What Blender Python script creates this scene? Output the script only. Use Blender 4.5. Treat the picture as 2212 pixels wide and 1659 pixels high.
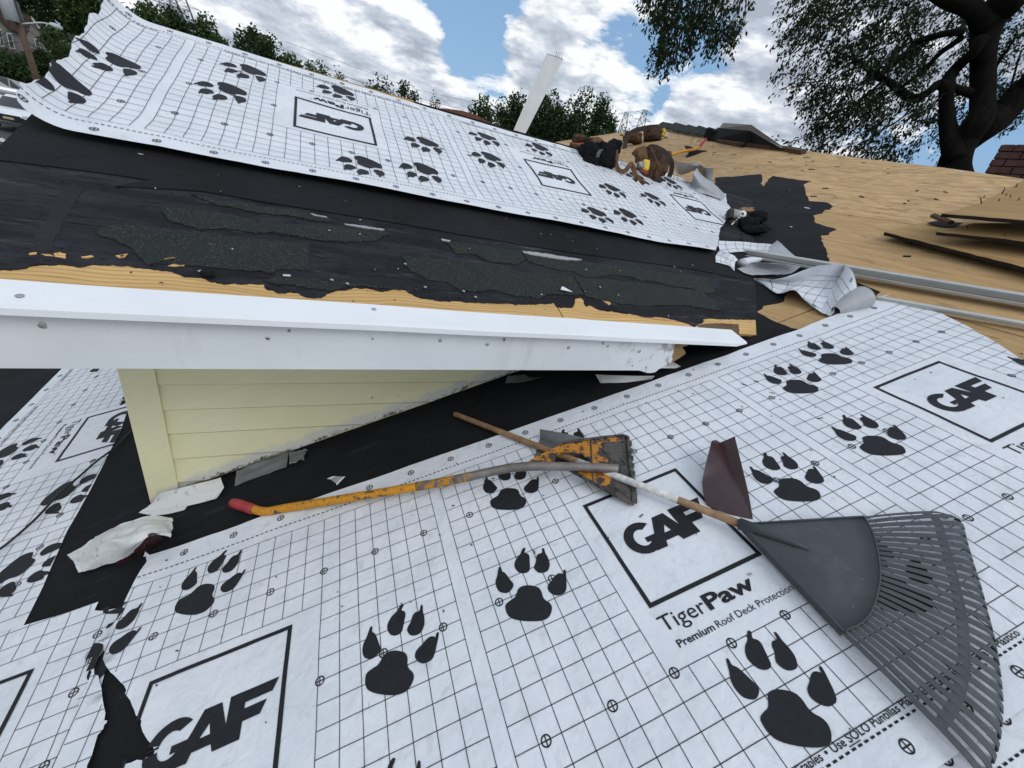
import bpy, bmesh, math, random
from mathutils import Vector as V, Matrix, noise
from mathutils.geometry import tessellate_polygon

for o in list(bpy.data.objects):
    bpy.data.objects.remove(o)
scene = bpy.context.scene
COL = scene.collection
rnd = random.Random(11)

# ------------------------------------------------------------------ camera
ZC = 5.3                                   # lens height above the street level next to the house
CAM = V((0, 0, ZC))
RIGHT = V((0.90080, -0.38672, 0.19751))
UP = V((0.01186, 0.47658, 0.87905))
BACK = V((-0.43408, -0.78951, 0.43389))
cam_data = bpy.data.cameras.new('camera')
cam_data.sensor_width = 36.0
cam_data.lens = 14.30
cam_data.clip_start = 0.02
cam_data.clip_end = 3000
cam = bpy.data.objects.new('camera', cam_data)
cam.matrix_world = Matrix(((RIGHT.x, UP.x, BACK.x, CAM.x), (RIGHT.y, UP.y, BACK.y, CAM.y),
                           (RIGHT.z, UP.z, BACK.z, CAM.z), (0, 0, 0, 1)))
COL.objects.link(cam)
scene.camera = cam

# ------------------------------------------------------------------ light
SUN_EL, SUN_AZ = math.radians(47), math.radians(-70)      # azimuth from +X towards +Y
SUN_DIR = V((math.cos(SUN_EL) * math.cos(SUN_AZ), math.cos(SUN_EL) * math.sin(SUN_AZ), math.sin(SUN_EL)))
sun_data = bpy.data.lights.new('sun', 'SUN')
sun_data.energy = 1.0
sun_data.angle = math.radians(32)
sun_data.color = (1.0, 0.975, 0.94)
sun = bpy.data.objects.new('sun', sun_data)
sun.rotation_euler = (-SUN_DIR).to_track_quat('-Z', 'Y').to_euler()
sun.location = (0, 0, 40)
COL.objects.link(sun)

world = bpy.data.worlds.new('World')
scene.world = world
world.use_nodes = True


class NT:
    """small helper to write node trees"""
    def __init__(self, tree):
        self.t = tree
        tree.nodes.clear()

    def n(self, kind, **kw):
        nd = self.t.nodes.new(kind)
        for k, v in kw.items():
            if k.startswith('i_'):
                key = k[2:]
                key = int(key) if key.isdigit() else key
                nd.inputs[key].default_value = v
            else:
                setattr(nd, k, v)
        return nd

    def l(self, a, b):
        self.t.links.new(a, b)

    def math(self, op, a, b=None, clamp=False):
        nd = self.t.nodes.new('ShaderNodeMath')
        nd.operation = op
        nd.use_clamp = clamp
        for i, x in enumerate((a, b)):
            if x is None:
                continue
            if isinstance(x, (int, float)):
                nd.inputs[i].default_value = x
            else:
                self.l(x, nd.inputs[i])
        return nd.outputs[0]

    def vmath(self, op, a, b):
        nd = self.t.nodes.new('ShaderNodeVectorMath')
        nd.operation = op
        for i, x in enumerate((a, b)):
            if isinstance(x, (tuple, list, V)):
                nd.inputs[i].default_value = tuple(x)
            else:
                self.l(x, nd.inputs[i])
        return nd

    def ramp(self, fac, stops, interp='LINEAR'):
        nd = self.t.nodes.new('ShaderNodeValToRGB')
        nd.color_ramp.interpolation = interp
        el = nd.color_ramp.elements
        while len(el) < len(stops):
            el.new(0.5)
        for e, (p, c) in zip(el, stops):
            e.position = p
            e.color = (c, c, c, 1) if isinstance(c, (int, float)) else (*c, 1)
        self.l(fac, nd.inputs[0])
        return nd.outputs[0]

    def mix(self, fac, a, b, blend='MIX'):
        nd = self.t.nodes.new('ShaderNodeMix')
        nd.data_type = 'RGBA'
        nd.blend_type = blend
        for sock, x in ((nd.inputs[0], fac), (nd.inputs[6], a), (nd.inputs[7], b)):
            if isinstance(x, (int, float)):
                sock.default_value = x
            elif isinstance(x, (tuple, list)):
                sock.default_value = (*x[:3], 1)
            else:
                self.l(x, sock)
        return nd.outputs[2]

    def noise(self, vec, scale, detail=4, rough=0.55, dist=0.0):
        nd = self.t.nodes.new('ShaderNodeTexNoise')
        nd.inputs['Scale'].default_value = scale
        nd.inputs['Detail'].default_value = detail
        nd.inputs['Roughness'].default_value = rough
        nd.inputs['Distortion'].default_value = dist
        if vec is not None:
            self.l(vec, nd.inputs['Vector'])
        return nd.outputs[0]


def ray(px, py):
    """viewing direction of a measured photo point (photo seen at 2212 x 1659)"""
    return RIGHT * ((px - 1106) / 878.7) - UP * ((py - 829.5) / 878.7) - BACK


def build_world():
    w = NT(world.node_tree)
    out = w.n('ShaderNodeOutputWorld')
    bg = w.n('ShaderNodeBackground', i_Strength=0.10)
    sky = w.n('ShaderNodeTexSky')
    sky.sky_type = 'NISHITA'
    sky.sun_disc = False
    sky.sun_elevation = SUN_EL
    sky.sun_rotation = math.radians(90) - SUN_AZ
    sky.altitude = 50
    sky.air_density = 1.15
    sky.dust_density = 0.8
    sky.ozone_density = 2.2
    tc = w.n('ShaderNodeTexCoord')
    d = tc.outputs['Generated']
    sep = w.n('ShaderNodeSeparateXYZ')
    w.l(d, sep.inputs[0])
    # cumulus: the view direction, with the clouds closer together towards the horizon
    up = w.math('MAXIMUM', sep.outputs[2], 0.0)
    zz = w.math('ADD', w.math('MULTIPLY', up, 0.9), 0.42)
    cx = w.math('DIVIDE', sep.outputs[0], zz)
    cy = w.math('DIVIDE', sep.outputs[1], zz)
    comb = w.n('ShaderNodeCombineXYZ')
    w.l(cx, comb.inputs[0]); w.l(cy, comb.inputs[1])
    w.l(w.math('MULTIPLY', up, 3.3), comb.inputs[2])
    base = w.vmath('ADD', comb.outputs[0], CLOUD_SEED).outputs[0]

    def density(vec, det):
        big = w.noise(vec, 1.5, 2, 0.5)
        puff = w.noise(vec, 4.6, det, 0.62, 0.12)
        # billows: rounded heads instead of wisps
        bil = w.math('ABSOLUTE', w.math('SUBTRACT', w.noise(vec, 11.0, 3, 0.5), 0.5))
        a = w.math('MULTIPLY', big, 0.52)
        b = w.math('MULTIPLY', puff, 0.48)
        c = w.math('MULTIPLY', bil, 0.16)
        return w.math('ADD', w.math('ADD', a, b), c)
    # where the cumulus and the blue gaps of this sky stand
    bias = None
    for (px, py, size, amount) in SKY_BLOBS:
        r = ray(px, py).normalized()
        dot = w.vmath('DOT_PRODUCT', d, r).outputs['Value']
        cs = math.cos(math.radians(size))
        mr = w.n('ShaderNodeMapRange')
        mr.interpolation_type = 'SMOOTHERSTEP'
        mr.inputs[1].default_value = cs
        mr.inputs[2].default_value = 1
        mr.inputs[3].default_value = 0
        mr.inputs[4].default_value = amount
        w.l(dot, mr.inputs[0])
        bias = mr.outputs[0] if bias is None else w.math('ADD', bias, mr.outputs[0])
    dens = w.math('ADD', density(base, 6), bias)
    mask = w.ramp(dens, [(0.462, 0.0), (0.492, 0.6), (0.535, 1.0)], 'EASE')
    # light on the clouds: less of it where more cloud lies between here and the sun
    off = V((SUN_DIR.x, SUN_DIR.y, 0)).normalized() * 0.05
    dens2 = w.math('ADD', density(w.vmath('ADD', base, (off.x, off.y, 0.10)).outputs[0], 4), bias)
    diff = w.math('SUBTRACT', dens, dens2)
    lit = w.math('ADD', w.math('MULTIPLY', diff, 6.4), 0.44)
    thick = w.ramp(dens, [(0.50, 1.0), (0.68, 0.60)])
    lit = w.math('MULTIPLY', lit, thick, True)
    ccol = w.ramp(lit, [(0.0, (4.2, 4.7, 5.6)), (0.33, (6.3, 6.9, 7.8)), (0.60, (9.9, 10.1, 10.4))])
    skyc = w.mix(0.6, sky.outputs[0], (3.0, 5.2, 8.3))
    mixed = w.mix(mask, skyc, ccol)
    w.l(mixed, bg.inputs[0])
    w.l(bg.outputs[0], out.inputs[0])


CLOUD_SEED = (3.1, 7.7, 2.0)
SKY_BLOBS = [(700, 110, 16, 0.085), (520, 40, 10, 0.06), (900, 190, 9, 0.05), (1160, 130, 5, 0.13), (1240, 25, 13, 0.14), (1065, 85, 8, -0.14),
             (1320, 170, 8, -0.11), (1450, 190, 8, -0.12), (1350, 205, 4, 0.10), (1620, 130, 14, 0.09), (1510, 262, 5, 0.12),
             (2120, 330, 7, -0.08), (1000, 10, 6, -0.04), (1830, 230, 12, 0.08)]
build_world()
world.cycles.sampling_method = 'MANUAL'
world.cycles.sample_map_resolution = 256

vs = scene.view_settings
vs.view_transform = 'Standard'
vs.look = 'None'
vs.gamma = 1
vs.exposure = 0.0
vs.use_curve_mapping = False
scene.render.engine = 'CYCLES'
scene.cycles.max_bounces = 6
scene.cycles.diffuse_bounces = 3
scene.cycles.glossy_bounces = 2
scene.cycles.transmission_bounces = 2
scene.render.resolution_x = 1024
scene.render.resolution_y = 768

# ------------------------------------------------------------------ roof planes
A_MAIN, B_DORM = math.radians(21.0946), math.radians(21.640)
E_MAIN = V((math.cos(A_MAIN), 0, math.sin(A_MAIN)))       # up the main roof
Y_AX = V((0, 1, 0))
N_MAIN = V((-math.sin(A_MAIN), 0, math.cos(A_MAIN)))
D_MAIN = 1.07088
E_DORM = V((1, 0, 0))
U_DORM = V((0, math.cos(B_DORM), math.sin(B_DORM)))        # up the dormer roof
N_DORM = V((0, -math.sin(B_DORM), math.cos(B_DORM)))
D_DORM = 0.82356
O_MAIN = CAM - N_MAIN * D_MAIN
O_DORM = CAM - N_DORM * D_DORM
WALL_Y = 1.57


def on_plane(px, py, n, dist, h=0.0):
    d = ray(px, py)
    return CAM + d * (-(dist - h) / d.dot(n))


def mainp(px, py, h=0.0):
    return on_plane(px, py, N_MAIN, D_MAIN, h)


def dormp(px, py, h=0.0):
    return on_plane(px, py, N_DORM, D_DORM, h)


def roofp(px, py, h=0.0):
    """on whichever roof plane is met first"""
    p, q = mainp(px, py, h), dormp(px, py, h)
    return q if (q - CAM).length < (p - CAM).length and (q - CAM).dot(BACK) < 0 else p


def wallp(px, py, y=WALL_Y):
    d = ray(px, py)
    return CAM + d * (y / d.y)


def xplane(px, py, x):
    d = ray(px, py)
    return CAM + d * (x / d.x)


def at(px, py, dist):
    d = ray(px, py)
    return CAM + d * (dist / math.hypot(d.x, d.y))


def K(ox, oy, pts):
    """points read in an enlarged piece of the photograph whose corner is (ox, oy)"""
    return [((ox + x / 3.45625) / 1.157324, (oy + y / 3.45625) / 1.157324) for x, y in pts]


def m_ab(P):
    d = P - O_MAIN
    return d.dot(E_MAIN), d.y


def m_pt(a, b, h=0.0):
    return O_MAIN + E_MAIN * a + Y_AX * b + N_MAIN * h


def d_ab(P):
    d = P - O_DORM
    return d.x, d.dot(U_DORM)


def d_pt(a, b, h=0.0):
    return O_DORM + E_DORM * a + U_DORM * b + N_DORM * h


# ------------------------------------------------------------------ mesh helpers
def obj(name, verts, faces, mat, parent=None, uvs=None, smooth=False, origin=None, mats=None, midx=None):
    """one mesh object; verts are given in world space, origin sets where its pivot stands"""
    verts = [V(v) for v in verts]
    if origin is None:
        if parent is not None:
            origin = V(parent.get('_o', (0, 0, 0)))
        else:
            lo = min(v.z for v in verts)
            origin = V((sum(v.x for v in verts) / len(verts), sum(v.y for v in verts) / len(verts), lo))
    origin = V(origin)
    me = bpy.data.meshes.new(name)
    me.from_pydata([v - origin for v in verts], [], faces)
    if uvs is not None:
        ul = me.uv_layers.new(name='UVMap')
        li = [0] * len(me.loops)
        me.loops.foreach_get('vertex_index', li)
        flat = []
        for i in li:
            flat.extend((uvs[i][0], uvs[i][1]))
        ul.data.foreach_set('uv', flat)
    for m in (mats or [mat]):
        me.materials.append(m)
    if midx:
        me.polygons.foreach_set('material_index', midx)
    if smooth:
        me.polygons.foreach_set('use_smooth', [True] * len(me.polygons))
    me.update()
    ob = bpy.data.objects.new(name, me)
    COL.objects.link(ob)
    if parent is not None:
        ob.parent = parent
        po = V(parent.get('_o', (0, 0, 0)))
        ob.location = origin - po
    else:
        ob.location = origin
    ob['_o'] = tuple(origin)
    return ob


def thing(name, label, cat, loc, group=None):
    o = bpy.data.objects.new(name, None)
    o.empty_display_size = 0.1
    COL.objects.link(o)
    o.location = loc
    o['_o'] = tuple(loc)
    o['label'] = label
    o['category'] = cat
    if group:
        o['group'] = group
    return o


def tag(o, label, cat, group=None):
    o['label'] = label
    o['category'] = cat
    if group:
        o['group'] = group
    return o


def struct(o):
    o['kind'] = 'structure'
    return o


class MB:
    """collects geometry for one mesh"""
    def __init__(self):
        self.v, self.f, self.uv, self.mi = [], [], [], []

    def add(self, verts, faces, uvs=None, mi=0):
        n = len(self.v)
        self.v += [V(x) for x in verts]
        self.uv += list(uvs) if uvs else [(0, 0)] * len(verts)
        self.f += [tuple(i + n for i in fc) for fc in faces]
        self.mi += [mi] * len(faces)
        return self

    def box(self, c, ax, ay, az, mi=0, taper=1.0):
        """box with centre c and half-axis vectors"""
        c, ax, ay, az = V(c), V(ax), V(ay), V(az)
        vs_ = []
        for k in (-1, 1):
            t = taper if k > 0 else 1.0
            for j in (-1, 1):
                for i in (-1, 1):
                    vs_.append(c + ax * i * t + ay * j * t + az * k)
        L = (ax.length, ay.length, az.length)
        uv = [(i * L[0] + k * L[2], j * L[1] + k * L[2] * 0.5) for k in (-1, 1) for j in (-1, 1) for i in (-1, 1)]
        fc = [(0, 2, 3, 1), (4, 5, 7, 6), (0, 1, 5, 4), (2, 6, 7, 3), (0, 4, 6, 2), (1, 3, 7, 5)]
        if ax.cross(ay).dot(az) < 0:
            fc = [tuple(reversed(x)) for x in fc]
        return self.add(vs_, fc, uv, mi)

    def prism(self, outline, vec, mi=0):
        """outline (3-D, planar) pushed along vec"""
        vec = V(vec)
        o = [V(p) for p in outline]
        n = len(o)
        nrm = V((0, 0, 0))
        for i in range(n):
            nrm += o[i].cross(o[(i + 1) % n])
        if nrm.dot(vec) < 0:
            o.reverse()
        tri = tessellate_polygon([o])
        vs_ = o + [p + vec for p in o]
        fc = []
        for a, b, c in tri:
            t = (o[b] - o[a]).cross(o[c] - o[a])
            if t.dot(vec) < 0:
                a, c = c, a
            fc.append((a + n, b + n, c + n))
            fc.append((c, b, a))
        for i in range(n):
            j = (i + 1) % n
            fc.append((i, j, j + n, i + n))
        uv = [((p.x), (p.y + p.z)) for p in vs_]
        return self.add(vs_, fc, uv, mi)

    def tube(self, pts, radii, seg=10, mi=0, cap=True, squash=None):
        pts = [V(p) for p in pts]
        if isinstance(radii, (int, float)):
            radii = [radii] * len(pts)
        n0 = len(self.v)
        ref = None
        acc = 0
        vs_, uv = [], []
        for i, p in enumerate(pts):
            a = pts[max(i - 1, 0)]
            b = pts[min(i + 1, len(pts) - 1)]
            t = (b - a).normalized()
            if ref is None:
                ref = t.orthogonal().normalized()
                if squash:
                    ref = V(squash[0]); ref = (ref - t * ref.dot(t)).normalized()
            ref = (ref - t * ref.dot(t)).normalized()
            bi = t.cross(ref)
            if i:
                acc += (p - pts[i - 1]).length
            for k in range(seg):
                an = 2 * math.pi * k / seg
                sq = squash[1] if squash else 1.0
                vs_.append(p + (ref * math.cos(an) + bi * math.sin(an) * sq) * radii[i])
                uv.append((acc, k / seg * 0.2))
        fc = []
        for i in range(len(pts) - 1):
            for k in range(seg):
                k2 = (k + 1) % seg
                fc.append((i * seg + k, i * seg + k2, (i + 1) * seg + k2, (i + 1) * seg + k))
        if cap:
            fc.append(tuple(reversed(range(seg))))
            fc.append(tuple((len(pts) - 1) * seg + k for k in range(seg)))
        return self.add(vs_, fc, uv, mi)

    def ribbon(self, pts, wvec, th=0.003, mi=0):
        """flat strap along pts; wvec is the half width vector (or a list of them)"""
        pts = [V(p) for p in pts]
        wl = wvec if isinstance(wvec, list) else [V(wvec)] * len(pts)
        vs_, uv = [], []
        acc = 0
        for i, p in enumerate(pts):
            t = (pts[min(i + 1, len(pts) - 1)] - pts[max(i - 1, 0)]).normalized()
            w_ = V(wl[i])
            n_ = t.cross(w_)
            n_ = n_.normalized() * th if n_.length > 1e-9 else V((0, 0, th))
            if i:
                acc += (p - pts[i - 1]).length
            vs_ += [p - w_ - n_, p + w_ - n_, p + w_ + n_, p - w_ + n_]
            uv += [(acc, 0), (acc, .05), (acc, .05), (acc, 0)]
        fc = []
        for i in range(len(pts) - 1):
            for k in range(4):
                k2 = (k + 1) % 4
                fc.append((i * 4 + k, i * 4 + k2, i * 4 + 4 + k2, i * 4 + 4 + k))
        fc.append((3, 2, 1, 0))
        e = (len(pts) - 1) * 4
        fc.append((e, e + 1, e + 2, e + 3))
        return self.add(vs_, fc, uv, mi)

    def blob(self, c, ax, ay, az, e=0.55, nu=16, nv=10, rough=0.0, seed=0.0, mi=0):
        """rounded box (superellipsoid) with half-axis vectors"""
        c, ax, ay, az = V(c), V(ax), V(ay), V(az)

        def sp(x, p):
            return math.copysign(abs(x) ** p, x)
        vs_, uv = [], []
        for j in range(nv + 1):
            la = -math.pi / 2 + math.pi * j / nv
            for i in range(nu):
                lo = 2 * math.pi * i / nu
                x = sp(math.cos(la), e) * sp(math.cos(lo), e)
                y = sp(math.cos(la), e) * sp(math.sin(lo), e)
                z = sp(math.sin(la), e)
                k = 1.0
                if rough:
                    k += rough * noise.noise(V((x * 1.7 + seed, y * 1.7 - seed, z * 1.7 + 2 * seed)))
                    k += 0.4 * rough * noise.noise(V((x * 4.7 + seed, y * 4.7 - seed, z * 4.7)))
                vs_.append(c + ax * x * k + ay * y * k + az * z * k)
                uv.append((lo * 0.1, la * 0.1))
        fc = []
        for j in range(nv):
            for i in range(nu):
                i2 = (i + 1) % nu
                fc.append((j * nu + i, j * nu + i2, (j + 1) * nu + i2, (j + 1) * nu + i))
        if ax.cross(ay).dot(az) < 0:
            fc = [tuple(reversed(q)) for q in fc]
        return self.add(vs_, fc, uv, mi)

    def build(self, name, mat, parent=None, smooth=False, origin=None, mats=None):
        return obj(name, self.v, self.f, mat, parent, self.uv, smooth, origin, mats, self.mi if mats else None)


def spline(pts, n=6):
    """Catmull-Rom through 3-D points"""
    pts = [V(p) for p in pts]
    P = [pts[0] * 2 - pts[1]] + pts + [pts[-1] * 2 - pts[-2]]
    out = []
    for i in range(1, len(P) - 2):
        for k in range(n):
            t = k / n
            a, b, c, d = P[i - 1], P[i], P[i + 1], P[i + 2]
            out.append(0.5 * ((2 * b) + (c - a) * t + (2 * a - 5 * b + 4 * c - d) * t * t + (3 * b - a - 3 * c + d) * t ** 3))
    out.append(pts[-1])
    return out


def lerp(a, b, t):
    return a + (b - a) * t


def table(x, xs, ys):
    if x <= xs[0]:
        return ys[0] + (x - xs[0]) * (ys[1] - ys[0]) / (xs[1] - xs[0])
    for i in range(len(xs) - 1):
        if x <= xs[i + 1]:
            return ys[i] + (x - xs[i]) * (ys[i + 1] - ys[i]) / (xs[i + 1] - xs[i])
    return ys[-1] + (x - xs[-1]) * (ys[-1] - ys[-2]) / (xs[-1] - xs[-2])


def inside(pt, poly):
    x, y = pt
    c = False
    j = len(poly) - 1
    for i in range(len(poly)):
        xi, yi = poly[i]
        xj, yj = poly[j]
        if (yi > y) != (yj > y) and x < (xj - xi) * (y - yi) / (yj - yi) + xi:
            c = not c
        j = i
    return c


def clip_box(poly, x0, x1, y0, y1):
    def cut(P, ax, lim, sgn):
        o = []
        for i in range(len(P)):
            a, b = P[i], P[(i + 1) % len(P)]
            ia, ib = sgn * (a[ax] - lim) <= 1e-12, sgn * (b[ax] - lim) <= 1e-12
            if ia:
                o.append(a)
            if ia != ib:
                t = (lim - a[ax]) / (b[ax] - a[ax])
                o.append((a[0] + (b[0] - a[0]) * t, a[1] + (b[1] - a[1]) * t))
        return o
    for ax, lim, sg in ((0, x1, 1), (0, x0, -1), (1, y1, 1), (1, y0, -1)):
        poly = cut(poly, ax, lim, sg)
        if len(poly) < 3:
            return []
    return poly


def clip_convex(poly, conv):
    """clip poly by a convex counter-clockwise polygon"""
    for i in range(len(conv)):
        a, b = conv[i], conv[(i + 1) % len(conv)]
        nx, ny = b[1] - a[1], -(b[0] - a[0])
        o = []
        for k in range(len(poly)):
            p, q = poly[k], poly[(k + 1) % len(poly)]
            dp = (p[0] - a[0]) * nx + (p[1] - a[1]) * ny
            dq = (q[0] - a[0]) * nx + (q[1] - a[1]) * ny
            if dp <= 0:
                o.append(p)
            if (dp <= 0) != (dq <= 0):
                t = dp / (dp - dq)
                o.append((p[0] + (q[0] - p[0]) * t, p[1] + (q[1] - p[1]) * t))
        poly = o
        if len(poly) < 3:
            return []
    return poly


def ragged(poly, step, amp, seed=0.0, closed=True, skip=()):
    """breaks the sides of a 2-D outline into short torn-looking pieces; sides in skip stay clean"""
    out = []
    n = len(poly)
    for i in range(n if closed else n - 1):
        a, b = poly[i], poly[(i + 1) % n]
        L = math.hypot(b[0] - a[0], b[1] - a[1])
        out.append(a)
        if i in skip or L < 1e-6:
            continue
        m = int(L / step)
        nx, ny = -(b[1] - a[1]) / L, (b[0] - a[0]) / L
        for k in range(1, m):
            t = k / m
            x, y = a[0] + (b[0] - a[0]) * t, a[1] + (b[1] - a[1]) * t
            d = amp * (noise.noise(V((x / step * .31, y / step * .31, seed))) + 0.6 * noise.noise(V((x / step * .83, y / step * .83, seed + 5))))
            out.append((x + nx * d, y + ny * d))
    if not closed:
        out.append(poly[-1])
    return out


def drape(polys, surf, cell, keep=None, bounds=None, flip=True):
    """2-D polygons cut into cells and laid over surf(x, y); returns verts, faces, uvs"""
    vs_, fc, uv, idx = [], [], [], {}

    def vid(p):
        k = (round(p[0], 4), round(p[1], 4))
        if k not in idx:
            idx[k] = len(vs_)
            vs_.append(surf(p[0], p[1]))
            uv.append(p)
        return idx[k]
    for poly in polys:
        xs = [p[0] for p in poly]
        ys = [p[1] for p in poly]
        i0, i1 = math.floor(min(xs) / cell), math.ceil(max(xs) / cell)
        j0, j1 = math.floor(min(ys) / cell), math.ceil(max(ys) / cell)
        big = (i1 - i0) * (j1 - j0) > 30
        if big:
            # cells touched by the outline are clipped, the rest is in or out
            touch = set()
            for k in range(len(poly)):
                a, b = poly[k], poly[(k + 1) % len(poly)]
                L = math.hypot(b[0] - a[0], b[1] - a[1])
                m = max(1, int(L / cell * 6))
                for q in range(m + 1):
                    x, y = a[0] + (b[0] - a[0]) * q / m, a[1] + (b[1] - a[1]) * q / m
                    touch.add((math.floor(x / cell + 1e-7), math.floor(y / cell + 1e-7)))
                    touch.add((math.floor(x / cell - 1e-7), math.floor(y / cell - 1e-7)))
        for i in range(i0, i1):
            strip = None
            for j in range(j0, j1):
                x0, x1, y0, y1 = i * cell, (i + 1) * cell, j * cell, (j + 1) * cell
                if big and (i, j) not in touch:
                    if not inside(((x0 + x1) / 2, (y0 + y1) / 2), poly):
                        continue
                    c = [(x0, y0), (x1, y0), (x1, y1), (x0, y1)]
                else:
                    if strip is None:
                        strip = clip_box(poly, x0, x1, -1e6, 1e6)
                    if len(strip) < 3:
                        break
                    c = clip_box(strip, x0, x1, y0, y1)
                if len(c) < 3:
                    continue
                if keep is not None:
                    mx = sum(p[0] for p in c) / len(c)
                    my = sum(p[1] for p in c) / len(c)
                    if not inside((mx, my), keep):
                        continue
                area = sum(c[k][0] * c[(k + 1) % len(c)][1] - c[(k + 1) % len(c)][0] * c[k][1] for k in range(len(c)))
                if abs(area) < 1e-9:
                    continue
                if area < 0:
                    c = c[::-1]
                if len(c) > 4:
                    tr = tessellate_polygon([[V((p[0], p[1], 0)) for p in c]])
                    tri = [[c[q] for q in t] for t in tr]
                else:
                    tri = [c]
                for t in tri:
                    ar = sum(t[k][0] * t[(k + 1) % len(t)][1] - t[(k + 1) % len(t)][0] * t[k][1] for k in range(len(t)))
                    ids = []
                    for p in t:
                        q = vid(p)
                        if q not in ids:
                            ids.append(q)
                    if len(ids) < 3:
                        continue
                    if (ar > 0) == flip:
                        ids.reverse()
                    fc.append(tuple(ids))
    return vs_, fc, uv
# ------------------------------------------------------------------ materials
MATS = {}


def material(name, fn):
    m = bpy.data.materials.new(name)
    m.use_nodes = True
    t = NT(m.node_tree)
    out = t.n('ShaderNodeOutputMaterial')
    b = t.n('ShaderNodeBsdfPrincipled')
    t.l(b.outputs[0], out.inputs[0])
    fn(t, b, out)
    MATS[name] = m
    return m


def coord(t, kind='UV', scale=None):
    c = t.n('ShaderNodeTexCoord').outputs[kind]
    if scale:
        mp = t.n('ShaderNodeMapping')
        mp.inputs['Scale'].default_value = scale
        t.l(c, mp.inputs[0])
        c = mp.outputs[0]
    return c


def bump(t, b, h, strength, dist=0.01):
    n = t.n('ShaderNodeBump')
    n.inputs['Strength'].default_value = strength
    n.inputs['Distance'].default_value = dist
    t.l(h, n.inputs['Height'])
    t.l(n.outputs[0], b.inputs['Normal'])


def simple(name, col, rough=0.6, metal=0.0, var=0.15, scale=18.0, kind='Object', bmp=0.0, bscale=60.0, spec=0.5, dark=None):
    def fn(t, b, out):
        c = coord(t, kind)
        nz = t.noise(c, scale, 6, 0.6)
        lo = tuple(x * (1 - var) for x in col)
        hi = tuple(min(1, x * (1 + var)) for x in col)
        cc = t.ramp(nz, [(0.3, dark or lo), (0.7, hi)])
        t.l(cc, b.inputs['Base Color'])
        b.inputs['Roughness'].default_value = rough
        b.inputs['Metallic'].default_value = metal
        b.inputs['Specular IOR Level'].default_value = spec
        if bmp:
            bump(t, b, t.noise(c, bscale, 5, 0.6), bmp, 0.004)
    return material(name, fn)


def f_membrane(t, b, out):
    c = coord(t, 'UV')
    g = t.n('ShaderNodeNewGeometry')
    big = t.noise(c, 0.9, 5, 0.6)
    col = t.ramp(big, [(0.25, (0.66, 0.69, 0.72)), (0.6, (0.775, 0.79, 0.815))])
    # scuffs and boot dirt
    sm = t.noise(c, 3.2, 9, 0.72, 0.5)
    scuff = t.ramp(sm, [(0.545, 0.0), (0.70, 0.46)])
    col = t.mix(scuff, col, (0.47, 0.48, 0.48))
    sp = t.n('ShaderNodeTexVoronoi', i_Scale=11.0)
    t.l(c, sp.inputs['Vector'])
    wob = t.math('ADD', sp.outputs['Distance'], t.math('MULTIPLY', t.noise(c, 40, 3), 0.05))
    speck = t.ramp(wob, [(0.045, 1.0), (0.06, 0.0)])
    keep = t.ramp(t.noise(c, 6.0, 2), [(0.52, 0.0), (0.56, 0.85)])
    col = t.mix(t.math('MULTIPLY', speck, keep), col, (0.06, 0.055, 0.055))
    # scratches: noise stretched along the diagonal
    mp = t.n('ShaderNodeMapping')
    mp.inputs['Rotation'].default_value = (0, 0, 0.7)
    mp.inputs['Scale'].default_value = (22, 2.2, 1)
    t.l(c, mp.inputs[0])
    scr = t.ramp(t.noise(mp.outputs[0], 1.0, 3, 0.5), [(0.715, 0.0), (0.75, 0.5)])
    col = t.mix(t.math('MULTIPLY', scr, t.ramp(t.noise(c, 1.7, 2), [(0.5, 0.0), (0.6, 1.0)])), col, (0.22, 0.22, 0.22))
    under = t.ramp(t.noise(c, 5, 4), [(0.3, (0.36, 0.375, 0.39)), (0.7, (0.43, 0.44, 0.455))])
    t.l(t.mix(g.outputs['Backfacing'], col, under), b.inputs['Base Color'])
    b.inputs['Roughness'].default_value = 0.42
    b.inputs['Specular IOR Level'].default_value = 0.42
    h = t.math('ADD', t.math('MULTIPLY', t.noise(c, 4.0, 4, 0.5, 0.6), 1.0), t.math('MULTIPLY', t.noise(c, 60, 2), 0.05))
    bump(t, b, h, 0.25, 0.022)


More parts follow.
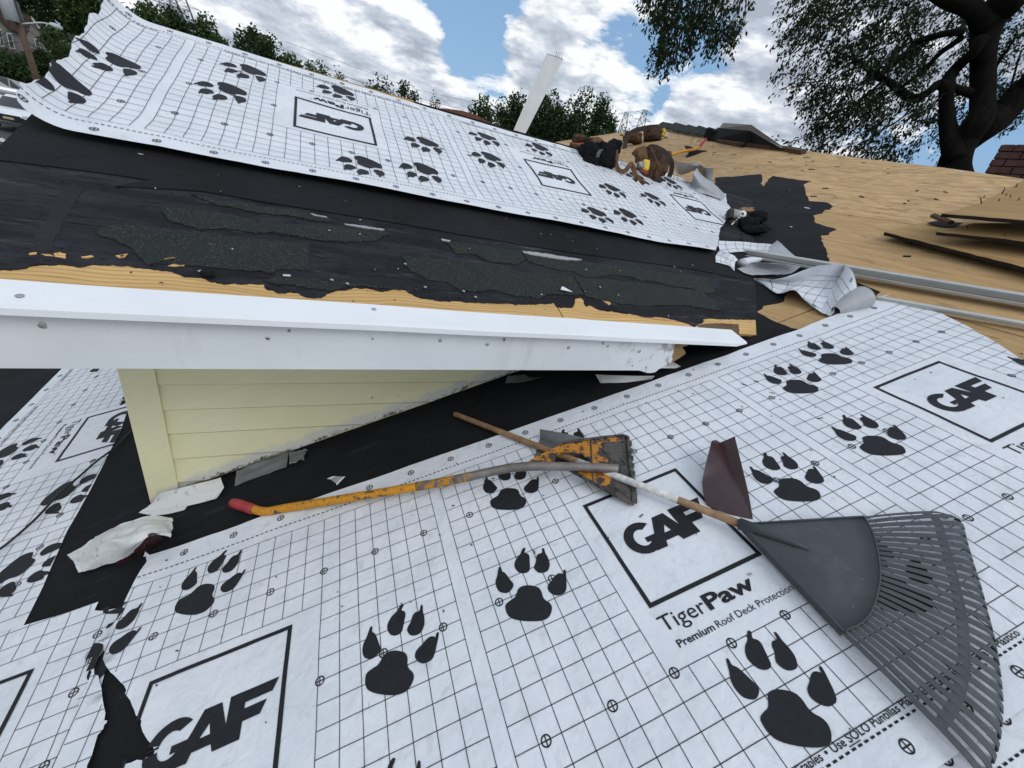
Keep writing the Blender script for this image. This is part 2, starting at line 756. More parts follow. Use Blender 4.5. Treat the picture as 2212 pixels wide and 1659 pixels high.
def f_felt(base, rough, streak):
    def fn(t, b, out):
        c = coord(t, 'UV')
        big = t.noise(c, 2.2, 6, 0.62)
        col = t.ramp(big, [(0.3, tuple(x * 0.55 for x in base)), (0.7, tuple(x * 1.45 for x in base))])
        if streak > 0.8:
            # scraped areas where the tar was pulled off
            mq = t.n('ShaderNodeMapping')
            mq.inputs['Scale'].default_value = (2.2, 9, 1)
            t.l(c, mq.inputs[0])
            pat = t.ramp(t.noise(mq.outputs[0], 1.0, 8, 0.72, 0.4), [(0.46, 0.0), (0.60, 1.0)])
            col = t.mix(pat, col, tuple(x * 2.1 for x in base))
            grit = t.ramp(t.noise(mq.outputs[0], 9.0, 6, 0.75), [(0.52, 0.0), (0.64, 0.9)])
            col = t.mix(grit, col, tuple(x * 0.3 for x in base))
        mp = t.n('ShaderNodeMapping')
        mp.inputs['Scale'].default_value = (3.0, 22, 1)
        t.l(c, mp.inputs[0])
        st = t.noise(mp.outputs[0], 1.0, 7, 0.7)
        col = t.mix(t.ramp(st, [(0.58, 0.0), (0.75, streak)]), col, (0.10, 0.105, 0.11))
        dust = t.ramp(t.noise(c, 130, 2, 0.5), [(0.70, 0.0), (0.78, 0.35)])
        col = t.mix(dust, col, (0.11, 0.10, 0.085))
        t.l(col, b.inputs['Base Color'])
        b.inputs['Roughness'].default_value = rough
        b.inputs['Specular IOR Level'].default_value = 0.22
        h = t.math('ADD', t.noise(c, 160, 4, 0.6), t.math('MULTIPLY', t.noise(c, 7, 3), 1.4))
        bump(t, b, h, 0.35, 0.004)
    return fn


def f_shingle(t, b, out):
    c = coord(t, 'UV')
    vo = t.n('ShaderNodeTexVoronoi', i_Scale=330.0)
    t.l(c, vo.inputs['Vector'])
    col = t.ramp(vo.outputs['Color'], [(0.15, (0.005, 0.007, 0.007)), (0.55, (0.013, 0.018, 0.015)), (0.82, (0.030, 0.038, 0.029)), (0.96, (0.12, 0.115, 0.08))])
    wear = t.ramp(t.noise(c, 9, 6, 0.65), [(0.38, 0.0), (0.62, 0.75)])
    col = t.mix(wear, col, t.mix(0.5, col, (0.012, 0.012, 0.014)))
    rust = t.ramp(t.noise(c, 3.1, 3), [(0.66, 0.0), (0.76, 0.4)])
    col = t.mix(rust, col, (0.055, 0.036, 0.025))
    t.l(col, b.inputs['Base Color'])
    b.inputs['Roughness'].default_value = 0.92
    bump(t, b, vo.outputs['Distance'], 0.8, 0.003)


def f_wood(pale, dark, knots, along, black, fine=1.0, flake=0.0):
    """plywood face; along = grain stretch (u runs along the grain)"""
    def fn(t, b, out):
        c = coord(t, 'UV')
        mp = t.n('ShaderNodeMapping')
        mp.inputs['Scale'].default_value = along
        t.l(c, mp.inputs[0])
        warp = t.noise(c, 1.8, 3, 0.5)
        v = t.vmath('ADD', mp.outputs[0], (0, 0, 0))
        comb = t.n('ShaderNodeCombineXYZ')
        t.l(t.math('MULTIPLY', warp, knots), comb.inputs[1])
        v = t.vmath('ADD', mp.outputs[0], comb.outputs[0]).outputs[0]
        gr = t.noise(v, 1.0, 6, 0.62, 0.35)
        col = t.ramp(gr, [(0.22, dark), (0.5, tuple(lerp(d, p, .7) for d, p in zip(dark, pale))), (0.72, pale)])
        rng = t.n('ShaderNodeTexWave')
        rng.wave_type = 'BANDS'
        rng.bands_direction = 'Y'
        rng.inputs['Scale'].default_value = 0.8
        rng.inputs['Distortion'].default_value = 5.5
        rng.inputs['Detail'].default_value = 2.0
        rng.inputs['Detail Scale'].default_value = 0.6
        t.l(v, rng.inputs['Vector'])
        col = t.mix(t.ramp(rng.outputs['Color'], [(0.0, 0.55 if knots > 1 else 0.14), (0.4, 0.0)]), col, tuple(x * 0.72 for x in dark))
        if flake:
            # pressed strands, each with its own tone
            mpf = t.n('ShaderNodeMapping')
            mpf.inputs['Scale'].default_value = (9, 34, 1)
            t.l(c, mpf.inputs[0])
            wv = t.vmath('ADD', mpf.outputs[0], (0, 0, 0)).outputs[0]
            vf = t.n('ShaderNodeTexVoronoi', i_Scale=1.0)
            t.l(t.vmath('ADD', wv, t.vmath('MULTIPLY', t.n('ShaderNodeTexNoise', i_Scale=3.0).outputs['Color'], (.3, .3, 0)).outputs[0]).outputs[0], vf.inputs['Vector'])
            sepc = t.n('ShaderNodeSeparateColor')
            t.l(vf.outputs['Color'], sepc.inputs[0])
            col = t.mix(t.ramp(sepc.outputs[0], [(0.0, flake), (0.45, 0.0)]), col, tuple(x * 0.62 for x in dark))
            col = t.mix(t.ramp(sepc.outputs[1], [(0.7, 0.0), (1.0, flake * .8)]), col, tuple(min(1, x * 1.25) for x in pale))
        blot = t.noise(c, 2.4, 5, 0.6)
        col = t.mix(t.ramp(blot, [(0.35, 0.28), (0.65, 0.0)]), col, tuple(x * 0.66 for x in pale))
        # leftover tar, nail holes and dark chips
        mp2 = t.n('ShaderNodeMapping')
        mp2.inputs['Scale'].default_value = (along[0] * 2.2, along[1] * 3.2, 1)
        t.l(c, mp2.inputs[0])
        ch = t.noise(mp2.outputs[0], 1.0, 5, 0.68)
        oi = t.n('ShaderNodeObjectInfo').outputs['Random']
        hs = t.n('ShaderNodeHueSaturation')
        t.l(t.ramp(oi, [(0.0, 0.86), (1.0, 1.10)]), hs.inputs['Value'])
        t.l(col, hs.inputs['Color'])
        col = t.mix(t.ramp(ch, [(0.605, 0.0), (0.68, black)]), hs.outputs[0], (0.06, 0.042, 0.028))
        vo = t.n('ShaderNodeTexVoronoi', i_Scale=11.0 * fine)
        t.l(c, vo.inputs['Vector'])
        col = t.mix(t.ramp(vo.outputs['Distance'], [(0.035, 0.75), (0.05, 0.0)]), col, (0.05, 0.035, 0.025))
        t.l(col, b.inputs['Base Color'])
        b.inputs['Roughness'].default_value = 0.78
        b.inputs['Specular IOR Level'].default_value = 0.25
        bump(t, b, t.math('ADD', gr, ch), 0.28, 0.004)
    return fn


def f_fascia(t, b, out):
    c = coord(t, 'UV')
    nz = t.noise(c, 2.0, 6, 0.6)
    col = t.ramp(nz, [(0.3, (0.66, 0.69, 0.70)), (0.65, (0.765, 0.785, 0.79))])
    mp = t.n('ShaderNodeMapping')
    mp.inputs['Scale'].default_value = (9, 2.0, 1)
    t.l(c, mp.inputs[0])
    drip = t.ramp(t.noise(mp.outputs[0], 1.0, 6, 0.7), [(0.56, 0.0), (0.78, 0.4)])
    col = t.mix(drip, col, (0.43, 0.45, 0.45))
    # scraped and corroded end (u is the distance along the eave from the ragged end)
    sep = t.n('ShaderNodeSeparateXYZ')
    t.l(c, sep.inputs[0])
    near = t.ramp(sep.outputs[0], [(0.02, 1.0), (0.42, 0.0)])
    sc = t.ramp(t.noise(c, 14, 8, 0.7, 0.4), [(0.52, 0.0), (0.60, 1.0)])
    col = t.mix(t.math('MULTIPLY', near, sc), col, (0.34, 0.335, 0.32))
    sm = t.ramp(t.noise(c, 5.5, 5, 0.6), [(0.68, 0.0), (0.76, 0.35)])
    col = t.mix(sm, col, (0.36, 0.37, 0.38))
    t.l(col, b.inputs['Base Color'])
    b.inputs['Roughness'].default_value = 0.38
    bump(t, b, t.math('ADD', t.noise(c, 9, 4), t.math('MULTIPLY', t.noise(c, 2.5, 2), 2.0)), 0.25, 0.010)


def f_siding(t, b, out):
    # u along the wall, v the height above the roof the wall stands on
    c = coord(t, 'UV')
    mp = t.n('ShaderNodeMapping')
    mp.inputs['Scale'].default_value = (5, 90, 1)
    t.l(c, mp.inputs[0])
    gr = t.noise(mp.outputs[0], 1.0, 5, 0.6, 0.7)
    nz = t.noise(c, 2.6, 5, 0.6)
    col = t.ramp(nz, [(0.3, (0.80, 0.745, 0.455)), (0.7, (0.88, 0.825, 0.525))])
    col = t.mix(t.ramp(gr, [(0.3, 0.0), (0.7, 0.16)]), col, (0.47, 0.46, 0.31))
    sep = t.n('ShaderNodeSeparateXYZ')
    t.l(c, sep.inputs[0])
    v = sep.outputs[1]
    jag = t.math('ADD', v, t.math('MULTIPLY', t.math('SUBTRACT', t.noise(c, 13, 4, 0.6), 0.5), 0.10))
    caulk = t.ramp(jag, [(0.035, 0.8), (0.06, 0.0)])
    col = t.mix(caulk, col, (0.60, 0.59, 0.56))
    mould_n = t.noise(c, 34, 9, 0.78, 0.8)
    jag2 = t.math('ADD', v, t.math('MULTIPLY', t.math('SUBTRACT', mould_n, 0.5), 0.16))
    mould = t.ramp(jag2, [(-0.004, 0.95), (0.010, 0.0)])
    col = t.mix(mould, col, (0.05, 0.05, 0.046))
    dots = t.n('ShaderNodeTexVoronoi', i_Scale=9.0)
    t.l(c, dots.inputs['Vector'])
    col = t.mix(t.ramp(dots.outputs['Distance'], [(0.03, 0.8), (0.045, 0.0)]), col, (0.08, 0.07, 0.06))
    t.l(col, b.inputs['Base Color'])
    b.inputs['Roughness'].default_value = 0.55
    bump(t, b, gr, 0.4, 0.002)


def f_worn(paint, bare, amount, metal=0.0, scale=22.0):
    """chipped paint over bare metal"""
    def fn(t, b, out):
        c = coord(t, 'Object')
        n1 = t.noise(c, scale, 8, 0.68, 0.3)
        chip = t.ramp(n1, [(amount, 0.0), (amount + 0.04, 1.0)])
        fine = t.noise(c, scale * 4, 4)
        pc = t.ramp(fine, [(0.3, tuple(x * 0.72 for x in paint)), (0.7, tuple(min(1, x * 1.1) for x in paint))])
        bc = t.ramp(fine, [(0.3, tuple(x * 0.6 for x in bare)), (0.7, bare)])
        t.l(t.mix(chip, pc, bc), b.inputs['Base Color'])
        b.inputs['Roughness'].default_value = 0.5
        bump(t, b, n1, 0.25, 0.002)
    return fn


def f_twoside(front, back, rough=0.4, dirt=0.5):
    def fn(t, b, out):
        c = coord(t, 'Object')
        g = t.n('ShaderNodeNewGeometry')
        nz = t.noise(c, 30, 7, 0.7, 0.5)
        d = t.ramp(nz, [(0.56, 0.0), (0.68, dirt)])
        f_ = t.mix(d, front, tuple(x * 0.35 for x in front))
        k_ = t.mix(d, back, tuple(x * 0.5 for x in back))
        t.l(t.mix(g.outputs['Backfacing'], f_, k_), b.inputs['Base Color'])
        b.inputs['Roughness'].default_value = rough
        bump(t, b, t.noise(c, 18, 4), 0.2, 0.006)
    return fn


def f_leaf(c1, c2, trans=0.25):
    def fn(t, b, out):
        oi = t.n('ShaderNodeNewGeometry')
        rd = oi.outputs['Random Per Island']
        col = t.ramp(rd, [(0.0, c1), (1.0, c2)])
        t.l(col, b.inputs['Base Color'])
        b.inputs['Roughness'].default_value = 0.62
        b.inputs['Specular IOR Level'].default_value = 0.12
        tr = t.n('ShaderNodeBsdfTranslucent')
        t.l(col, tr.inputs[0])
        mx = t.n('ShaderNodeMixShader')
        mx.inputs[0].default_value = trans
        t.l(b.outputs[0], mx.inputs[1])
        t.l(tr.outputs[0], mx.inputs[2])
        t.l(mx.outputs[0], out.inputs[0])
    return fn


def f_bark(t, b, out):
    c = coord(t, 'Object', (1, 1, 0.25))
    n1 = t.noise(c, 14, 8, 0.7, 0.6)
    t.l(t.ramp(n1, [(0.3, (0.005, 0.0045, 0.004)), (0.7, (0.018, 0.0155, 0.013))]), b.inputs['Base Color'])
    b.inputs['Roughness'].default_value = 0.95
    b.inputs['Specular IOR Level'].default_value = 0.05
    bump(t, b, n1, 0.9, 0.03)


def f_glass(t, b, out):
    b.inputs['Base Color'].default_value = (0.02, 0.025, 0.03, 1)
    b.inputs['Roughness'].default_value = 0.08
    b.inputs['Specular IOR Level'].default_value = 0.8


def f_ground(t, b, out):
    c = coord(t, 'Object')
    n1 = t.noise(c, 0.35, 6, 0.6)
    n2 = t.noise(c, 9, 5, 0.7)
    col = t.ramp(n1, [(0.35, (0.035, 0.062, 0.018)), (0.65, (0.075, 0.095, 0.035))])
    col = t.mix(t.ramp(n2, [(0.4, 0.0), (0.7, 0.5)]), col, (0.03, 0.045, 0.015))
    t.l(col, b.inputs['Base Color'])
    b.inputs['Roughness'].default_value = 0.95


def f_scuffed(t, b, out):
    c = coord(t, 'Object')
    base = t.ramp(t.noise(c, 7, 6, 0.65), [(0.3, (0.050, 0.057, 0.063)), (0.7, (0.068, 0.075, 0.081))])
    sc = t.ramp(t.noise(c, 70, 6, 0.75, 1.2), [(0.64, 0.0), (0.72, 0.55)])
    base = t.mix(sc, base, (0.17, 0.175, 0.17))
    dust = t.ramp(t.noise(c, 14, 8, 0.7), [(0.52, 0.0), (0.75, 0.4)])
    base = t.mix(dust, base, (0.12, 0.12, 0.115))
    vo = t.n('ShaderNodeTexVoronoi', i_Scale=34.0)
    t.l(c, vo.inputs['Vector'])
    base = t.mix(t.ramp(vo.outputs['Distance'], [(0.05, 0.7), (0.08, 0.0)]), base, (0.20, 0.20, 0.19))
    t.l(base, b.inputs['Base Color'])
    b.inputs['Roughness'].default_value = 0.5
    b.inputs['Specular IOR Level'].default_value = 0.35
    bump(t, b, t.noise(c, 30, 6, 0.6), 0.12, 0.003)


material('membrane', f_membrane)
simple('print_ink', (0.017, 0.018, 0.021), 0.62, var=0.2, scale=60, spec=0.22)
material('felt', f_felt((0.0085, 0.009, 0.0105), 0.88, 0.22))
material('felt_worn', f_felt((0.0135, 0.0140, 0.0162), 0.88, 1.0))
material('felt_smooth', f_felt((0.0125, 0.013, 0.0145), 0.92, 0.18))
material('felt_grey', f_felt((0.0185, 0.020, 0.0225), 0.85, 0.4))
material('shingle', f_shingle)
material('plywood', f_wood((0.57, 0.375, 0.175), (0.36, 0.21, 0.09), 0.6, (2.2, 17, 1), 0.9, 1.0, 0.22))
material('plywood_osb', f_wood((0.60, 0.405, 0.20), (0.38, 0.23, 0.105), 0.2, (6, 15, 1), 0.95, 1.2, 0.6))
material('eave_ply', f_wood((0.80, 0.53, 0.225), (0.50, 0.27, 0.085), 3.4, (1.5, 26, 1), 0.35))
material('board_face', f_wood((0.50, 0.32, 0.135), (0.32, 0.175, 0.062), 1.2, (2.0, 16, 1), 0.3))
material('board_edge', f_felt((0.022, 0.017, 0.013), 0.9, 0.3))
material('rotten_wood', f_wood((0.40, 0.27, 0.13), (0.16, 0.09, 0.04), 3.0, (9, 34, 1), 0.9))
material('rotten_dark', f_wood((0.20, 0.125, 0.06), (0.05, 0.03, 0.015), 3.0, (5, 34, 1), 0.9))
material('fascia', f_fascia)
simple('drip_white', (0.82, 0.84, 0.85), 0.34, var=0.04, scale=4)
material('siding', f_siding)
simple('white_paint', (0.74, 0.75, 0.75), 0.45, var=0.10, scale=9)
simple('galvanised', (0.20, 0.205, 0.205), 0.5, 0.6, var=0.25, scale=14, bmp=0.2, bscale=20)
simple('rail_alu', (0.50, 0.50, 0.475), 0.45, 0.25, var=0.10, scale=6)
material('brown_white', f_twoside((0.70, 0.70, 0.68), (0.045, 0.018, 0.018), 0.4, 0.65))
material('brown_flash', f_twoside((0.046, 0.020, 0.022), (0.5, 0.5, 0.48), 0.3, 0.2))
material('white_flash', f_twoside((0.72, 0.72, 0.70), (0.5, 0.5, 0.5), 0.42, 0.7))
material('yellow_tube', f_worn((0.66, 0.28, 0.010), (0.10, 0.07, 0.05), 0.565, scale=34))
material('yellow_blade', f_worn((0.52, 0.20, 0.009), (0.050, 0.040, 0.034), 0.50, scale=26))
material('yellow_worn', f_worn((0.55, 0.23, 0.010), (0.17, 0.15, 0.13), 0.47, scale=40))
material('steel_dirty', f_worn((0.085, 0.075, 0.065), (0.03, 0.026, 0.024), 0.5, scale=26))
simple('bare_steel', (0.225, 0.20, 0.18), 0.45, 0.55, var=0.3, scale=24)
simple('red_grip', (0.40, 0.035, 0.04), 0.5, var=0.3, scale=24)
simple('handle_wood', (0.30, 0.175, 0.085), 0.6, var=0.35, scale=30, bmp=0.2)
simple('handle_white', (0.66, 0.65, 0.61), 0.6, var=0.3, scale=60)
material('rake_plastic', f_scuffed)
simple('rake_dusty', (0.075, 0.084, 0.088), 0.55, spec=0.35, var=0.22, scale=24)
simple('leather', (0.080, 0.040, 0.022), 0.68, var=0.6, scale=26, bmp=0.6, spec=0.25)
simple('leather_pale', (0.145, 0.078, 0.038), 0.7, spec=0.25, var=0.5, scale=26, bmp=0.3)
simple('leather_dark', (0.038, 0.026, 0.020), 0.66, spec=0.25, var=0.5, scale=26, bmp=0.3)
simple('nylon_black', (0.007, 0.007, 0.008), 0.85, var=0.6, scale=30, bmp=0.6, spec=0.15)
simple('webbing_grey', (0.10, 0.095, 0.085), 0.85, var=0.3, scale=60)
simple('tape_yellow', (0.72, 0.50, 0.03), 0.45, var=0.15, scale=30)
simple('reel_grey', (0.26, 0.31, 0.30), 0.45, var=0.3, scale=24)
simple('pale_metal', (0.62, 0.60, 0.53), 0.45, 0.2, var=0.15, scale=30)
simple('rubber', (0.02, 0.02, 0.02), 0.7, var=0.3, scale=30)
simple('brick', (0.105, 0.048, 0.036), 0.9, var=0.4, scale=12, bmp=0.5)
simple('mortar', (0.09, 0.08, 0.07), 0.95, var=0.2, scale=20)
material('bark', f_bark)
material('leaf_dark', f_leaf((0.020, 0.044, 0.016), (0.060, 0.098, 0.036)))
material('leaf_mid', f_leaf((0.030, 0.062, 0.018), (0.085, 0.130, 0.042)))
material('leaf_pale', f_leaf((0.050, 0.085, 0.026), (0.115, 0.150, 0.055)))
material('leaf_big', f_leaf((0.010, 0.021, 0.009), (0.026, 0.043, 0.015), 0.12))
material('glass', f_glass)
material('ground', f_ground)
simple('asphalt', (0.060, 0.060, 0.062), 0.9, var=0.25, scale=1.4)
simple('concrete', (0.33, 0.32, 0.30), 0.9, var=0.15, scale=2)
simple('paint_white', (0.78, 0.79, 0.80), 0.25, var=0.03, scale=2)
simple('paint_silver', (0.40, 0.42, 0.43), 0.25, 0.5, var=0.05, scale=2)
simple('paint_dark', (0.035, 0.04, 0.045), 0.3, var=0.1, scale=2)
simple('car_black', (0.012, 0.012, 0.013), 0.5, var=0.2, scale=6)
simple('house_grey', (0.225, 0.205, 0.185), 0.8, var=0.08, scale=3)
simple('house_white', (0.56, 0.55, 0.51), 0.75, var=0.06, scale=2)
simple('house_roof', (0.070, 0.042, 0.036), 0.9, var=0.3, scale=5)
simple('roof_grey', (0.19, 0.175, 0.165), 0.9, var=0.2, scale=5)
simple('roof_red', (0.145, 0.055, 0.040), 0.9, var=0.25, scale=4)
simple('pole_wood', (0.13, 0.085, 0.06), 0.9, var=0.35, scale=6)
simple('lamp_grey', (0.50, 0.53, 0.54), 0.5, var=0.1, scale=6)
simple('tower_steel', (0.16, 0.17, 0.185), 0.6, 0.3, var=0.1, scale=2)
simple('wire', (0.02, 0.02, 0.022), 0.6, var=0.1, scale=2)
simple('skylight_frame', (0.17, 0.16, 0.145), 0.5, 0.1, var=0.2, scale=8)
simple('plate_cream', (0.50, 0.44, 0.24), 0.5, var=0.1, scale=8)
simple('white_tag', (0.7, 0.7, 0.68), 0.6, var=0.05, scale=5)
simple('nail_head', (0.42, 0.43, 0.42), 0.4, 0.7, var=0.2, scale=80)
simple('rust_nail', (0.085, 0.045, 0.025), 0.7, 0.3, var=0.3, scale=80)
simple('paper_grey', (0.34, 0.34, 0.33), 0.8, var=0.1, scale=30)
simple('wood_chip', (0.30, 0.17, 0.075), 0.8, var=0.3, scale=60)
simple('hole_dark', (0.02, 0.02, 0.02), 0.8, var=0.2, scale=60)
simple('shadow_gap', (0.006, 0.006, 0.006), 0.9, var=0.1)
M = MATS
# ------------------------------------------------------------------ terrain, street
def ground_z(x, y):
    r = math.hypot(x, y)
    return ZC + table(r, [0, 12, 33, 53, 80, 130, 400], [-5.3, -5.3, -2.72, -1.95, -0.75, 0.2, 0.6]) if r < 400 else ZC + 0.6


def polar_sheet(name, r0, r1, a0, a1, nr, na, dz, mat):
    vs_, fc = [], []
    for i in range(nr + 1):
        r = r0 + (r1 - r0) * (i / nr) ** 1.7
        for j in range(na + 1):
            a = math.radians(a0 + (a1 - a0) * j / na)
            x, y = r * math.cos(a), r * math.sin(a)
            vs_.append(V((x, y, ground_z(x, y) + dz)))
    for i in range(nr):
        for j in range(na):
            k = i * (na + 1) + j
            fc.append((k, k + na + 1, k + na + 2, k + 1))
    return obj(name, vs_, fc, mat, origin=(0, 0, 0))


struct(polar_sheet('ground', 0.0, 2400, 0, 360, 60, 96, 0, M['ground']))


def strip_on_ground(name, c, width, dz, mat, ang0=math.radians(113)):
    """band of ground running across the view on the left at distance c (along azimuth ang0)"""
    d = V((math.cos(ang0), math.sin(ang0), 0))
    t = V((-d.y, d.x, 0))
    vs_, fc = [], []
    n = 40
    for i in range(n + 1):
        s = -70 + 140 * i / n
        for w_ in (-width / 2, -width / 6, width / 6, width / 2):
            p = d * (c + w_) + t * s
            vs_.append(V((p.x, p.y, ground_z(p.x, p.y) + dz)))
    for i in range(n):
        for k in range(3):
            a = i * 4 + k
            fc.append((a, a + 4, a + 5, a + 1))
    return obj(name, vs_, fc, mat, origin=(0, 0, 0))


struct(strip_on_ground('road', 33, 13, 0.03, M['asphalt']))
struct(strip_on_ground('pavement', 42.5, 1.6, 0.13, M['concrete']))
struct(strip_on_ground('driveway', 54, 7.0, 0.04, M['asphalt']))

# ------------------------------------------------------------------ the house under repair
house = thing('house', 'house being reroofed, bare plywood roof with a pale yellow sided gable dormer', 'house', (1.0, 3.0, 0))


def flat_piece(name, poly_ab, fn, h0, th, mat, parent=None, uvrot=False, uvoff=(0, 0)):
    """plate on a roof plane: poly in plane coordinates, top at height h0"""
    top = [fn(a, b, h0) for a, b in poly_ab]
    mb = MB()
    mb.prism(top, fn(0, 0, -th) - fn(0, 0, 0))
    mb.uv = []
    n = len(poly_ab)
    O = fn(0, 0, 0)
    ex = fn(1, 0, 0) - O
    ey = fn(0, 1, 0) - O
    for v in mb.v:
        u_, w_ = (v - O).dot(ex) + uvoff[0], (v - O).dot(ey) + uvoff[1]
        mb.uv.append((w_, u_) if uvrot else (u_, w_))
    return mb.build(name, mat, parent)


top_px = [(2212, 386), (2040, 362), (1870, 343), (1700, 320), (1560, 294), (1430, 273)]
top_ab = [m_ab(mainp(*q)) for q in top_px]
rake_ab = [m_ab(mainp(*q)) for q in [(1310, 290), (1190, 308)]]
A_EAVE = -3.9
ROOF = [(A_EAVE, -4.0), (top_ab[0][0] - 0.55, -4.0)] + [(top_ab[0][0] - 0.2, 0.2)] + top_ab + rake_ab + [(A_EAVE, rake_ab[-1][1] + 0.3)]
seam1 = m_ab(mainp(2100, 380))[0]
seam2 = m_ab(mainp(1885, 472))[0]
rows = [A_EAVE]
a = seam2
while a - 1.22 > A_EAVE + 0.3:
    a -= 1.22
    rows.insert(1, a)
rows += [seam2, seam1]
a = seam1
while a < 12:
    a += 1.22
    rows.append(a)
deck = obj('main_roof_deck', [m_pt(p[0], p[1], -0.03) for p in ROOF] + [m_pt(p[0], p[1], -0.06) for p in ROOF],
           [tuple(reversed(range(len(ROOF)))), tuple(range(len(ROOF), 2 * len(ROOF)))], M['board_edge'], house)
for ri in range(len(rows) - 1):
    off = (0.35, 1.55)[ri % 2]
    for k in range(-2, 8):
        b0, b1 = -4 + off + (k) * 2.44, -4 + off + (k + 1) * 2.44
        pc = clip_box(ROOF, rows[ri] + 0.0045, rows[ri + 1] - 0.0045, b0 + 0.0045, b1 - 0.0045)
        if len(pc) < 3:
            continue
        flat_piece('plywood_sheet', pc, m_pt, rnd.uniform(-0.0012, 0.0), 0.012, M['plywood_osb' if ri >= rows.index(seam2) else 'plywood'],
                   deck, uvrot=True, uvoff=(ri * 3.1, k * 1.7))
# rear slope and walls under the roof
mb = MB()
for i in range(1, len(ROOF) - 3):
    p, q = m_pt(*ROOF[i], -0.02), m_pt(*ROOF[i + 1], -0.02)
    dn = V((3.2, 0, -1.25))
    mb.add([p, q, q + dn, p + dn], [(0, 3, 2, 1)], [(0, 0), (1, 0), (1, 3), (0, 3)])
mb.build('rear_slope', M['shingle'], house)
mb = MB()
lo, hi = m_pt(A_EAVE + 0.35, -3.8), m_pt(A_EAVE + 0.35, rake_ab[-1][1])
x1 = top_ab[0][0] + 2.2
for (xa, ya), (xb, yb) in (((lo.x, -3.8), (x1, -3.8)), ((lo.x, hi.y), (lo.x, -3.8)), ((x1, -3.8), (x1, hi.y)), ((x1, hi.y), (lo.x, hi.y))):
    za = lambda x: min(ZC - 1.19 + 0.38576 * x, ZC - 0.2) - 0.05
    mb.add([(xa, ya, 0), (xb, yb, 0), (xb, yb, za(xb)), (xa, ya, za(xa))], [(0, 1, 2, 3)], [(0, 0), (3, 0), (3, 1), (0, 1)])
mb.build('house_wall', M['house_white'], house)


# ---- dormer roof
def zmain(x):
    return ZC - 1.14780 + 0.38576 * x


def zdorm(y):
    return ZC - 0.88600 + 0.39674 * y


X_RAKE, Y_EAVE, Y_RIDGE = -0.78, 1.20, 3.02
b_eave = d_ab(V((0, Y_EAVE, zdorm(Y_EAVE))))[1]
b_ridge = d_ab(V((0, Y_RIDGE, zdorm(Y_RIDGE))))[1]


def valley_x(y):
    return (zdorm(y) - zmain(0)) / 0.38576


DROOF = [(X_RAKE, b_eave), (valley_x(Y_EAVE), b_eave), (valley_x(Y_RIDGE), b_ridge), (X_RAKE, b_ridge)]
ddeck = obj('dormer_roof_deck', [d_pt(p[0], p[1], -0.016) for p in DROOF] + [d_pt(p[0], p[1], -0.05) for p in DROOF],
            [(0, 1, 2, 3), (7, 6, 5, 4), (0, 4, 5, 1), (3, 2, 6, 7), (0, 3, 7, 4)], M['board_edge'], house)
xs = [X_RAKE, d_ab(dormp(1209, 672))[0], 3.2, 5.0]
bs = [b_eave, b_eave + 1.22, b_ridge]
for j in range(2):
    for i in range(3):
        pc = clip_box(DROOF, xs[i] + .0025 + (0.6 * j if i else 0), xs[i + 1] - .0025 + (0.6 * j if i < 2 else 0), bs[j] + .0025, bs[j + 1] - .0025)
        if len(pc) > 2:
            flat_piece('plywood_sheet', pc, d_pt, 0.0, 0.012, M['eave_ply'], ddeck, uvoff=(i * 1.3, j * 2.2))


def mirror_y(p):
    return V((p.x, 2 * Y_RIDGE - p.y, p.z))


far = [mirror_y(d_pt(a_, b_, 0)) for a_, b_ in DROOF]
mb = MB()
mb.add(far + [p - V((0, 0, .05)) for p in far], [(3, 2, 1, 0), (4, 5, 6, 7), (0, 1, 5, 4), (3, 0, 4, 7)], [(0, 0), (2, 0), (2, 2), (0, 2)] * 2)
mb.build('dormer_far_slope', M['plywood'], house)
# ridge board whose pale edge shows above the membrane
mb = MB()
mb.box(V((-0.10, Y_RIDGE + .012, zdorm(Y_RIDGE) + .004)), V((.66, 0, 0)), V((0, .012, 0)), V((0, 0, .009)))
mb.build('ridge_board', M['eave_ply'], house)
mb = MB()
mb.box(V((1.65, Y_RIDGE + .014, zdorm(Y_RIDGE) + .002)), V((1.07, 0, 0)), V((0, .012, 0)), V((0, 0, .008)))
mb.build('ridge_board', M['board_edge'], house)

# ---- dormer walls
XC0 = wallp(281, 793).x
XC1 = wallp(338, 793).x
Z_SOF = ZC - 0.586
wall = obj('dormer_wall', [V((XC0 + .01, WALL_Y + .02, zmain(XC0) - .1)), V((2.1, WALL_Y + .02, zmain(2.1) - .1)), V((2.1, WALL_Y + .02, ZC - .32)), V((XC0 + .01, WALL_Y + .02, ZC - .32)),
                           V((XC0 + .01, 2 * Y_RIDGE - WALL_Y, zmain(XC0) - .1)), V((XC0 + .01, 2 * Y_RIDGE - WALL_Y, ZC - .32)), V((XC0 + .01, Y_RIDGE, zdorm(Y_RIDGE) - .06))],
           [(0, 1, 2, 3), (0, 3, 6, 5, 4)], M['siding'], house, uvs=[(0, 1), (2, 1), (2, 2), (0, 2), (3, 1), (3, 2), (1, 2)])
lap0 = wallp(344, 829).z
laps = [lap0 + 0.1033 * 2.2, lap0 + 0.1033, lap0]
for q in ((413, 881.5), (461, 930), (472, 981.5)):
    laps.append(wallp(*q).z)
step = laps[-2] - laps[-1]
laps += [laps[-1] - step, laps[-1] - 2 * step, laps[-1] - 3 * step]


def siding_uv(v):
    return (v.x, max(0.0, v.z - zmain(v.x) - 0.028))


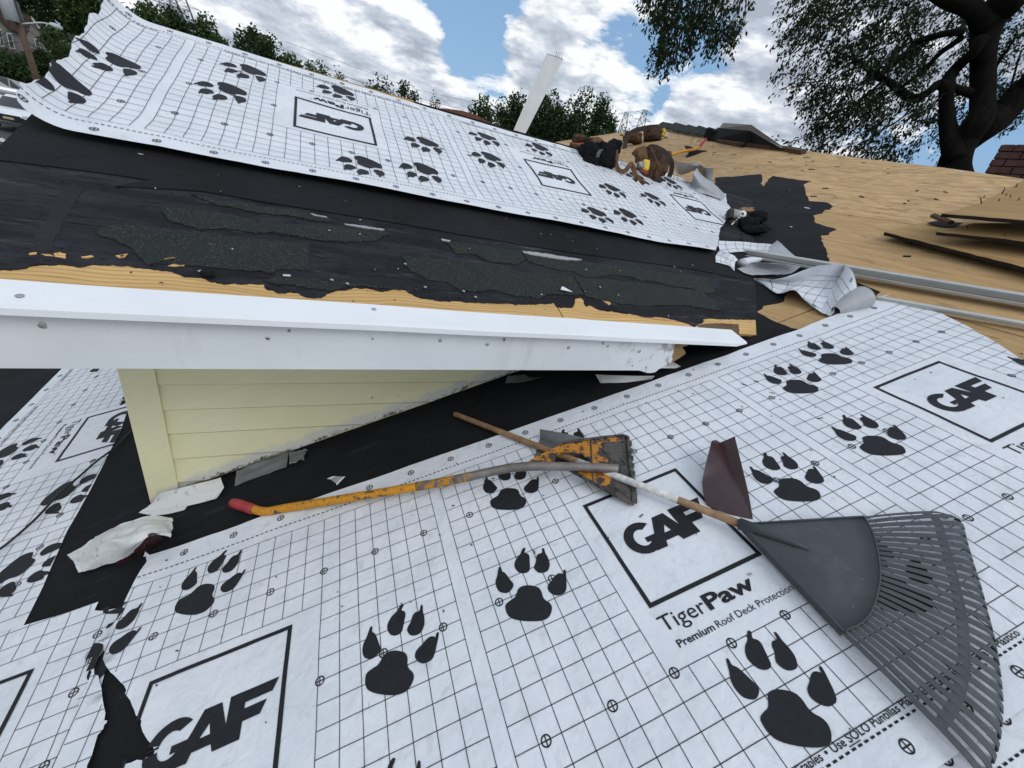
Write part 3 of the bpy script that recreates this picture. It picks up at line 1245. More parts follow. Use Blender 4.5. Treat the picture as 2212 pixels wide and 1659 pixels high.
for i in range(1, len(laps)):
    z1_, z0_ = laps[i - 1] + 0.012, laps[i]
    poly = [(XC1 - .002, z0_), (2.05, z0_), (2.05, z1_), (XC1 - .002, z1_)]
    line_h = lambda x: zmain(x) + 0.030
    big = [(-2, line_h(-2)), (4, line_h(4)), (4, ZC + 3), (-2, ZC + 3)]
    poly = clip_convex(poly, big)
    if len(poly) < 3:
        continue
    # the sawn lower end is not quite straight
    pp = []
    for k in range(len(poly)):
        p_, q_ = poly[k], poly[(k + 1) % len(poly)]
        m = max(1, int(math.hypot(q_[0] - p_[0], q_[1] - p_[1]) / 0.03))
        for s_ in range(m):
            x_, z_ = lerp(p_[0], q_[0], s_ / m), lerp(p_[1], q_[1], s_ / m)
            if abs(z_ - line_h(x_)) < 0.002:
                z_ += 0.006 * noise.noise(V((x_ * 14, i, 3))) + .003 * noise.noise(V((x_ * 47, i, 3)))
            pp.append((x_, z_))
    zc_ = z0_ + 0.006            # downward chamfer added to each board's butt so the lap line shades darker
    mb = MB()
    for lo_, hi_, y_lo, y_hi in ((zc_, z1_, WALL_Y - .017, WALL_Y - .004), (z0_, zc_, WALL_Y - .011, WALL_Y - .017)):
        pc = clip_box(pp, -9, 9, lo_, hi_)
        if len(pc) < 3:
            continue
        fr_ = [V((x_, lerp(y_lo, y_hi, (z_ - lo_) / (hi_ - lo_)), z_)) for x_, z_ in pc]
        bk_ = [V((p.x, WALL_Y + .012, p.z)) for p in fr_]
        n = len(pc)
        fcs = []
        for t_ in tessellate_polygon([[V((x_, z_, 0)) for x_, z_ in pc]]):
            a_, b_, c_ = t_
            nn = (fr_[b_] - fr_[a_]).cross(fr_[c_] - fr_[a_])
            fcs.append((a_, b_, c_) if nn.y < 0 else (c_, b_, a_))
        mb.add(fr_ + bk_, fcs + [(k, (k + 1) % n, (k + 1) % n + n, k + n) for k in range(n)], [siding_uv(p) for p in fr_] * 2)
    if not mb.f:
        continue
    mb.build('siding_board', M['siding'], wall)
# corner board
zb = zmain(XC0) + 0.01
poly = [V((XC0, 0, zmain(XC0) + .012)), V((XC1, 0, zmain(XC1) + .028)), V((XC1, 0, ZC - .34)), V((XC0, 0, ZC - .34))]
mb = MB()
fr = [V((p.x, WALL_Y - .026, p.z)) for p in poly]
bk = [V((p.x, WALL_Y + .03, p.z)) for p in poly]
mid = []
mb.add(fr + bk, [(0, 1, 2, 3), (1, 5, 6, 2), (4, 0, 3, 7), (5, 4, 7, 6)], [(p.x + 7, max(0.0, p.z - zmain(p.x) - .022)) for p in fr] * 2)
mb.build('corner_board', M['siding'], wall)
mb = MB()
mb.box(V((XC0 - .012, WALL_Y + .05, (ZC - .34 + zb) / 2)), V((.012, 0, 0)), V((0, .076, 0)), V((0, 0, (ZC - .34 - zb) / 2)))
mb.uv = [(p.y + 3, max(0.0, p.z - zmain(p.x))) for p in mb.v]
mb.build('corner_board', M['siding'], wall)

# ---- eave: soffit, fascia, drip edge
mb = MB()
mb.box(V((0.6, (1.19 + WALL_Y) / 2, Z_SOF + .006)), V((1.36, 0, 0)), V((0, (WALL_Y - 1.19) / 2, 0)), V((0, 0, .005)))
mb.build('soffit', M['white_paint'], house)
Y_F = 1.17
end_px = K(1280, 480, [(1410, 1275), (1412, 1300), (1400, 1340), (1396, 1380), (1383, 1420), (1388, 1450), (1372, 1478), (1340, 1492), (1318, 1512), (1270, 1530), (1240, 1556), (1200, 1580), (1165, 1572)])
end = [wallp(px, py, Y_F) for px, py in end_px]
zf0 = Z_SOF
poly = [V((-1.0, Y_F, zdorm(Y_F) - .012)), V((end[0].x, Y_F, zdorm(Y_F) - .012))] + end + [V((end[-1].x - .05, Y_F, zf0)), V((-1.0, Y_F, zf0))]
poly = [V((p.x, p.y, max(min(p.z, zdorm(Y_F) - .012), zf0 - .012))) for p in poly]
mb = MB()
mb.prism(poly, V((0, .004, 0)))
xe = max(p.x for p in poly)
mb.uv = [(xe - p.x, p.z) for p in mb.v]
fascia = mb.build('fascia_cladding', M['fascia'], house)
# wooden fascia board behind, its rotten end bare
pts = K(1280, 480, [(1330, 1280), (1520, 1290), (1515, 1330), (1470, 1340), (1495, 1375), (1500, 1400), (1440, 1440), (1390, 1470), (1330, 1500)])
bd = [wallp(px, py, Y_F + .012) for px, py in pts]
bd = [V((-1.0, Y_F + .012, zdorm(Y_F) - .02))] + [bd[0]] + bd[1:] + [V((-1.0, Y_F + .012, zf0 + .01))]
bd = [V((p.x, p.y, min(p.z, zdorm(Y_F) - .02))) for p in bd]
mb = MB()
mb.prism(bd, V((0, .022, 0)))
mb.uv = [(p.x, p.z) for p in mb.v]
mb.build('fascia_board', M['rotten_wood'], house)
# dents, screw heads and holes in the cladding
marks = [(0, 480, 365, 1155, .010, 0), (640, 480, 100, 1265, .008, 1), (640, 480, 285, 1198, .006, 1), (640, 480, 577, 1170, .005, 1), (640, 480, 1008, 1268, .0045, 1),
         (640, 480, 1590, 1283, .008, 0), (640, 480, 1998, 1318, .008, 0), (640, 480, 2145, 1275, .008, 1), (1280, 480, 490, 1345, .009, 0), (1280, 480, 790, 1308, .008, 0),
         (1280, 480, 830, 1332, .008, 0), (1280, 480, 1170, 1300, .006, 1), (1280, 480, 1100, 1378, .011, 0), (1280, 480, 1040, 1500, .005, 1), (1280, 480, 1160, 1515, .007, 0)]
for ox, oy, x_, y_, r_, hole in marks:
    (px, py), = K(ox, oy, [(x_, y_)])
    c = wallp(px, py, Y_F - .001)
    mb = MB()
    r_ *= .72
    mb.blob(c, V((r_, 0, 0)), V((0, .0015, 0)), V((0, 0, r_)), e=1.0, nu=10, nv=4, rough=0.5, seed=x_ * .01)
    h_ = mb.build('nail_head', M['nail_head'], fascia, smooth=True)
    if hole:
        mb = MB()
        mb.blob(c - V((0, .0016, 0)), V((r_ * .42, 0, 0)), V((0, .001, 0)), V((0, 0, r_ * .42)), e=1.0, nu=8, nv=4, rough=0.4, seed=y_ * .01)
        mb.build('nail_hole', M['hole_dark'], fascia, smooth=True)
# drip edge: sloping flange, rounded nose, kicked lip
x0_, x1_ = -1.0, wallp(1583, 718, 1.21).x
prof = [(1.222, zdorm(1.222) + .0035), (1.150, zdorm(1.150) + .0030), (1.143, zdorm(1.150) - .004), (1.142, zdorm(1.150) - .019), (1.150, zdorm(1.150) - .021), (1.1535, zdorm(1.15) - .010), (1.222, zdorm(1.222) + .0015)]
mb = MB()
vs_, uv = [], []
nseg = 46
for i in range(nseg + 1):
    x_ = lerp(x0_, x1_, i / nseg)
    for k, (y_, z_) in enumerate(prof):
        wob = .0020 * noise.noise(V((x_ * 3, y_, 0)))
        xx = x_ + (.035 if (i == nseg and 0 < k < 3) else 0) - (.03 if (i == nseg and k in (3, 4)) else 0)
        vs_.append(V((xx, y_, z_ + wob)))
        uv.append((x_, y_))
n = len(prof)
fcs = [(i * n + k, (i + 1) * n + k, (i + 1) * n + (k + 1) % n, i * n + (k + 1) % n) for i in range(nseg) for k in range(n)]
mb.add(vs_, fcs + [tuple(range(n)), tuple(reversed([nseg * n + k for k in range(n)]))], uv)
drip = mb.build('drip_edge', M['drip_white'], house)
for ox, oy, x_, y_ in ((0, 480, 168, 895), (640, 480, 1018, 1012)):
    (px, py), = K(ox, oy, [(x_, y_)])
    c = dormp(px, py, .0045)
    mb = MB()
    mb.blob(c, V((.0075, 0, 0)), U_DORM * .0065, N_DORM * .0015, e=1, nu=12, nv=4)
    mb.build('nail_head', M['nail_head'], drip, smooth=True)

# ---- shingles still capping the main ridge
cap_px = [(1428, 275), (1455, 278), (1482, 283), (1505, 287), (1526, 290), (1546, 293), (1564, 296), (1582, 299)]
for i in range(len(cap_px) - 1):
    p, q = mainp(*cap_px[i], 0.02), mainp(*cap_px[i + 1], 0.02)
    t_ = (q - p)
    mb = MB()
    side_ = E_MAIN * 0.22
    lift_ = .02 if i % 2 else .01
    mb.prism([p - side_ + N_MAIN * (lift_ + .02), q - side_ * 1.05 + N_MAIN * .01, q + side_ * .2 + N_MAIN * .07, p + side_ * .2 + N_MAIN * (lift_ + .09)], N_MAIN * .022)
    mb.uv = [(v.x, v.y) for v in mb.v]
    mb.build('ridge_shingle', M['shingle'], house)
# ------------------------------------------------------------------ printed roofing membrane
U6 = 0.1524                       # the print repeats in steps of six inches
SKEW = math.radians(-3.0358)
R1 = E_MAIN * math.cos(SKEW) + Y_AX * math.sin(SKEW)
C1 = Y_AX * math.cos(SKEW) - E_MAIN * math.sin(SKEW)
S0_MAIN, T0_MAIN = -0.89787, 1.16845


def wrinkle(x, y, seed, amp, wl):
    q = V((x / wl, y / wl, seed))
    r = 1 - abs(noise.noise(q)) * 2.2
    return amp * (0.55 * noise.noise(q * 0.7 + V((9, 3, 0))) + 0.45 * max(0, r) ** 3)


def main_st(px, py):
    d = mainp(px, py) - O_MAIN
    return (d.dot(R1) - S0_MAIN) / U6, (T0_MAIN - d.dot(C1)) / U6


def surf_main(S, T, h=0.0):
    w_ = 0.0095 + wrinkle(S * .7, T * 1.0, 3.3, .0052, 2.4) + wrinkle(S, T, 8.1, .0028, .9)
    # bulges towards the far end
    e = max(0, min(1, (S - 13) / 9))
    w_ += e * (.013 * (0.5 + noise.noise(V((S * .55, T * .42, 1.7)))) + 0.010 * max(0, noise.noise(V((S * .2, T * 1.3, 6)))))
    if T < 0.4:
        w_ += .004 * (0.4 - T) * (1 + noise.noise(V((S * .9, 2, 2)))) * (1 + 2.2 * e)
    endline = 22.3 + 0.2 * T
    e2 = max(0, S - endline + 1.5)
    w_ += 0.012 * e2 * e2
    w_ += 0.006 * math.exp(-((S + .85) / .5) ** 2)
    return O_MAIN + R1 * (S0_MAIN + U6 * S) + C1 * (T0_MAIN - U6 * T) + N_MAIN * (w_ + h)


# second roll whose edge shows in the near right corner: one roll width further down
def surf_next(S, T, h=0.0):
    w_ = 0.004 + wrinkle(S, T, 5.5, .002, 1.4)
    return O_MAIN + R1 * (S0_MAIN + U6 * (S + 1.3)) + C1 * (T0_MAIN - U6 * (T + 7.72)) + N_MAIN * (w_ + h)


FL_K = list(range(-4, 18))
FL_T = [7.2, 6.2, 5.2, 4.2, 3.21, 2.2, 1.16, .19, -.87, -1.92, -2.99, -4.13, -5.27, -6.45, -7.6, -8.77, -10, -11.16, -12.4, -13.7, -15.1, -16.6]


def surf_left(S, T, h=0.0):
    tm = table(19.0 - S, FL_K, FL_T)
    sm = -1.17 - (T - 1.83) * 1.1 + .1 * (tm - 1.2)
    w_ = 0.0035 + wrinkle(S, T, 2.5, .003, 1.1)
    return O_MAIN + R1 * (S0_MAIN + U6 * sm) + C1 * (T0_MAIN - U6 * tm) + N_MAIN * (w_ + h)


def left_st(px, py):
    sm, tm = main_st(px, py)
    k = table(-tm, [-t for t in FL_T], FL_K)
    T = 1.83 - (sm + 1.17 - .1 * (tm - 1.2)) / 1.1
    return 19.0 - k, T


def surf_corner(S, T, h=0.0):
    tm = 1.5 + (S - 8.22) * 1.02
    sm = -1.15 - (T - 1.83) * 1.06 + .08 * (tm - 1.2)
    w_ = 0.0058 + wrinkle(S * .8, T, 4.5, .0035, .9) + .004 * math.exp(-((tm - .45) / .2) ** 2)
    return O_MAIN + R1 * (S0_MAIN + U6 * sm) + C1 * (T0_MAIN - U6 * tm) + N_MAIN * (w_ + h)


def corner_st(px, py):
    sm, tm = main_st(px, py)
    return 8.22 + (tm - 1.5) / 1.02, 1.83 - (sm + 1.15 - .08 * (tm - 1.2)) / 1.06


# dormer roll, laid with its lettering upside down; s runs along +X
S0_D, T0_D = -0.45132, 1.70417


def tsc(s):
    return table(s, [-1, 3, 7, 11, 14], [1.041, 1.003, .98, .968, .985])


def surf_dorm(S, T, h=0.0):
    s = 12.95 - S
    t = T * tsc(s)
    w_ = 0.014 + wrinkle(s * .5, t * 1.2, 1.1, .0038, 1.1) + .0048 * math.sin(t * 2.6 + 2.2 * noise.noise(V((s * .35, t * .2, 4)))) * (0.5 + 0.8 * noise.noise(V((s * .3, t * .25, 1))))
    if t < 1.2:                      # the lower edge stands off the felt
        w_ += .012 * (1.2 - t) ** 1.5 * (0.6 + 0.6 * noise.noise(V((s * .33, 8, 1)))) + .006 * (1.2 - t)
    s1 = -1.45 - 0.03 * (T - 4)
    x = S0_D + U6 * s
    a_ = x
    lift = 0.0
    if s < s1:                       # loose end curling up off the rake
        rc = 0.12 + 0.006 * T
        th = (s1 - s) * U6 / rc
        a_ = S0_D + U6 * s1 - rc * math.sin(th)
        lift = rc * (1 - math.cos(th)) + 0.006 * th * noise.noise(V((T * .7, s * .5, 2)))
    return O_DORM + E_DORM * a_ + U_DORM * (T0_D + U6 * t) + N_DORM * (w_ + lift + h)


def dorm_st(px, py):
    d = dormp(px, py) - O_DORM
    s = (d.x - S0_D) / U6
    t = (d.dot(U_DORM) - T0_D) / U6
    return 12.95 - s, t / tsc(s)


# ---- the print
PAW = {
    'pad': [(-.34, -.09), (-.32, -.18), (-.22, -.21), (-.13, -.22), (-.07, -.28), (-.01, -.35), (.11, -.35), (.23, -.29), (.32, -.22), (.34, -.13), (.32, -.03), (.34, .04), (.39, .10), (.40, .18), (.35, .26), (.27, .32), (.16, .32), (.06, .29), (-.09, .22), (-.22, .14), (-.31, .06), (-.34, -.02)],
    't1': [(-.36, -.57), (-.34, -.65), (-.28, -.73), (-.24, -.81), (-.21, -.87), (-.18, -.88), (-.17, -.85), (-.19, -.78), (-.14, -.74), (-.11, -.65), (-.09, -.55), (-.06, -.46), (-.08, -.41), (-.14, -.37), (-.21, -.35), (-.28, -.38), (-.34, -.43), (-.36, -.51)],
    't2': [(.06, -.75), (.10, -.84), (.17, -.91), (.26, -.95), (.31, -1.02), (.36, -1.05), (.39, -1.03), (.38, -1.0), (.33, -.94), (.39, -.90), (.40, -.84), (.37, -.76), (.34, -.67), (.30, -.57), (.23, -.55), (.15, -.57), (.09, -.63)],
    't3': [(.38, -.56), (.40, -.61), (.47, -.68), (.50, -.76), (.56, -.81), (.64, -.79), (.67, -.88), (.69, -.89), (.71, -.86), (.69, -.76), (.70, -.68), (.69, -.56), (.65, -.48), (.59, -.42), (.50, -.42), (.42, -.46)],
    't4': [(.46, -.15), (.50, -.20), (.59, -.24), (.65, -.28), (.73, -.31), (.79, -.29), (.82, -.25), (.83, -.30), (.87, -.33), (.89, -.31), (.86, -.23), (.82, -.14), (.77, -.03), (.71, .05), (.61, .06), (.54, .04), (.48, -.02), (.45, -.09)]}


def smooth2(poly):
    """one round of corner cutting"""
    out = []
    for i in range(len(poly)):
        a_, b_ = poly[i], poly[(i + 1) % len(poly)]
        out.append((a_[0] * .75 + b_[0] * .25, a_[1] * .75 + b_[1] * .25))
        out.append((a_[0] * .25 + b_[0] * .75, a_[1] * .25 + b_[1] * .75))
    return out


PAW = {k: smooth2(v) for k, v in PAW.items()}
PAW_AT = [(.55, 1.40), (4.03, 4.20), (6.40, 4.10), (6.83, 1.85), (.98, 6.84), (3.66, 6.27)]


def rect(x0, x1, y0, y1):
    return [(x0, y0), (x1, y0), (x1, y1), (x0, y1)]


def ring(cx, cy, r, w_, n=16):
    out = []
    for i in range(n):
        a0, a1 = 2 * math.pi * i / n, 2 * math.pi * (i + 1) / n
        out.append([(cx + math.cos(a0) * r, cy + math.sin(a0) * r), (cx + math.cos(a1) * r, cy + math.sin(a1) * r),
                    (cx + math.cos(a1) * (r - w_), cy + math.sin(a1) * (r - w_)), (cx + math.cos(a0) * (r - w_), cy + math.sin(a0) * (r - w_))])
    return out


def text_polys(txt, height, s_from, s_to, base, bold=0.0, shear=0.0):
    """letters as triangles in print coordinates, fitted between s_from and s_to on a base line"""
    cu = bpy.data.curves.new('lettering', 'FONT')
    cu.body = txt
    cu.size = 1.0
    cu.resolution_u = 3
    cu.offset = bold
    cu.shear = shear
    ob = bpy.data.objects.new('lettering', cu)
    COL.objects.link(ob)
    dg = bpy.context.evaluated_depsgraph_get()
    me = ob.evaluated_get(dg).to_mesh()
    me.calc_loop_triangles()
    vs_ = [tuple(v.co[:2]) for v in me.vertices]
    tr = [tuple(t.vertices) for t in me.loop_triangles]
    x0_, x1_ = min(v[0] for v in vs_), max(v[0] for v in vs_)
    ky = height / 0.70
    kx = (s_to - s_from) / (x1_ - x0_)
    out = [[(s_from + (vs_[i][0] - x0_) * kx, base - vs_[i][1] * ky) for i in t] for t in tr]
    ob.evaluated_get(dg).to_mesh_clear()
    bpy.data.objects.remove(ob)
    return out


def glyph_G():
    cx, cy, ro, ri = 8.865, 3.815, .352, .158
    a0, a1 = math.radians(-38), math.radians(-340)
    n = 22
    o = [(cx + math.cos(lerp(a0, a1, i / n)) * ro, cy + math.sin(lerp(a0, a1, i / n)) * ro * .95) for i in range(n + 1)]
    # outer runs from upper right round the left to the lower right, then the bar
    outer = [(cx + ro * math.cos(math.radians(d)) * .98, cy + ro * .95 * math.sin(math.radians(d))) for d in range(-42, -331, -12)]
    inner = [(cx + ri * math.cos(math.radians(d)), cy + ri * 1.12 * math.sin(math.radians(d))) for d in range(-318, -47, 12)]
    bar = [(cx + ro * .95, cy + .02), (cx + .03, cy + .02), (cx + .03, cy + .125), (cx + ri * .95, cy + .125)]
    poly = outer + [(cx + ro * .90, cy + .14)] + bar + inner
    return poly


GAF = [glyph_G(),
       [(8.95, 4.15), (9.27, 3.52), (9.52, 3.52), (9.74, 4.15), (9.51, 4.15), (9.475, 4.045), (9.215, 4.045), (9.175, 4.15)],
       [(9.64, 4.15), (9.64, 3.50), (10.36, 3.50), (10.28, 3.67), (9.88, 3.67), (9.88, 3.755), (10.21, 3.755), (10.13, 3.925), (9.88, 3.925), (9.88, 4.15)]]
A_HOLE = [(9.285, 3.90), (9.43, 3.90), (9.39, 3.745)]
LETTERS = None


def letters():
    global LETTERS
    if LETTERS is None:
        L = []
        for i, g in enumerate(GAF):
            if i == 1:
                tr = tessellate_polygon([[V((p[0], p[1], 0)) for p in g], [V((p[0], p[1], 0)) for p in A_HOLE]])
                al = g + A_HOLE
            else:
                tr = tessellate_polygon([[V((p[0], p[1], 0)) for p in g]])
                al = g
            L += [[al[k] for k in t] for t in tr]
        w_ = .072
        L += [rect(8.22, 10.48, 2.68, 2.68 + w_), rect(8.22, 10.48, 4.95 - w_, 4.95), rect(8.22, 8.22 + w_, 2.68 + w_, 4.95 - w_), rect(10.48 - w_, 10.48, 2.68 + w_, 4.95 - w_)]
        L += text_polys('Tiger', .235, 8.21, 9.02, 5.34)
        L += text_polys('Paw', .235, 9.05, 9.97, 5.34, bold=.028)
        L += text_polys('TM', .05, 9.98, 10.06, 5.16)
        L += text_polys('Premium', .105, 8.28, 8.93, 5.60, bold=.018)
        L += text_polys('Roof Deck Protection', .105, 8.98, 10.45, 5.60)
        L += text_polys('Use ONLY Plastic Cap Nails or Plastic Cap Staples', .085, 6.28, 9.03, 7.245, bold=.012)
        L += text_polys('\u2022', .085, 9.09, 9.13, 7.245, bold=.02)
        L += text_polys('Use S\u00d3LO Puntillas Pl\u00e1sticas o Grapas con Tapa de Pl\u00e1stico', .085, 9.19, 12.55, 7.245, bold=.012)
        L.append(rect(9.40, 9.58, 7.262, 7.272))
        LETTERS = L
    return LETTERS


def grid_polys(m):
    """ruled grid, nail circles and dashed lap lines of one 8-unit repeat starting at 8*m"""
    w_ = .0052
    o = []
    b = 8 * m
    for n in range(21):
        T = .5 + n / 3
        if 2.6 < T < 5.7:
            segs = [(2.97, 5.30), (5.56, 7.893)]
        else:
            segs = [(5.56, 13.30)]
        for s0_, s1_ in segs:
            o.append(rect(b + s0_ - w_, b + s1_ + w_, T - w_, T + w_))
    for k in range(8):
        for c0 in (2.97, 5.56):
            o.append(rect(b + c0 + k / 3 - w_, b + c0 + k / 3 + w_, .5, 7.1667))
    for k in range(1, 9):
        s_ = b + 7.893 + k * 3.077 / 9
        o.append(rect(s_ - w_, s_ + w_, .5, 2.5))
        o.append(rect(s_ - w_, s_ + w_, 5.8333, 7.1667))
    for k in range(8):
        for T in (0, 1.8333, 3.8333, 5.8333, 7.5):
            s_ = b + 3 + k
            if T == 3.8333 and k in (5, 6, 7):
                continue
            r = .078 if T in (0, 7.5) else .074
            o += ring(s_, T, r, .019)
            o.append(rect(s_ - .008, s_ + .008, T - r * .8, T + r * .8))
            o.append(rect(s_ - r * .8, s_ + r * .8, T - .008, T + .008))
    for k in range(80):
        for T in (.27, 7.30):
            s_ = b + 3 + k * .1
            o.append(rect(s_, s_ + .06, T - .012, T + .012))
    return o


def make_sheet(name, label, outline, surf, mods, cell, group=None, h_print=.0011, letter_cell=None, pawsel=None):
    vs_, fc, uv = drape([outline], surf, cell)
    root = obj(name, vs_, fc, M['membrane'], uvs=uv, smooth=True)
    tag(root, label, 'roof membrane', group)
    smin, smax = min(p[0] for p in outline), max(p[0] for p in outline)
    tmin, tmax = min(p[1] for p in outline), max(p[1] for p in outline)

    def hit(poly):
        x = [p[0] for p in poly]
        y = [p[1] for p in poly]
        return max(x) > smin and min(x) < smax and max(y) > tmin and min(y) < tmax
    sp = lambda a_, b_: surf(a_, b_, h_print)
    sp2 = lambda a_, b_: surf(a_, b_, h_print + .0004)
    polys = [q for m in mods for q in grid_polys(m) if hit(q)]
    vs_, fc, uv = drape(polys, sp, .125, keep=outline)
    if fc:
        obj('printed_grid', vs_, fc, M['print_ink'], root, uv)['kind'] = 'stuff'
    polys = [[(p[0] + 8 * m, p[1]) for p in q] for m in mods for q in letters()]
    polys = [q for q in polys if hit(q)]
    vs_, fc, uv = drape(polys, sp2, letter_cell or .25, keep=outline)
    if fc:
        obj('printed_lettering', vs_, fc, M['print_ink'], root, uv)['kind'] = 'stuff'
    for m in mods:
        for s_, t_ in PAW_AT:
            polys = [[(p[0] + s_ + 8 * m, p[1] + t_) for p in q] for q in PAW.values()]
            if not any(hit(q) for q in polys):
                continue
            vs_, fc, uv = drape(polys, sp2, .12, keep=outline)
            if len(fc) > 12:
                obj('paw_print', vs_, fc, M['print_ink'], root, uv)
    return root


# ---- outlines
# near sheet: cut end on the left, long edge along the dormer, far end near the valley, tear in the lower left
tear = [main_st(px, py) for px, py in K(0, 1440, [
    (955, 510), (918, 600), (925, 640), (940, 680), (925, 740), (945, 790), (985, 850), (1020, 880), (1060, 925), (1100, 965), (1115, 1000), (1105, 1030), (1150, 1090), (1165, 1130), (1190, 1180), (1200, 1215),
    (1250, 1265), (1245, 1300), (1260, 1360), (1300, 1430), (1340, 1470), (1362, 1530), (1345, 1565), (1290, 1580), (1260, 1605), (1210, 1600), (1160, 1625), (1100, 1640), (1070, 1690), (1040, 1780), (980, 1800),
    (780, 1800), (790, 1650), (830, 1560), (850, 1480), (875, 1390), (920, 1340), (930, 1300), (975, 1265), (930, 1262), (940, 1200), (925, 1130), (915, 1060), (910, 990), (892, 930), (885, 880), (850, 870), (808, 900), (830, 850), (800, 815),
    (785, 740), (760, 705), (795, 690), (840, 620), (870, 580), (890, 600)])]
top_edge = []
S = -0.87
while S < 21.5:
    top_edge.append((S, -0.26 - .05 * max(0, (S - 14)) * .12 + .025 * noise.noise(V((S * .8, 0, 0)))))
    S += .5
far_end = [main_st(*q) for q in [(1898, 652), (1965, 664), (2030, 686), (2090, 712), (2130, 735), (2180, 768), (2230, 800), (2330, 850)]]
left_end = [main_st(*q) for q in K(0, 960, [(1285, 1475), (1297, 1560), (1240, 1640)])] + [main_st(*q) for q in K(0, 1440, [(1190, 75), (1135, 180), (1110, 235), (1085, 300), (1090, 320), (1060, 360), (1020, 400), (1000, 430)])]
out_main = top_edge + [far_end[0]] + ragged(far_end, .25, .05, 2, closed=False)[1:] + [(far_end[-1][0], 7.75), (3.0, 7.76)] + [(-0.72, 7.75), (-0.74, 4.6)]
seam_l = [main_st(*q) for q in K(0, 1440, [(600, 1450), (690, 1235), (755, 1045), (830, 870)])]
# walk the cut end upwards, going round the tear
i_b = 31
out_main += [(-0.78, 3.6)] + [(tear[i][0], tear[i][1]) for i in range(len(tear) - 1, i_b - 1, -1)][::-1][:0]
low = [p for p in tear[30:33]]
right_side = tear[0:31]          # from the tip of the tear down its right-hand side
left_side = tear[31:]            # from the bottom up its left-hand side
# the strip between the tear and the cut end belongs to the same sheet
out_main = top_edge + [far_end[0]] + ragged(far_end, .25, .05, 2, closed=False)[1:] + [(far_end[-1][0], 7.75), (tear[30][0] + .1, 7.75)]
out_main += list(reversed(right_side)) + list(reversed(left_side)) + [(tear[31][0] - .02, 7.75), (-0.76, 7.75), (-0.78, 3.11), (-0.79, 2.78), (-0.83, 2.45), (-0.87, 1.8), (-0.90, 1.2)] + list(reversed(left_end))[1:]
near_sheet = make_sheet('roof_membrane', 'large white printed membrane sheet under the rake and yellow shovel, torn at its lower left', out_main, surf_main, range(-1, 4), .25,
                        'printed membrane sheets')

near2 = [main_st(*q) for q in [(2060, 1640), (2100, 1590), (2240, 1500), (2400, 1500), (2400, 1800), (2000, 1800)]]
o2 = [(s_ - 1.3, t_ - 7.72) for s_, t_ in near2]
o2 = [(-2.0, -.06), (21.5, -.06), (21.5, 7.75), (-2.0, 7.75)]
make_sheet('roof_membrane', 'sliver of white printed membrane in the bottom right corner under the larger sheet', o2, surf_next, (-1, 0, 1, 2), .5, 'printed membrane sheets')

# strip across the slope below the dormer front
edge_l = [left_st(*q) for q in K(0, 960, [(360, 0), (0, 390)])]
blk = [left_st(*q) for q in K(0, 960, [(1165, 45), (1050, 400), (870, 760), (750, 990), (590, 1270), (430, 1640)])] + [left_st(*q) for q in K(0, 1440, [(380, 100), (205, 450)])]
o3 = [(2.0, 7.75), (2.0, 1.0)] + [(blk[0][0] - 2.5, blk[0][1] - 1.2)] + blk + [(17.5, blk[-1][1]), (19.4, 3.3), (19.4, 7.75)]
o3 = [(2.0, 7.75)] + [(2.0, 2.2)] + blk + [(blk[-1][0] + .5, blk[-1][1] + .1), (19.5, 4.0), (19.5, 7.75)]
make_sheet('roof_membrane', 'white printed membrane strip below the dormer front, seen left of the corner board', o3, surf_left, (-1, 0, 1, 2), .25, 'printed membrane sheets')

c_edge = [corner_st(*q) for q in K(0, 1440, [(870, 235), (490, 365), (205, 450), (-60, 540)])]
o4 = [(c_edge[0][0], c_edge[0][1] - .0)] + c_edge[1:] + [(c_edge[-1][0], 7.5), (16, 7.5), (16, 1.4)] + [corner_st(*q) for q in K(0, 1440, [(760, 1340), (850, 1100), (960, 700), (1100, 300), (1010, 290), (880, 310), (830, 305)])]
make_sheet('roof_membrane', 'white printed membrane in the bottom left corner with a boxed logo cut by the frame', o4, surf_corner, (0, 1), .25, 'printed membrane sheets')

# dormer sheet
rt = [dorm_st(px, py) for px, py in K(1280, 480, [(1560, -45), (1840, 30), (1850, 120), (1875, 155), (1830, 270), (1785, 330), (1775, 430), (1755, 490), (1720, 548)])]
low_edge, up_edge = [], []
S = rt[-1][0]
while S < 14.9:
    low_edge.append((S, -.25 + .03 * noise.noise(V((S * .5, 0, 4)))))
    S += .4
low_edge.append((15.02, -.19))
endc = [(15.12, 0.0), (15.22, .4), (15.16, .9), (15.12, 1.3), (15.22, 1.9), (15.14, 2.6), (15.18, 3.2), (15.32, 3.9), (15.26, 4.4), (15.34, 5.0), (15.42, 5.4), (15.34, 5.9), (15.46, 6.5), (15.50, 7.0), (15.60, 7.5), (15.66, 7.78)]
S = 15.66
while S > rt[0][0]:
    up_edge.append((S, 7.78 + .03 * noise.noise(V((S * .5, 0, 9)))))
    S -= .4
o5 = low_edge + ragged(endc, .15, .06, 7, closed=False) + up_edge + ragged(rt, .2, .05, 3, closed=False)
dorm_sheet = make_sheet('roof_membrane', 'white printed membrane across the dormer roof, lettering upside down, left end curling up', o5, surf_dorm, (-2, -1, 0, 1), .125,
                        'printed membrane sheets', h_print=.0022, letter_cell=.125)


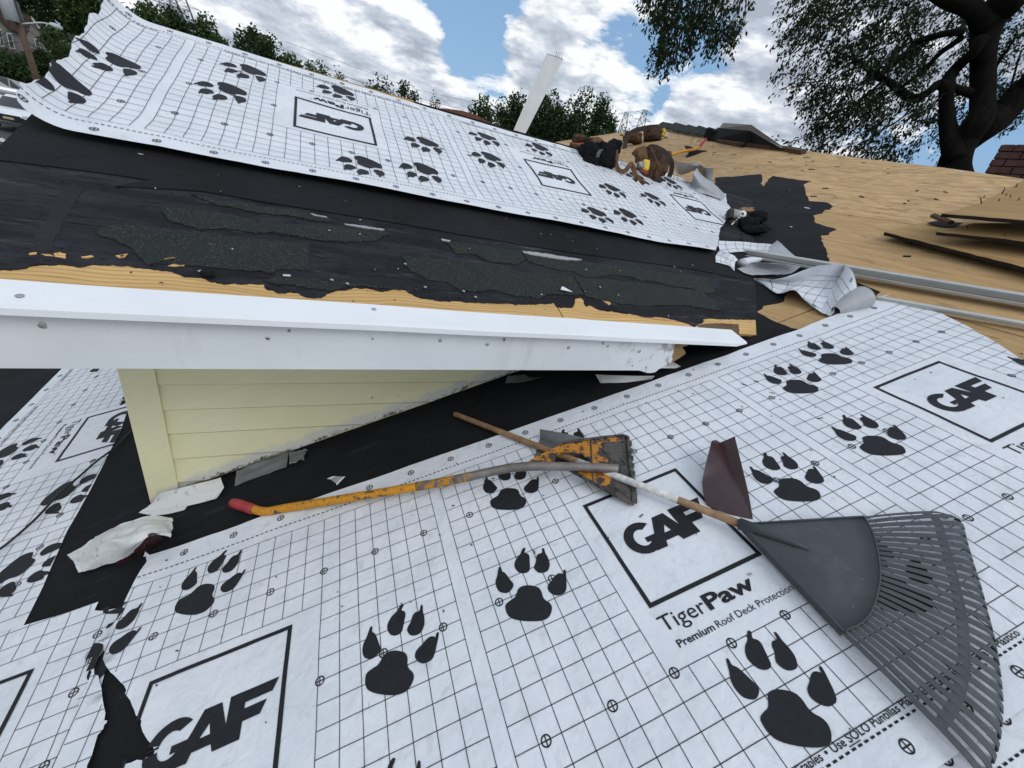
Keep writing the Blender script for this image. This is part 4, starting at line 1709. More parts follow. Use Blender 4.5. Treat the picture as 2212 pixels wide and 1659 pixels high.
# ------------------------------------------------------------------ black felt
def patch(name, poly, fn, h, mat, label, cat='roofing felt', group='black roofing felt', cell=.05, amp=.0015, seed=0.0, parent=None):
    sf = lambda a_, b_: fn(a_, b_, h + amp * noise.noise(V((a_ * 9, b_ * 9, seed))) + .6 * amp * noise.noise(V((a_ * 31, b_ * 31, seed))))
    vs_, fc, uv = drape([poly], sf, cell, flip=False)
    # folded-down rim gives the sheet its thickness
    n0 = len(vs_)
    m = len(poly)
    rim_t = [sf(*p) for p in poly]
    rim_b = [fn(p[0], p[1], h - .004) for p in poly]
    vs_ = vs_ + rim_t + rim_b
    uv = uv + poly + poly
    ar = sum(poly[k][0] * poly[(k + 1) % m][1] - poly[(k + 1) % m][0] * poly[k][1] for k in range(m))
    for k in range(m):
        q = (n0 + k, n0 + m + k, n0 + m + (k + 1) % m, n0 + (k + 1) % m)
        fc.append(q if ar > 0 else q[::-1])
    o = obj(name, vs_, fc, mat, parent, uvs=uv, smooth=False)
    if parent is None:
        tag(o, label, cat, group)
    return o


def mab(pts):
    return [m_ab(mainp(*q)) for q in pts]


def dab(pts):
    return [d_ab(dormp(*q)) for q in pts]


# wide apron of felt beside and below the dormer
p_ = mab(K(0, 960, [(1165, -60), (1165, 45), (1050, 400), (870, 760), (750, 990), (430, 1640)]) + K(0, 1440, [(205, 460), (600, 900), (1000, 1900)]) + [(1000, 1500), (1500, 1000), (1750, 780)])
apron = p_[:6] + p_[6:7] + mab([(60, 1400), (170, 1700), (420, 1720), (520, 1250), (900, 1150), (1300, 1010), (1760, 740), (1726, 712)]) + mab(K(1280, 480, [(2212, 1150), (2120, 1040), (2050, 990), (1980, 1010)])) + [(2.25, 1.75), (2.1, 2.2), (-1.2, 2.2), (-1.35, 4.8), (-1.62, 4.8)]
apron = [(a_ - .05, b_) if i in (1, 2, 3, 4, 5, 6) else (a_, b_) for i, (a_, b_) in enumerate(apron)]
apron = [p for p in apron]
patch('roofing_felt', ragged(apron, .05, .004, 1.0), m_pt, .0022, M['felt'], 'smooth black felt on the slope between the yellow dormer wall and the membrane', cell=.09)
# dark old roofing further down the slope
patch('roofing_felt', [(-3.85, -1.5), (-1.58, -1.5), (-1.70, 2.6), (-1.92, 4.9), (-3.85, 4.9)], m_pt, .0016, M['felt_smooth'], 'dark roll roofing past the far left membrane strip, creased across', cell=.12)
def K2(ox, oy, sc, pts):
    return [((ox + x / sc) / 1.157324, (oy + y / sc) / 1.157324) for x, y in pts]


def Z6(pts):
    return K2(1800, 580, 5.53, pts)


# ------------------------------------------------------------------ felt and old shingles on the dormer
low = K(0, 480, [(-300, 690), (0, 680), (90, 682), (180, 670), (250, 648), (320, 640), (400, 632), (560, 632), (640, 645), (700, 655), (760, 640), (800, 632), (1000, 640), (1100, 640), (1180, 660), (1300, 668), (1420, 685), (1480, 690), (1530, 710), (1600, 740), (1740, 745), (1790, 765), (1830, 785), (1960, 800), (2030, 790), (2080, 802)])
low += K(640, 480, [(0, 800), (70, 800), (72, 825), (100, 850), (160, 862), (200, 880), (240, 880), (300, 868), (360, 875), (400, 900), (460, 915), (560, 918), (600, 895), (620, 880), (700, 855), (780, 850), (850, 830), (960, 835), (1040, 855), (1100, 865), (1160, 850), (1200, 845), (1290, 850), (1330, 880), (1380, 905), (1420, 920), (1470, 925), (1560, 940), (1700, 945), (1800, 955), (1900, 960), (2050, 965)])
low += K(1280, 480, [(0, 970), (130, 975), (230, 968), (300, 972), (360, 960), (380, 990), (520, 1000), (540, 960), (555, 922), (590, 915), (615, 930), (638, 990), (680, 985), (750, 1020), (860, 1030), (950, 1050), (1060, 1062), (1150, 1085), (1250, 1080), (1330, 1090), (1450, 1120), (1520, 1140), (1580, 1172), (1605, 1150), (1650, 1130), (1648, 1100), (1700, 1095), (1800, 1100), (1955, 1092)])
fl = dab(low)
vx = lambda b_: DROOF[1][0] + (b_ - b_eave) * (DROOF[2][0] - DROOF[1][0]) / (b_ridge - b_eave)
fl[-1] = (vx(fl[-1][1]) + .004, fl[-1][1])
felt_poly = ragged(ragged(fl, .014, .006, 3.0, closed=False), .0045, .004, 8.0, closed=False) + [(vx(b_ridge - .002) + .004, b_ridge - .002), (X_RAKE + .005, b_ridge - .002), (X_RAKE + .005, fl[0][1])]
felt_d = patch('roofing_felt', felt_poly, d_pt, .0022, M['felt_worn'], 'worn black felt torn along the dormer eave above the white drip edge', cell=.06, amp=.0016)


def dpart(name, px, h, mat, step=.012, amp=.004, seed=1.0, parent=None, cell=.05, wob=.0008, label=None, cat=None, group=None):
    return patch(name, ragged(dab(px), step, amp, seed), d_pt, h, mat, label, cat, group, cell=cell, amp=wob, seed=seed, parent=parent)


up_line = K(0, 0, [(-60, 1395), (440, 1452), (1300, 1570)]) + K(0, 480, [(1000, -35), (1750, 6)]) + K(640, 480, [(0, 85), (1100, 262), (2212, 450)]) + K(1280, 480, [(0, 455), (800, 570), (1550, 672), (1960, 752)])
pl = dab(up_line)
b_top = T0_D + U6 * 1.3
strip = pl + [(vx(b_top) - .03, b_top), (X_RAKE + .003, b_top), (X_RAKE + .003, pl[0][1])]
pl2 = [(max(a_, X_RAKE + .003), b_) for a_, b_ in ragged(strip, .05, .004, 5)]
patch('roofing_felt', pl2, d_pt, .0062, M['felt_smooth'], 'smooth dull black felt strip along the lower edge of the dormer membrane', cell=.07, amp=.0012)
for i, px in enumerate([K(0, 480, [(560, -40), (640, -70), (720, -30), (640, 120), (560, 250), (450, 515), (360, 525), (262, 512), (350, 330), (440, 190)]),
                        K(640, 480, [(0, 375), (480, 430), (1100, 505), (1650, 565), (1640, 602), (1200, 560), (460, 462), (0, 415)]),
                        K(640, 480, [(180, 690), (460, 692), (800, 740), (1300, 772), (1700, 830), (1690, 862), (1300, 822), (640, 772), (170, 742)]),
                        K(0, 480, [(540, 230), (1000, 255), (1400, 300), (1380, 325), (850, 300), (540, 262)]),
                        K(1280, 480, [(0, 640), (140, 622), (420, 690), (800, 742), (1100, 800), (1080, 812), (500, 738), (0, 690)])]):
    dpart('felt_lap', px, .0030, M['felt_grey'], .012, .007, 2.0 + i, parent=felt_d, cell=.07)
for i, px in enumerate([K(0, 480, [(470, 545), (520, 530), (575, 545), (570, 585), (520, 575), (480, 570)]), K(0, 480, [(255, 545), (325, 535), (320, 552), (262, 556)]),
                        K(0, 480, [(360, 548), (440, 552), (470, 566), (400, 562)]), K(0, 480, [(708, 572), (800, 560), (815, 570), (760, 582), (712, 582)]),
                        K(0, 480, [(1000, 560), (1060, 552), (1110, 545), (1080, 575), (1030, 580)]), K(0, 480, [(1455, 650), (1500, 632), (1600, 640), (1590, 652), (1500, 655)]),
                        K(1280, 480, [(760, 935), (800, 940), (850, 965), (835, 985), (800, 960)])]):
    dpart('bare_spot', px, .0045, M['eave_ply'], .006, .004, 9.0 + i, parent=felt_d, cell=.05)

dpart('rotten_spot', K(1280, 480, [(1600, 1155), (1660, 1140), (1800, 1135), (1958, 1145), (1962, 1232), (1850, 1222), (1640, 1200)]), .0012, M['rotten_dark'], .012, .004, 61.0, parent=felt_d, cell=.05)
sh = [
    (K(0, 480, [(840, 370), (880, 318), (1000, 298), (1300, 310), (1700, 350), (2212, 420)]) + K(640, 480, [(460, 460), (465, 690), (360, 680), (180, 682), (150, 712), (0, 692)]) + K(0, 480, [(2212, 690), (1900, 672), (1600, 640), (1400, 630), (1280, 640), (1200, 570), (1130, 490), (1000, 430)]),
     'largest green-black shingle remnant left on the dormer, square cut at its right end'),
    (K(0, 480, [(1400, 175), (1450, 140), (1700, 165), (2000, 205), (2212, 260)]) + K(640, 480, [(0, 290), (300, 285), (700, 300), (1110, 345), (1145, 372), (1110, 388), (1000, 436), (850, 440), (720, 442), (480, 420), (330, 390), (130, 355), (0, 370)]) + K(0, 480, [(2212, 372), (1950, 322), (1730, 342), (1600, 300), (1480, 266)]),
     'tapering shingle remnant directly above the largest one on the dormer'),
    (K(0, 480, [(1650, 30), (1900, 90), (2212, 115)]) + K(640, 480, [(0, 135), (300, 160), (640, 235), (665, 268), (600, 272), (480, 256), (250, 212), (0, 198)]) + K(0, 480, [(2212, 192), (2050, 155), (1850, 115)]),
     'thin upper left shingle sliver beside the smooth felt strip on the dormer'),
    (K(640, 480, [(1265, 570), (1300, 566), (1700, 600), (2212, 652)]) + K(1280, 480, [(0, 690), (300, 715), (520, 738), (622, 892), (500, 898), (330, 888), (290, 890), (240, 935), (150, 915), (0, 902)]) + K(640, 480, [(2212, 905), (2050, 850), (1880, 872), (1760, 860), (1650, 790), (1500, 770), (1400, 720), (1320, 682), (1290, 622)]),
     'shingle remnant in the middle of the dormer eave with a rusty streak'),
    (K(1280, 480, [(534, 738), (800, 762), (1100, 795), (1350, 832), (1640, 862), (1700, 925), (1800, 1032), (1700, 1022), (1520, 985), (1350, 982), (1100, 992), (900, 970), (640, 912)]),
     'right hand lower shingle remnant on the dormer, next to the white shard'),
    (K(640, 480, [(1640, 440), (1800, 450), (2212, 512)]) + K(1280, 480, [(0, 512), (80, 532), (110, 600), (60, 628), (0, 640)]) + K(640, 480, [(2212, 630), (2000, 612), (1900, 546), (1730, 545)]),
     'short upper shingle remnant right of the dormer centre below the smooth felt'),
    (K(1280, 480, [(92, 535), (600, 602), (1230, 690), (1700, 742), (1750, 880), (1680, 882), (1560, 842), (1360, 815), (1200, 772), (1110, 775), (1040, 740), (870, 722), (720, 742), (620, 742), (520, 690), (400, 682), (140, 612)]),
     'long upper shingle remnant reaching the right end of the dormer roof'),
    (K(640, 480, [(170, 745), (640, 775), (1000, 815), (1160, 845), (960, 832), (840, 822), (700, 852), (640, 868), (520, 850), (300, 815), (130, 800), (60, 780)]),
     'narrow broken shingle strip just above the bare eave plywood')]
for i, (px, lab) in enumerate(sh):
    s_ = dpart('shingle_remnant', px, .0052 + .0006 * (i % 3), M['shingle'], .0065, .0065, 20.0 + i, cell=.05, wob=.0014, label=lab, cat='roof shingle', group='old shingle remnants on the dormer')
# pale scraped fibres along the shingle heads
for i, px in enumerate([K(1280, 480, [(80, 522), (200, 535), (420, 568), (600, 598), (560, 606), (380, 590), (180, 560), (100, 540)]), K(640, 480, [(1595, 420), (1680, 436), (1660, 445), (1605, 435)]),
                        K(640, 480, [(470, 205), (600, 228), (620, 240), (500, 222)]), K(640, 480, [(760, 292), (900, 308), (1110, 340), (1090, 350), (900, 322), (780, 302)])]):
    dpart('torn_fibre', px, .0092, M['paper_grey'], .006, .004, 40.0 + i, parent=felt_d, cell=.05)

# ------------------------------------------------------------------ torn felt on the bare plywood at the right of the valley
tp = [(1545, 384), (1575, 382)] + K(1280, 0, [(1900, 1530), (2030, 1515), (2150, 1505), (2165, 1540), (2148, 1590), (2175, 1612), (2212, 1560)]) + K(1920, 0, [(40, 1520), (180, 1545), (370, 1570), (310, 1592), (322, 1659)]) + K(1920, 480, [
    (330, 20), (350, 80), (440, 85), (500, 92), (560, 122), (540, 150), (480, 155), (470, 185), (430, 190), (390, 202), (410, 270), (500, 300), (590, 325), (530, 350), (525, 370), (455, 376), (480, 470), (500, 490), (508, 550), (530, 612)])
tp += [(1790, 575), (1800, 610), (1700, 632)] + Z6([(880, 960), (720, 1000), (600, 1020), (585, 1060), (500, 1105), (740, 1240), (1040, 1368)]) + [(1726, 714), (1640, 735), (1590, 720), (1560, 560), (1540, 470)]
patch('roofing_felt', ragged(mab(tp), .03, .012, 6.0), m_pt, .0030, M['felt_smooth'], 'black felt with a jagged right edge on the bare plywood beyond the dormer valley', cell=.09, amp=.003)
tri_px = Z6([(1890, 700), (2212, 835), (2120, 890), (2060, 915), (1930, 860)])
patch('roofing_felt', ragged(mab(tri_px), .03, .004, 7.0), m_pt, .0036, M['felt_smooth'], 'small black felt triangle behind the grey membrane roll end at the valley', cell=.09)


# ------------------------------------------------------------------ crumpled membrane pieces
def mh(q):
    """(px, py, h) -> point h above the main roof"""
    return mainp(q[0], q[1], q[2])


def z6h(*pts):
    out = []
    for x, y, h in pts:
        (px, py), = Z6([(x, y)])
        out.append(roofp(px, py, h))
    return out


def z2h(fn, *pts):
    out = []
    for x, y, h in pts:
        (px, py), = K2(1400, 280, 5.027, [(x, y)])
        out.append(fn(px, py, h))
    return out


def net_surf(net, s0_, s1_, t0_, t1_, amp=.004, seed=0.0, fine=0.0):
    """smooth surface through a small net of points; rows run with T, columns with S"""
    nr, nc = len(net), len(net[0])

    def cr(a_, b_, c_, d_, t):
        return 0.5 * ((2 * b_) + (c_ - a_) * t + (2 * a_ - 5 * b_ + 4 * c_ - d_) * t * t + (3 * b_ - a_ - 3 * c_ + d_) * t ** 3)

    def g(r, c):
        return net[min(max(r, 0), nr - 1)][min(max(c, 0), nc - 1)]

    def sf(S, T, h=0.0):
        u_ = min(max((S - s0_) / (s1_ - s0_), 0), 1) * (nc - 1)
        v_ = min(max((T - t0_) / (t1_ - t0_), 0), 1) * (nr - 1)
        i, j = min(int(v_), nr - 2), min(int(u_), nc - 2)
        fv, fu = v_ - i, u_ - j
        rws = [cr(g(i + k, j - 1), g(i + k, j), g(i + k, j + 1), g(i + k, j + 2), fu) for k in (-1, 0, 1, 2)]
        p = cr(*rws, fv)
        q_ = noise.noise(V((S * 2.1, T * 2.1, seed)))
        if fine:
            q_ = .6 * q_ + noise.noise(V((S * fine, T * fine, seed + 4))) + .45 * (1 - 2.4 * abs(noise.noise(V((S * fine * 1.7, T * fine * 1.7, seed + 9)))))
        return p + N_MAIN * (h + amp * q_)
    return sf


def crumple(name, label, parts, cat='membrane scrap'):
    root = thing(name, label, cat, parts[0][0][0][0], 'torn membrane scraps')
    for i, (net, rng, prints, raggy, nm) in enumerate(parts):
        s0_, s1_, t0_, t1_ = rng
        sf = net_surf(net, s0_, s1_, t0_, t1_, .004, i * 3.1)
        poly = ragged(rect(s0_, s1_, t0_, t1_), .12, raggy, i + .5)
        poly = [(min(max(x, s0_), s1_), min(max(y, t0_), t1_)) for x, y in poly]
        vs_, fc, uv = drape([poly], sf, .125)
        sheet = obj(nm, vs_, fc, M['membrane'], root, uvs=uv, smooth=True)
        if prints:
            polys = [q for m in (-1, 0, 1) for q in grid_polys(m)]
            polys = [q for q in polys if max(p[0] for p in q) > s0_ and min(p[0] for p in q) < s1_ and max(p[1] for p in q) > t0_ and min(p[1] for p in q) < t1_]
            for s_, t_ in PAW_AT:
                for m in (0, 1):
                    pq = [[(p[0] + s_ + 8 * m, p[1] + t_) for p in q] for q in PAW.values()]
                    polys += [q for q in pq if max(p[0] for p in q) < s1_ and min(p[0] for p in q) > s0_ and max(p[1] for p in q) < t1_ and min(p[1] for p in q) > t0_]
            sgn = prints
            vs_, fc, uv = drape(polys, lambda a_, b_: sf(a_, b_, .0016), .1, keep=poly)
            if fc:
                obj('printed_grid', vs_, fc, M['print_ink'], sheet, uv)['kind'] = 'stuff'
    return root


fl1 = [z6h((850, 640, .05), (1080, 560, .09), (1300, 475, .12), (1540, 452, .125), (1728, 450, .12)),
       z6h((700, 655, .045), (950, 640, .06), (1250, 590, .07), (1500, 590, .07), (1650, 590, .06)),
       z6h((470, 640, .03), (900, 685, .025), (1200, 705, .03), (1400, 722, .03), (1580, 725, .02)),
       z6h((530, 690, .02), (880, 790, .02), (1000, 785, .05), (1250, 840, .05), (1510, 880, .03)),
       z6h((620, 740, .01), (800, 850, .02), (1010, 800, .07), (1180, 930, .04), (1450, 1000, .03)),
       z6h((640, 750, .01), (810, 850, .02), (1030, 810, .07), (1190, 960, .03), (1390, 1105, .02))]
fl2 = [z6h((1728, 450, .12), (1790, 500, .13), (1830, 545, .13), (1870, 650, .12), (1893, 775, .10)),
       z6h((1660, 590, .06), (1710, 640, .09), (1750, 700, .10), (1790, 760, .10), (1815, 820, .09)),
       z6h((1580, 725, .02), (1610, 800, .05), (1640, 860, .07), (1670, 890, .07), (1700, 920, .06)),
       z6h((1500, 890, .03), (1520, 960, .03), (1540, 1020, .03), (1570, 1060, .03), (1610, 1000, .05)),
       z6h((1385, 1100, .02), (1430, 1130, .015), (1480, 1145, .012), (1530, 1155, .01), (1570, 1130, .02))]
cone_a, cone_b = z6h((1600, 1095, .030), (1975, 905, .055))
grey = [list(reversed(z6h((240, 510, .02), (330, 470, .04), (480, 420, .07), (800, 430, .07), (1120, 470, .09)))),
        list(reversed(z6h((330, 560, .015), (450, 510, .03), (620, 480, .035), (900, 520, .04), (1000, 560, .07)))),
        list(reversed(z6h((450, 600, .015), (600, 590, .02), (760, 590, .02), (860, 588, .03), (880, 590, .055))))]
cr = crumple('crumpled_membrane', 'crumpled printed membrane scrap with a grey rolled corner heaped in the dormer valley',
             [(fl1, (10.97, 13.3, -.25, 2.0), 1, .10, 'printed_fold'), (fl2, (2.97, 4.6, -.25, 1.5), 1, .03, 'upright_fold'), (grey, (0, 2.2, 0, .8), 0, .04, 'grey_fold')])
ax_ = (cone_b - cone_a)
mb = MB()
mb.tube([cone_a, cone_a + ax_ * .35, cone_a + ax_ * .8, cone_b], [.022, .040, .056, .058], 20, cap=False)
mb.tube([cone_b, cone_b - ax_ * .05], [.057, .050], 20, cap=True)
mb.build('grey_roll', M['rake_dusty'], cr, smooth=True)
for f_ in cr.children:
    if f_.name.startswith('grey_roll'):
        f_.data.materials[0] = simple('membrane_under', (0.40, 0.41, 0.42), 0.5, var=0.1, scale=20)

p6 = [z6h((-20, 120, .012), (250, 130, .012), (500, 150, .012), (720, 168, .014)), z6h((-20, 200, .012), (250, 190, .014), (480, 215, .014), (700, 220, .02)), z6h((20, 300, .012), (300, 270, .012), (480, 285, .012), (640, 290, .02))]
p7 = [list(reversed(z6h((710, 175, .02), (750, 145, .035), (792, 115, .05)))), list(reversed(z6h((660, 240, .02), (800, 240, .025), (930, 240, .02)))), list(reversed(z6h((600, 300, .015), (820, 340, .012), (1080, 372, .010))))]
p8 = [z6h((0, 250, .02), (90, 280, .05), (200, 330, .05), (250, 380, .045)), z6h((-60, 330, .012), (40, 360, .02), (120, 400, .03), (210, 430, .03)), z6h((-60, 420, .01), (40, 440, .012), (130, 470, .012), (200, 535, .01))]
cr2 = crumple('crumpled_membrane', 'torn ragged tail of the dormer membrane under the end of the aluminium rail',
              [(p6, (2.97, 5.3, .5, 1.4), 1, .05, 'printed_fold'), (p7, (0, 1.0, 0, 1.0), 0, .02, 'grey_fold'), (p8, (5.56, 6.9, .5, 1.3), 1, .06, 'ragged_flap')])
mb = MB()
a_, b_ = z6h((300, 430, .03), (560, 380, .03))
mb.tube([a_, a_.lerp(b_, .5), b_], [.028, .026, .012], 18, cap=False)
mb.tube([a_, a_.lerp(b_, .1)], [.026, .022], 18, cap=True)
mb.build('small_roll', M['membrane'], cr2, smooth=True)

# grey underside flaps beside the tool belts
g1 = [list(reversed(z2h(dormp, (1400, 560, .10), (1480, 625, .10), (1600, 640, .14), (1740, 648, .15), (1830, 700, .15), (1930, 705, .15)))),
      list(reversed(z2h(dormp, (1430, 620, .06), (1480, 700, .06), (1600, 700, .10), (1740, 700, .12), (1830, 770, .10), (1925, 780, .10)))),
      list(reversed(z2h(dormp, (1440, 720, .02), (1500, 790, .02), (1600, 770, .04), (1700, 740, .06), (1800, 850, .04), (1915, 885, .04))))]
g2 = [list(reversed(z2h(dormp, (1725, 700, .12), (1780, 790, .10), (1880, 860, .08), (1970, 930, .06), (2090, 1058, .03)))),
      list(reversed(z2h(dormp, (1670, 780, .10), (1740, 870, .08), (1820, 920, .07), (1920, 985, .05), (2060, 1080, .025)))),
      list(reversed(z2h(dormp, (1660, 860, .03), (1700, 930, .03), (1760, 980, .03), (1880, 1030, .025), (2040, 1090, .02)))),
      list(reversed(z2h(dormp, (1600, 980, .012), (1690, 1005, .012), (1760, 1020, .02), (1870, 1045, .025), (2030, 1100, .02))))]
crumple('membrane_flap', 'grey underside of the membrane folded back beside the brown tool belt',
        [(g1, (0, 2.4, 0, 1.0), 0, .02, 'curved_fold'), (g2, (0, 2.4, 0, 1.4), 0, .02, 'pointed_fold')])
# ------------------------------------------------------------------ leaf rake
def cm(ox, oy, pts):
    """enlarged-photo points with a height above the main roof"""
    out = []
    for x, y, h in pts:
        (px, py), = K(ox, oy, [(x, y)])
        out.append(mainp(px, py, h))
    return out


def hm(*pts):
    return [mainp(x, y, h) for x, y, h in pts]


rake_apex = mainp(1602, 1133, .046)
rake = thing('leaf_rake', 'grey plastic leaf rake with wooden handle lying on the near membrane', 'rake', mainp(1605, 1135, .01))
h0, h1 = mainp(981, 894, .016), rake_apex
mb = MB()
mb.tube([h0.lerp(h1, t) for t in (0, .01, .25, .5, .75, 1.0)], [.008, .0112, .0112, .0112, .0115, .0115], 14)
mb.build('handle', M['handle_wood'], rake, smooth=True)
wa, wb = mainp(1370, 1043, .046), mainp(1462, 1083, .05)
ta = (wa - h0).dot((h1 - h0).normalized()) / (h1 - h0).length
tb = (wb - h0).dot((h1 - h0).normalized()) / (h1 - h0).length
mb = MB()
mb.tube([h0.lerp(h1, lerp(.545, tb, k / 4)) for k in range(5)], .0119, 14)
mb.build('handle_sleeve', M['handle_white'], rake, smooth=True)
arc_px = [(1866, 1117, .046), (1884, 1150, .051), (1897, 1200, .055), (1900, 1255, .055), (1886, 1312, .051), (1862, 1345, .047), (1822, 1364, .042)]
arc = spline(hm(*arc_px), 5)
mb = MB()
vs_, uv, fc = [], [], []
m_ = 7
for i, q in enumerate(arc):
    for k in range(m_ + 1):
        t = k / m_
        p = rake_apex.lerp(q, lerp(.02, 1, t)) + N_MAIN * (.010 * math.sin(math.pi * t) * math.sin(math.pi * i / (len(arc) - 1)))
        vs_.append(p)
        uv.append((t, i))
for i in range(len(arc) - 1):
    for k in range(m_):
        a_ = i * (m_ + 1) + k
        fc.append((a_, a_ + m_ + 1, a_ + m_ + 2, a_ + 1)[::-1])
n0 = len(vs_)
vs_ += [p - N_MAIN * .003 for p in vs_]
fc2 = [tuple(reversed([q + n0 for q in f_])) for f_ in fc]
mb.add(vs_, fc + fc2)
for i in range(len(arc) - 1):
    a_ = i * (m_ + 1) + m_
    mb.f.append((a_, a_ + m_ + 1, a_ + m_ + 1 + n0, a_ + n0)); mb.mi.append(0)
head = mb.build('head_plate', M['rake_plastic'], rake, smooth=True)
# folded rims of the plate, centre rib and socket
mb = MB()
for q in (arc[0], arc[-1]):
    dn = N_MAIN * .012
    mb.ribbon([rake_apex.lerp(q, t) - dn * .6 for t in (0.02, .5, 1.0)], dn, .002)
mb.build('rim', M['rake_plastic'], rake)
mb = MB()
mb.tube([p + N_MAIN * .002 for p in arc], .0022, 6)
mb.build('plate_bead', M['rake_plastic'], rake, smooth=True)
mid_ = mainp(1748, 1185, .066)
mb = MB()
mb.tube([rake_apex + (rake_apex - mid_).normalized() * .006, rake_apex.lerp(mid_, .4) + N_MAIN * .002, rake_apex.lerp(mid_, .8), mid_ - N_MAIN * .004], [.0165, .0145, .009, .003], 12)
mb.build('socket', M['rake_plastic'], rake, smooth=True)
tips = spline(hm((2040, 1117, .012), (2075, 1130, .010), (2087, 1170, .008), (2100, 1215, .008), (2116, 1265, .008), (2132, 1325, .008), (2147, 1385, .008), (2158, 1450, .008), (2164, 1520, .008), (2160, 1585, .008), (2148, 1640, .008), (2125, 1690, .008)), 6)
roots = spline([p for p in arc], 2)


def along(path, t):
    seg_ = [(path[i + 1] - path[i]).length for i in range(len(path) - 1)]
    want = t * sum(seg_)
    for i, L_ in enumerate(seg_):
        if want <= L_ or i == len(seg_) - 1:
            return path[i].lerp(path[i + 1], want / L_)
        want -= L_


NT_ = 27
band = []
for k in range(NT_):
    t = k / (NT_ - 1)
    r_, q = along(arc, t), along(tips, t)
    d_ = (r_ - rake_apex).normalized()
    lift = N_MAIN * .014
    pts = [r_ - d_ * .012 - N_MAIN * .006, r_.lerp(q, .04) - N_MAIN * .001, r_.lerp(q, .25) + lift * .6, r_.lerp(q, .55) + lift * 1.2, r_.lerp(q, .80) + lift * 1.5, r_.lerp(q, .94) + lift * 1.2, r_.lerp(q, 1.0) + lift * .3, r_.lerp(q, .995) - N_MAIN * .006]
    pts = spline(pts, 3)
    band.append(r_.lerp(q, .70) + lift * 1.38)
    side = (along(tips, min(1, t + .02)) - along(tips, max(0, t - .02))).normalized()
    ws = [side * lerp(.0047, .0069, min(1, i / (len(pts) * .6))) for i in range(len(pts))]
    mb = MB()
    mb.ribbon(pts, ws, .0009)
    mb.build('tine', M['rake_plastic' if k % 3 else 'rake_dusty'], rake)
mb = MB()
bt = spline(band, 2)
wv = []
for i in range(len(bt)):
    wv.append((bt[i] - rake_apex).normalized() * .009)
mb.ribbon(bt, wv, .0011)
mb.build('crossbar', M['rake_plastic'], rake)

# ------------------------------------------------------------------ yellow shingle shovel
shovel = thing('shingle_shovel', 'yellow shingle-stripping shovel with red grip and toothed dirty blade lying across the rake handle', 'shovel', mainp(1200, 1010, .0))
mb = MB()
mb.tube(spline(hm((502, 1086, .030), (522, 1092, .029), (548, 1101, .028)), 3), [.0155, .0185, .0185, .0185, .018, .018, .0175], 14)
mb.build('grip', M['red_grip'], shovel, smooth=True)
hx = spline(hm((900, 1051, .0535), (960, 1040.5, .058), (1020, 1028.5, .0645)), 4)
mb = MB()
mb.tube(hx, .01525, 14)
mb.build('worn_section', M['yellow_worn'], shovel, smooth=True)
hp = spline(hm((546, 1100, .028), (575, 1105, .028), (620, 1097, .031), (720, 1081, .040), (860, 1058, .050), (985, 1036, .060)), 5)
mb = MB()
mb.tube(hp, .0150, 14)
mb.build('handle', M['yellow_tube'], shovel, smooth=True)
hs = spline(hm((980, 1037, .060), (1060, 1019, .070), (1110, 1010, .078), (1160, 1007, .080), (1230, 1008, .070), (1300, 1011, .055), (1334, 1013, .046)), 5)
mb = MB()
mb.tube(hs, [.0150] * (len(hs) - 6) + [.0155, .0158, .0158, .0158, .016, .016], 14, squash=(N_MAIN, 1.0))
mb.build('steel_neck', M['bare_steel'], shovel, smooth=True)


def bh(x):
    return lerp(.080, .018, max(0, min(1, (x - 110) / 950)))


def blade_pts(L):
    return cm(1280, 960, [(x, y, bh(x)) for x, y in L])


bl = [(110, 692), (230, 622), (360, 560), (440, 522), (600, 495), (680, 490), (680, 655), (640, 640), (600, 610), (520, 590), (450, 592), (380, 620), (362, 668), (300, 690)]
mb = MB()
mb.prism(blade_pts(bl), N_MAIN * .003)
mb.build('gusset', M['yellow_blade'], shovel)
mb = MB()
mb.prism(blade_pts([(676, 490), (800, 468), (960, 450), (1000, 462), (1018, 495), (1062, 900), (1075, 1010), (1052, 1048), (1000, 1022), (880, 962), (700, 862), (560, 792), (500, 752), (676, 745)]), N_MAIN * .003)
blade = mb.build('blade', M['yellow_blade'], shovel)
for L, r_ in (([(440, 522), (600, 493), (800, 466), (960, 450), (1005, 468)], .0055), ([(995, 470), (1012, 640), (1040, 850), (1060, 1030)], .0085), ([(500, 752), (700, 862), (880, 962), (1050, 1046)], .0055),
              ([(680, 492), (690, 680), (705, 862)], .003), ([(788, 515), (790, 590), (975, 600)], .003), ([(790, 515), (975, 508)], .003), ([(905, 760), (1005, 890)], .003), ([(890, 905), (1010, 985)], .0035), ([(930, 650), (985, 700)], .0035)):
    mb = MB()
    mb.tube([p + N_MAIN * .004 for p in blade_pts(L)], r_, 8)
    mb.build('rib', M['steel_dirty'], shovel, smooth=True)
mb = MB()
mb.prism(blade_pts([(792, 512), (985, 505), (1012, 700), (1036, 900), (1050, 1030), (960, 985), (900, 945), (830, 890), (870, 850), (850, 800), (905, 760), (880, 700), (830, 660), (850, 620), (800, 600)]), N_MAIN * .0042)
mb.build('dirty_patch', M['steel_dirty'], shovel)
mb = MB()
c_ = blade_pts([(880, 740)])[0]
mb.blob(c_ + N_MAIN * .012, (blade_pts([(980, 760)])[0] - c_) * .55, (blade_pts([(880, 690)])[0] - c_) * .8, N_MAIN * .014, e=.6)
mb.build('weld_foot', M['steel_dirty'], shovel, smooth=True)
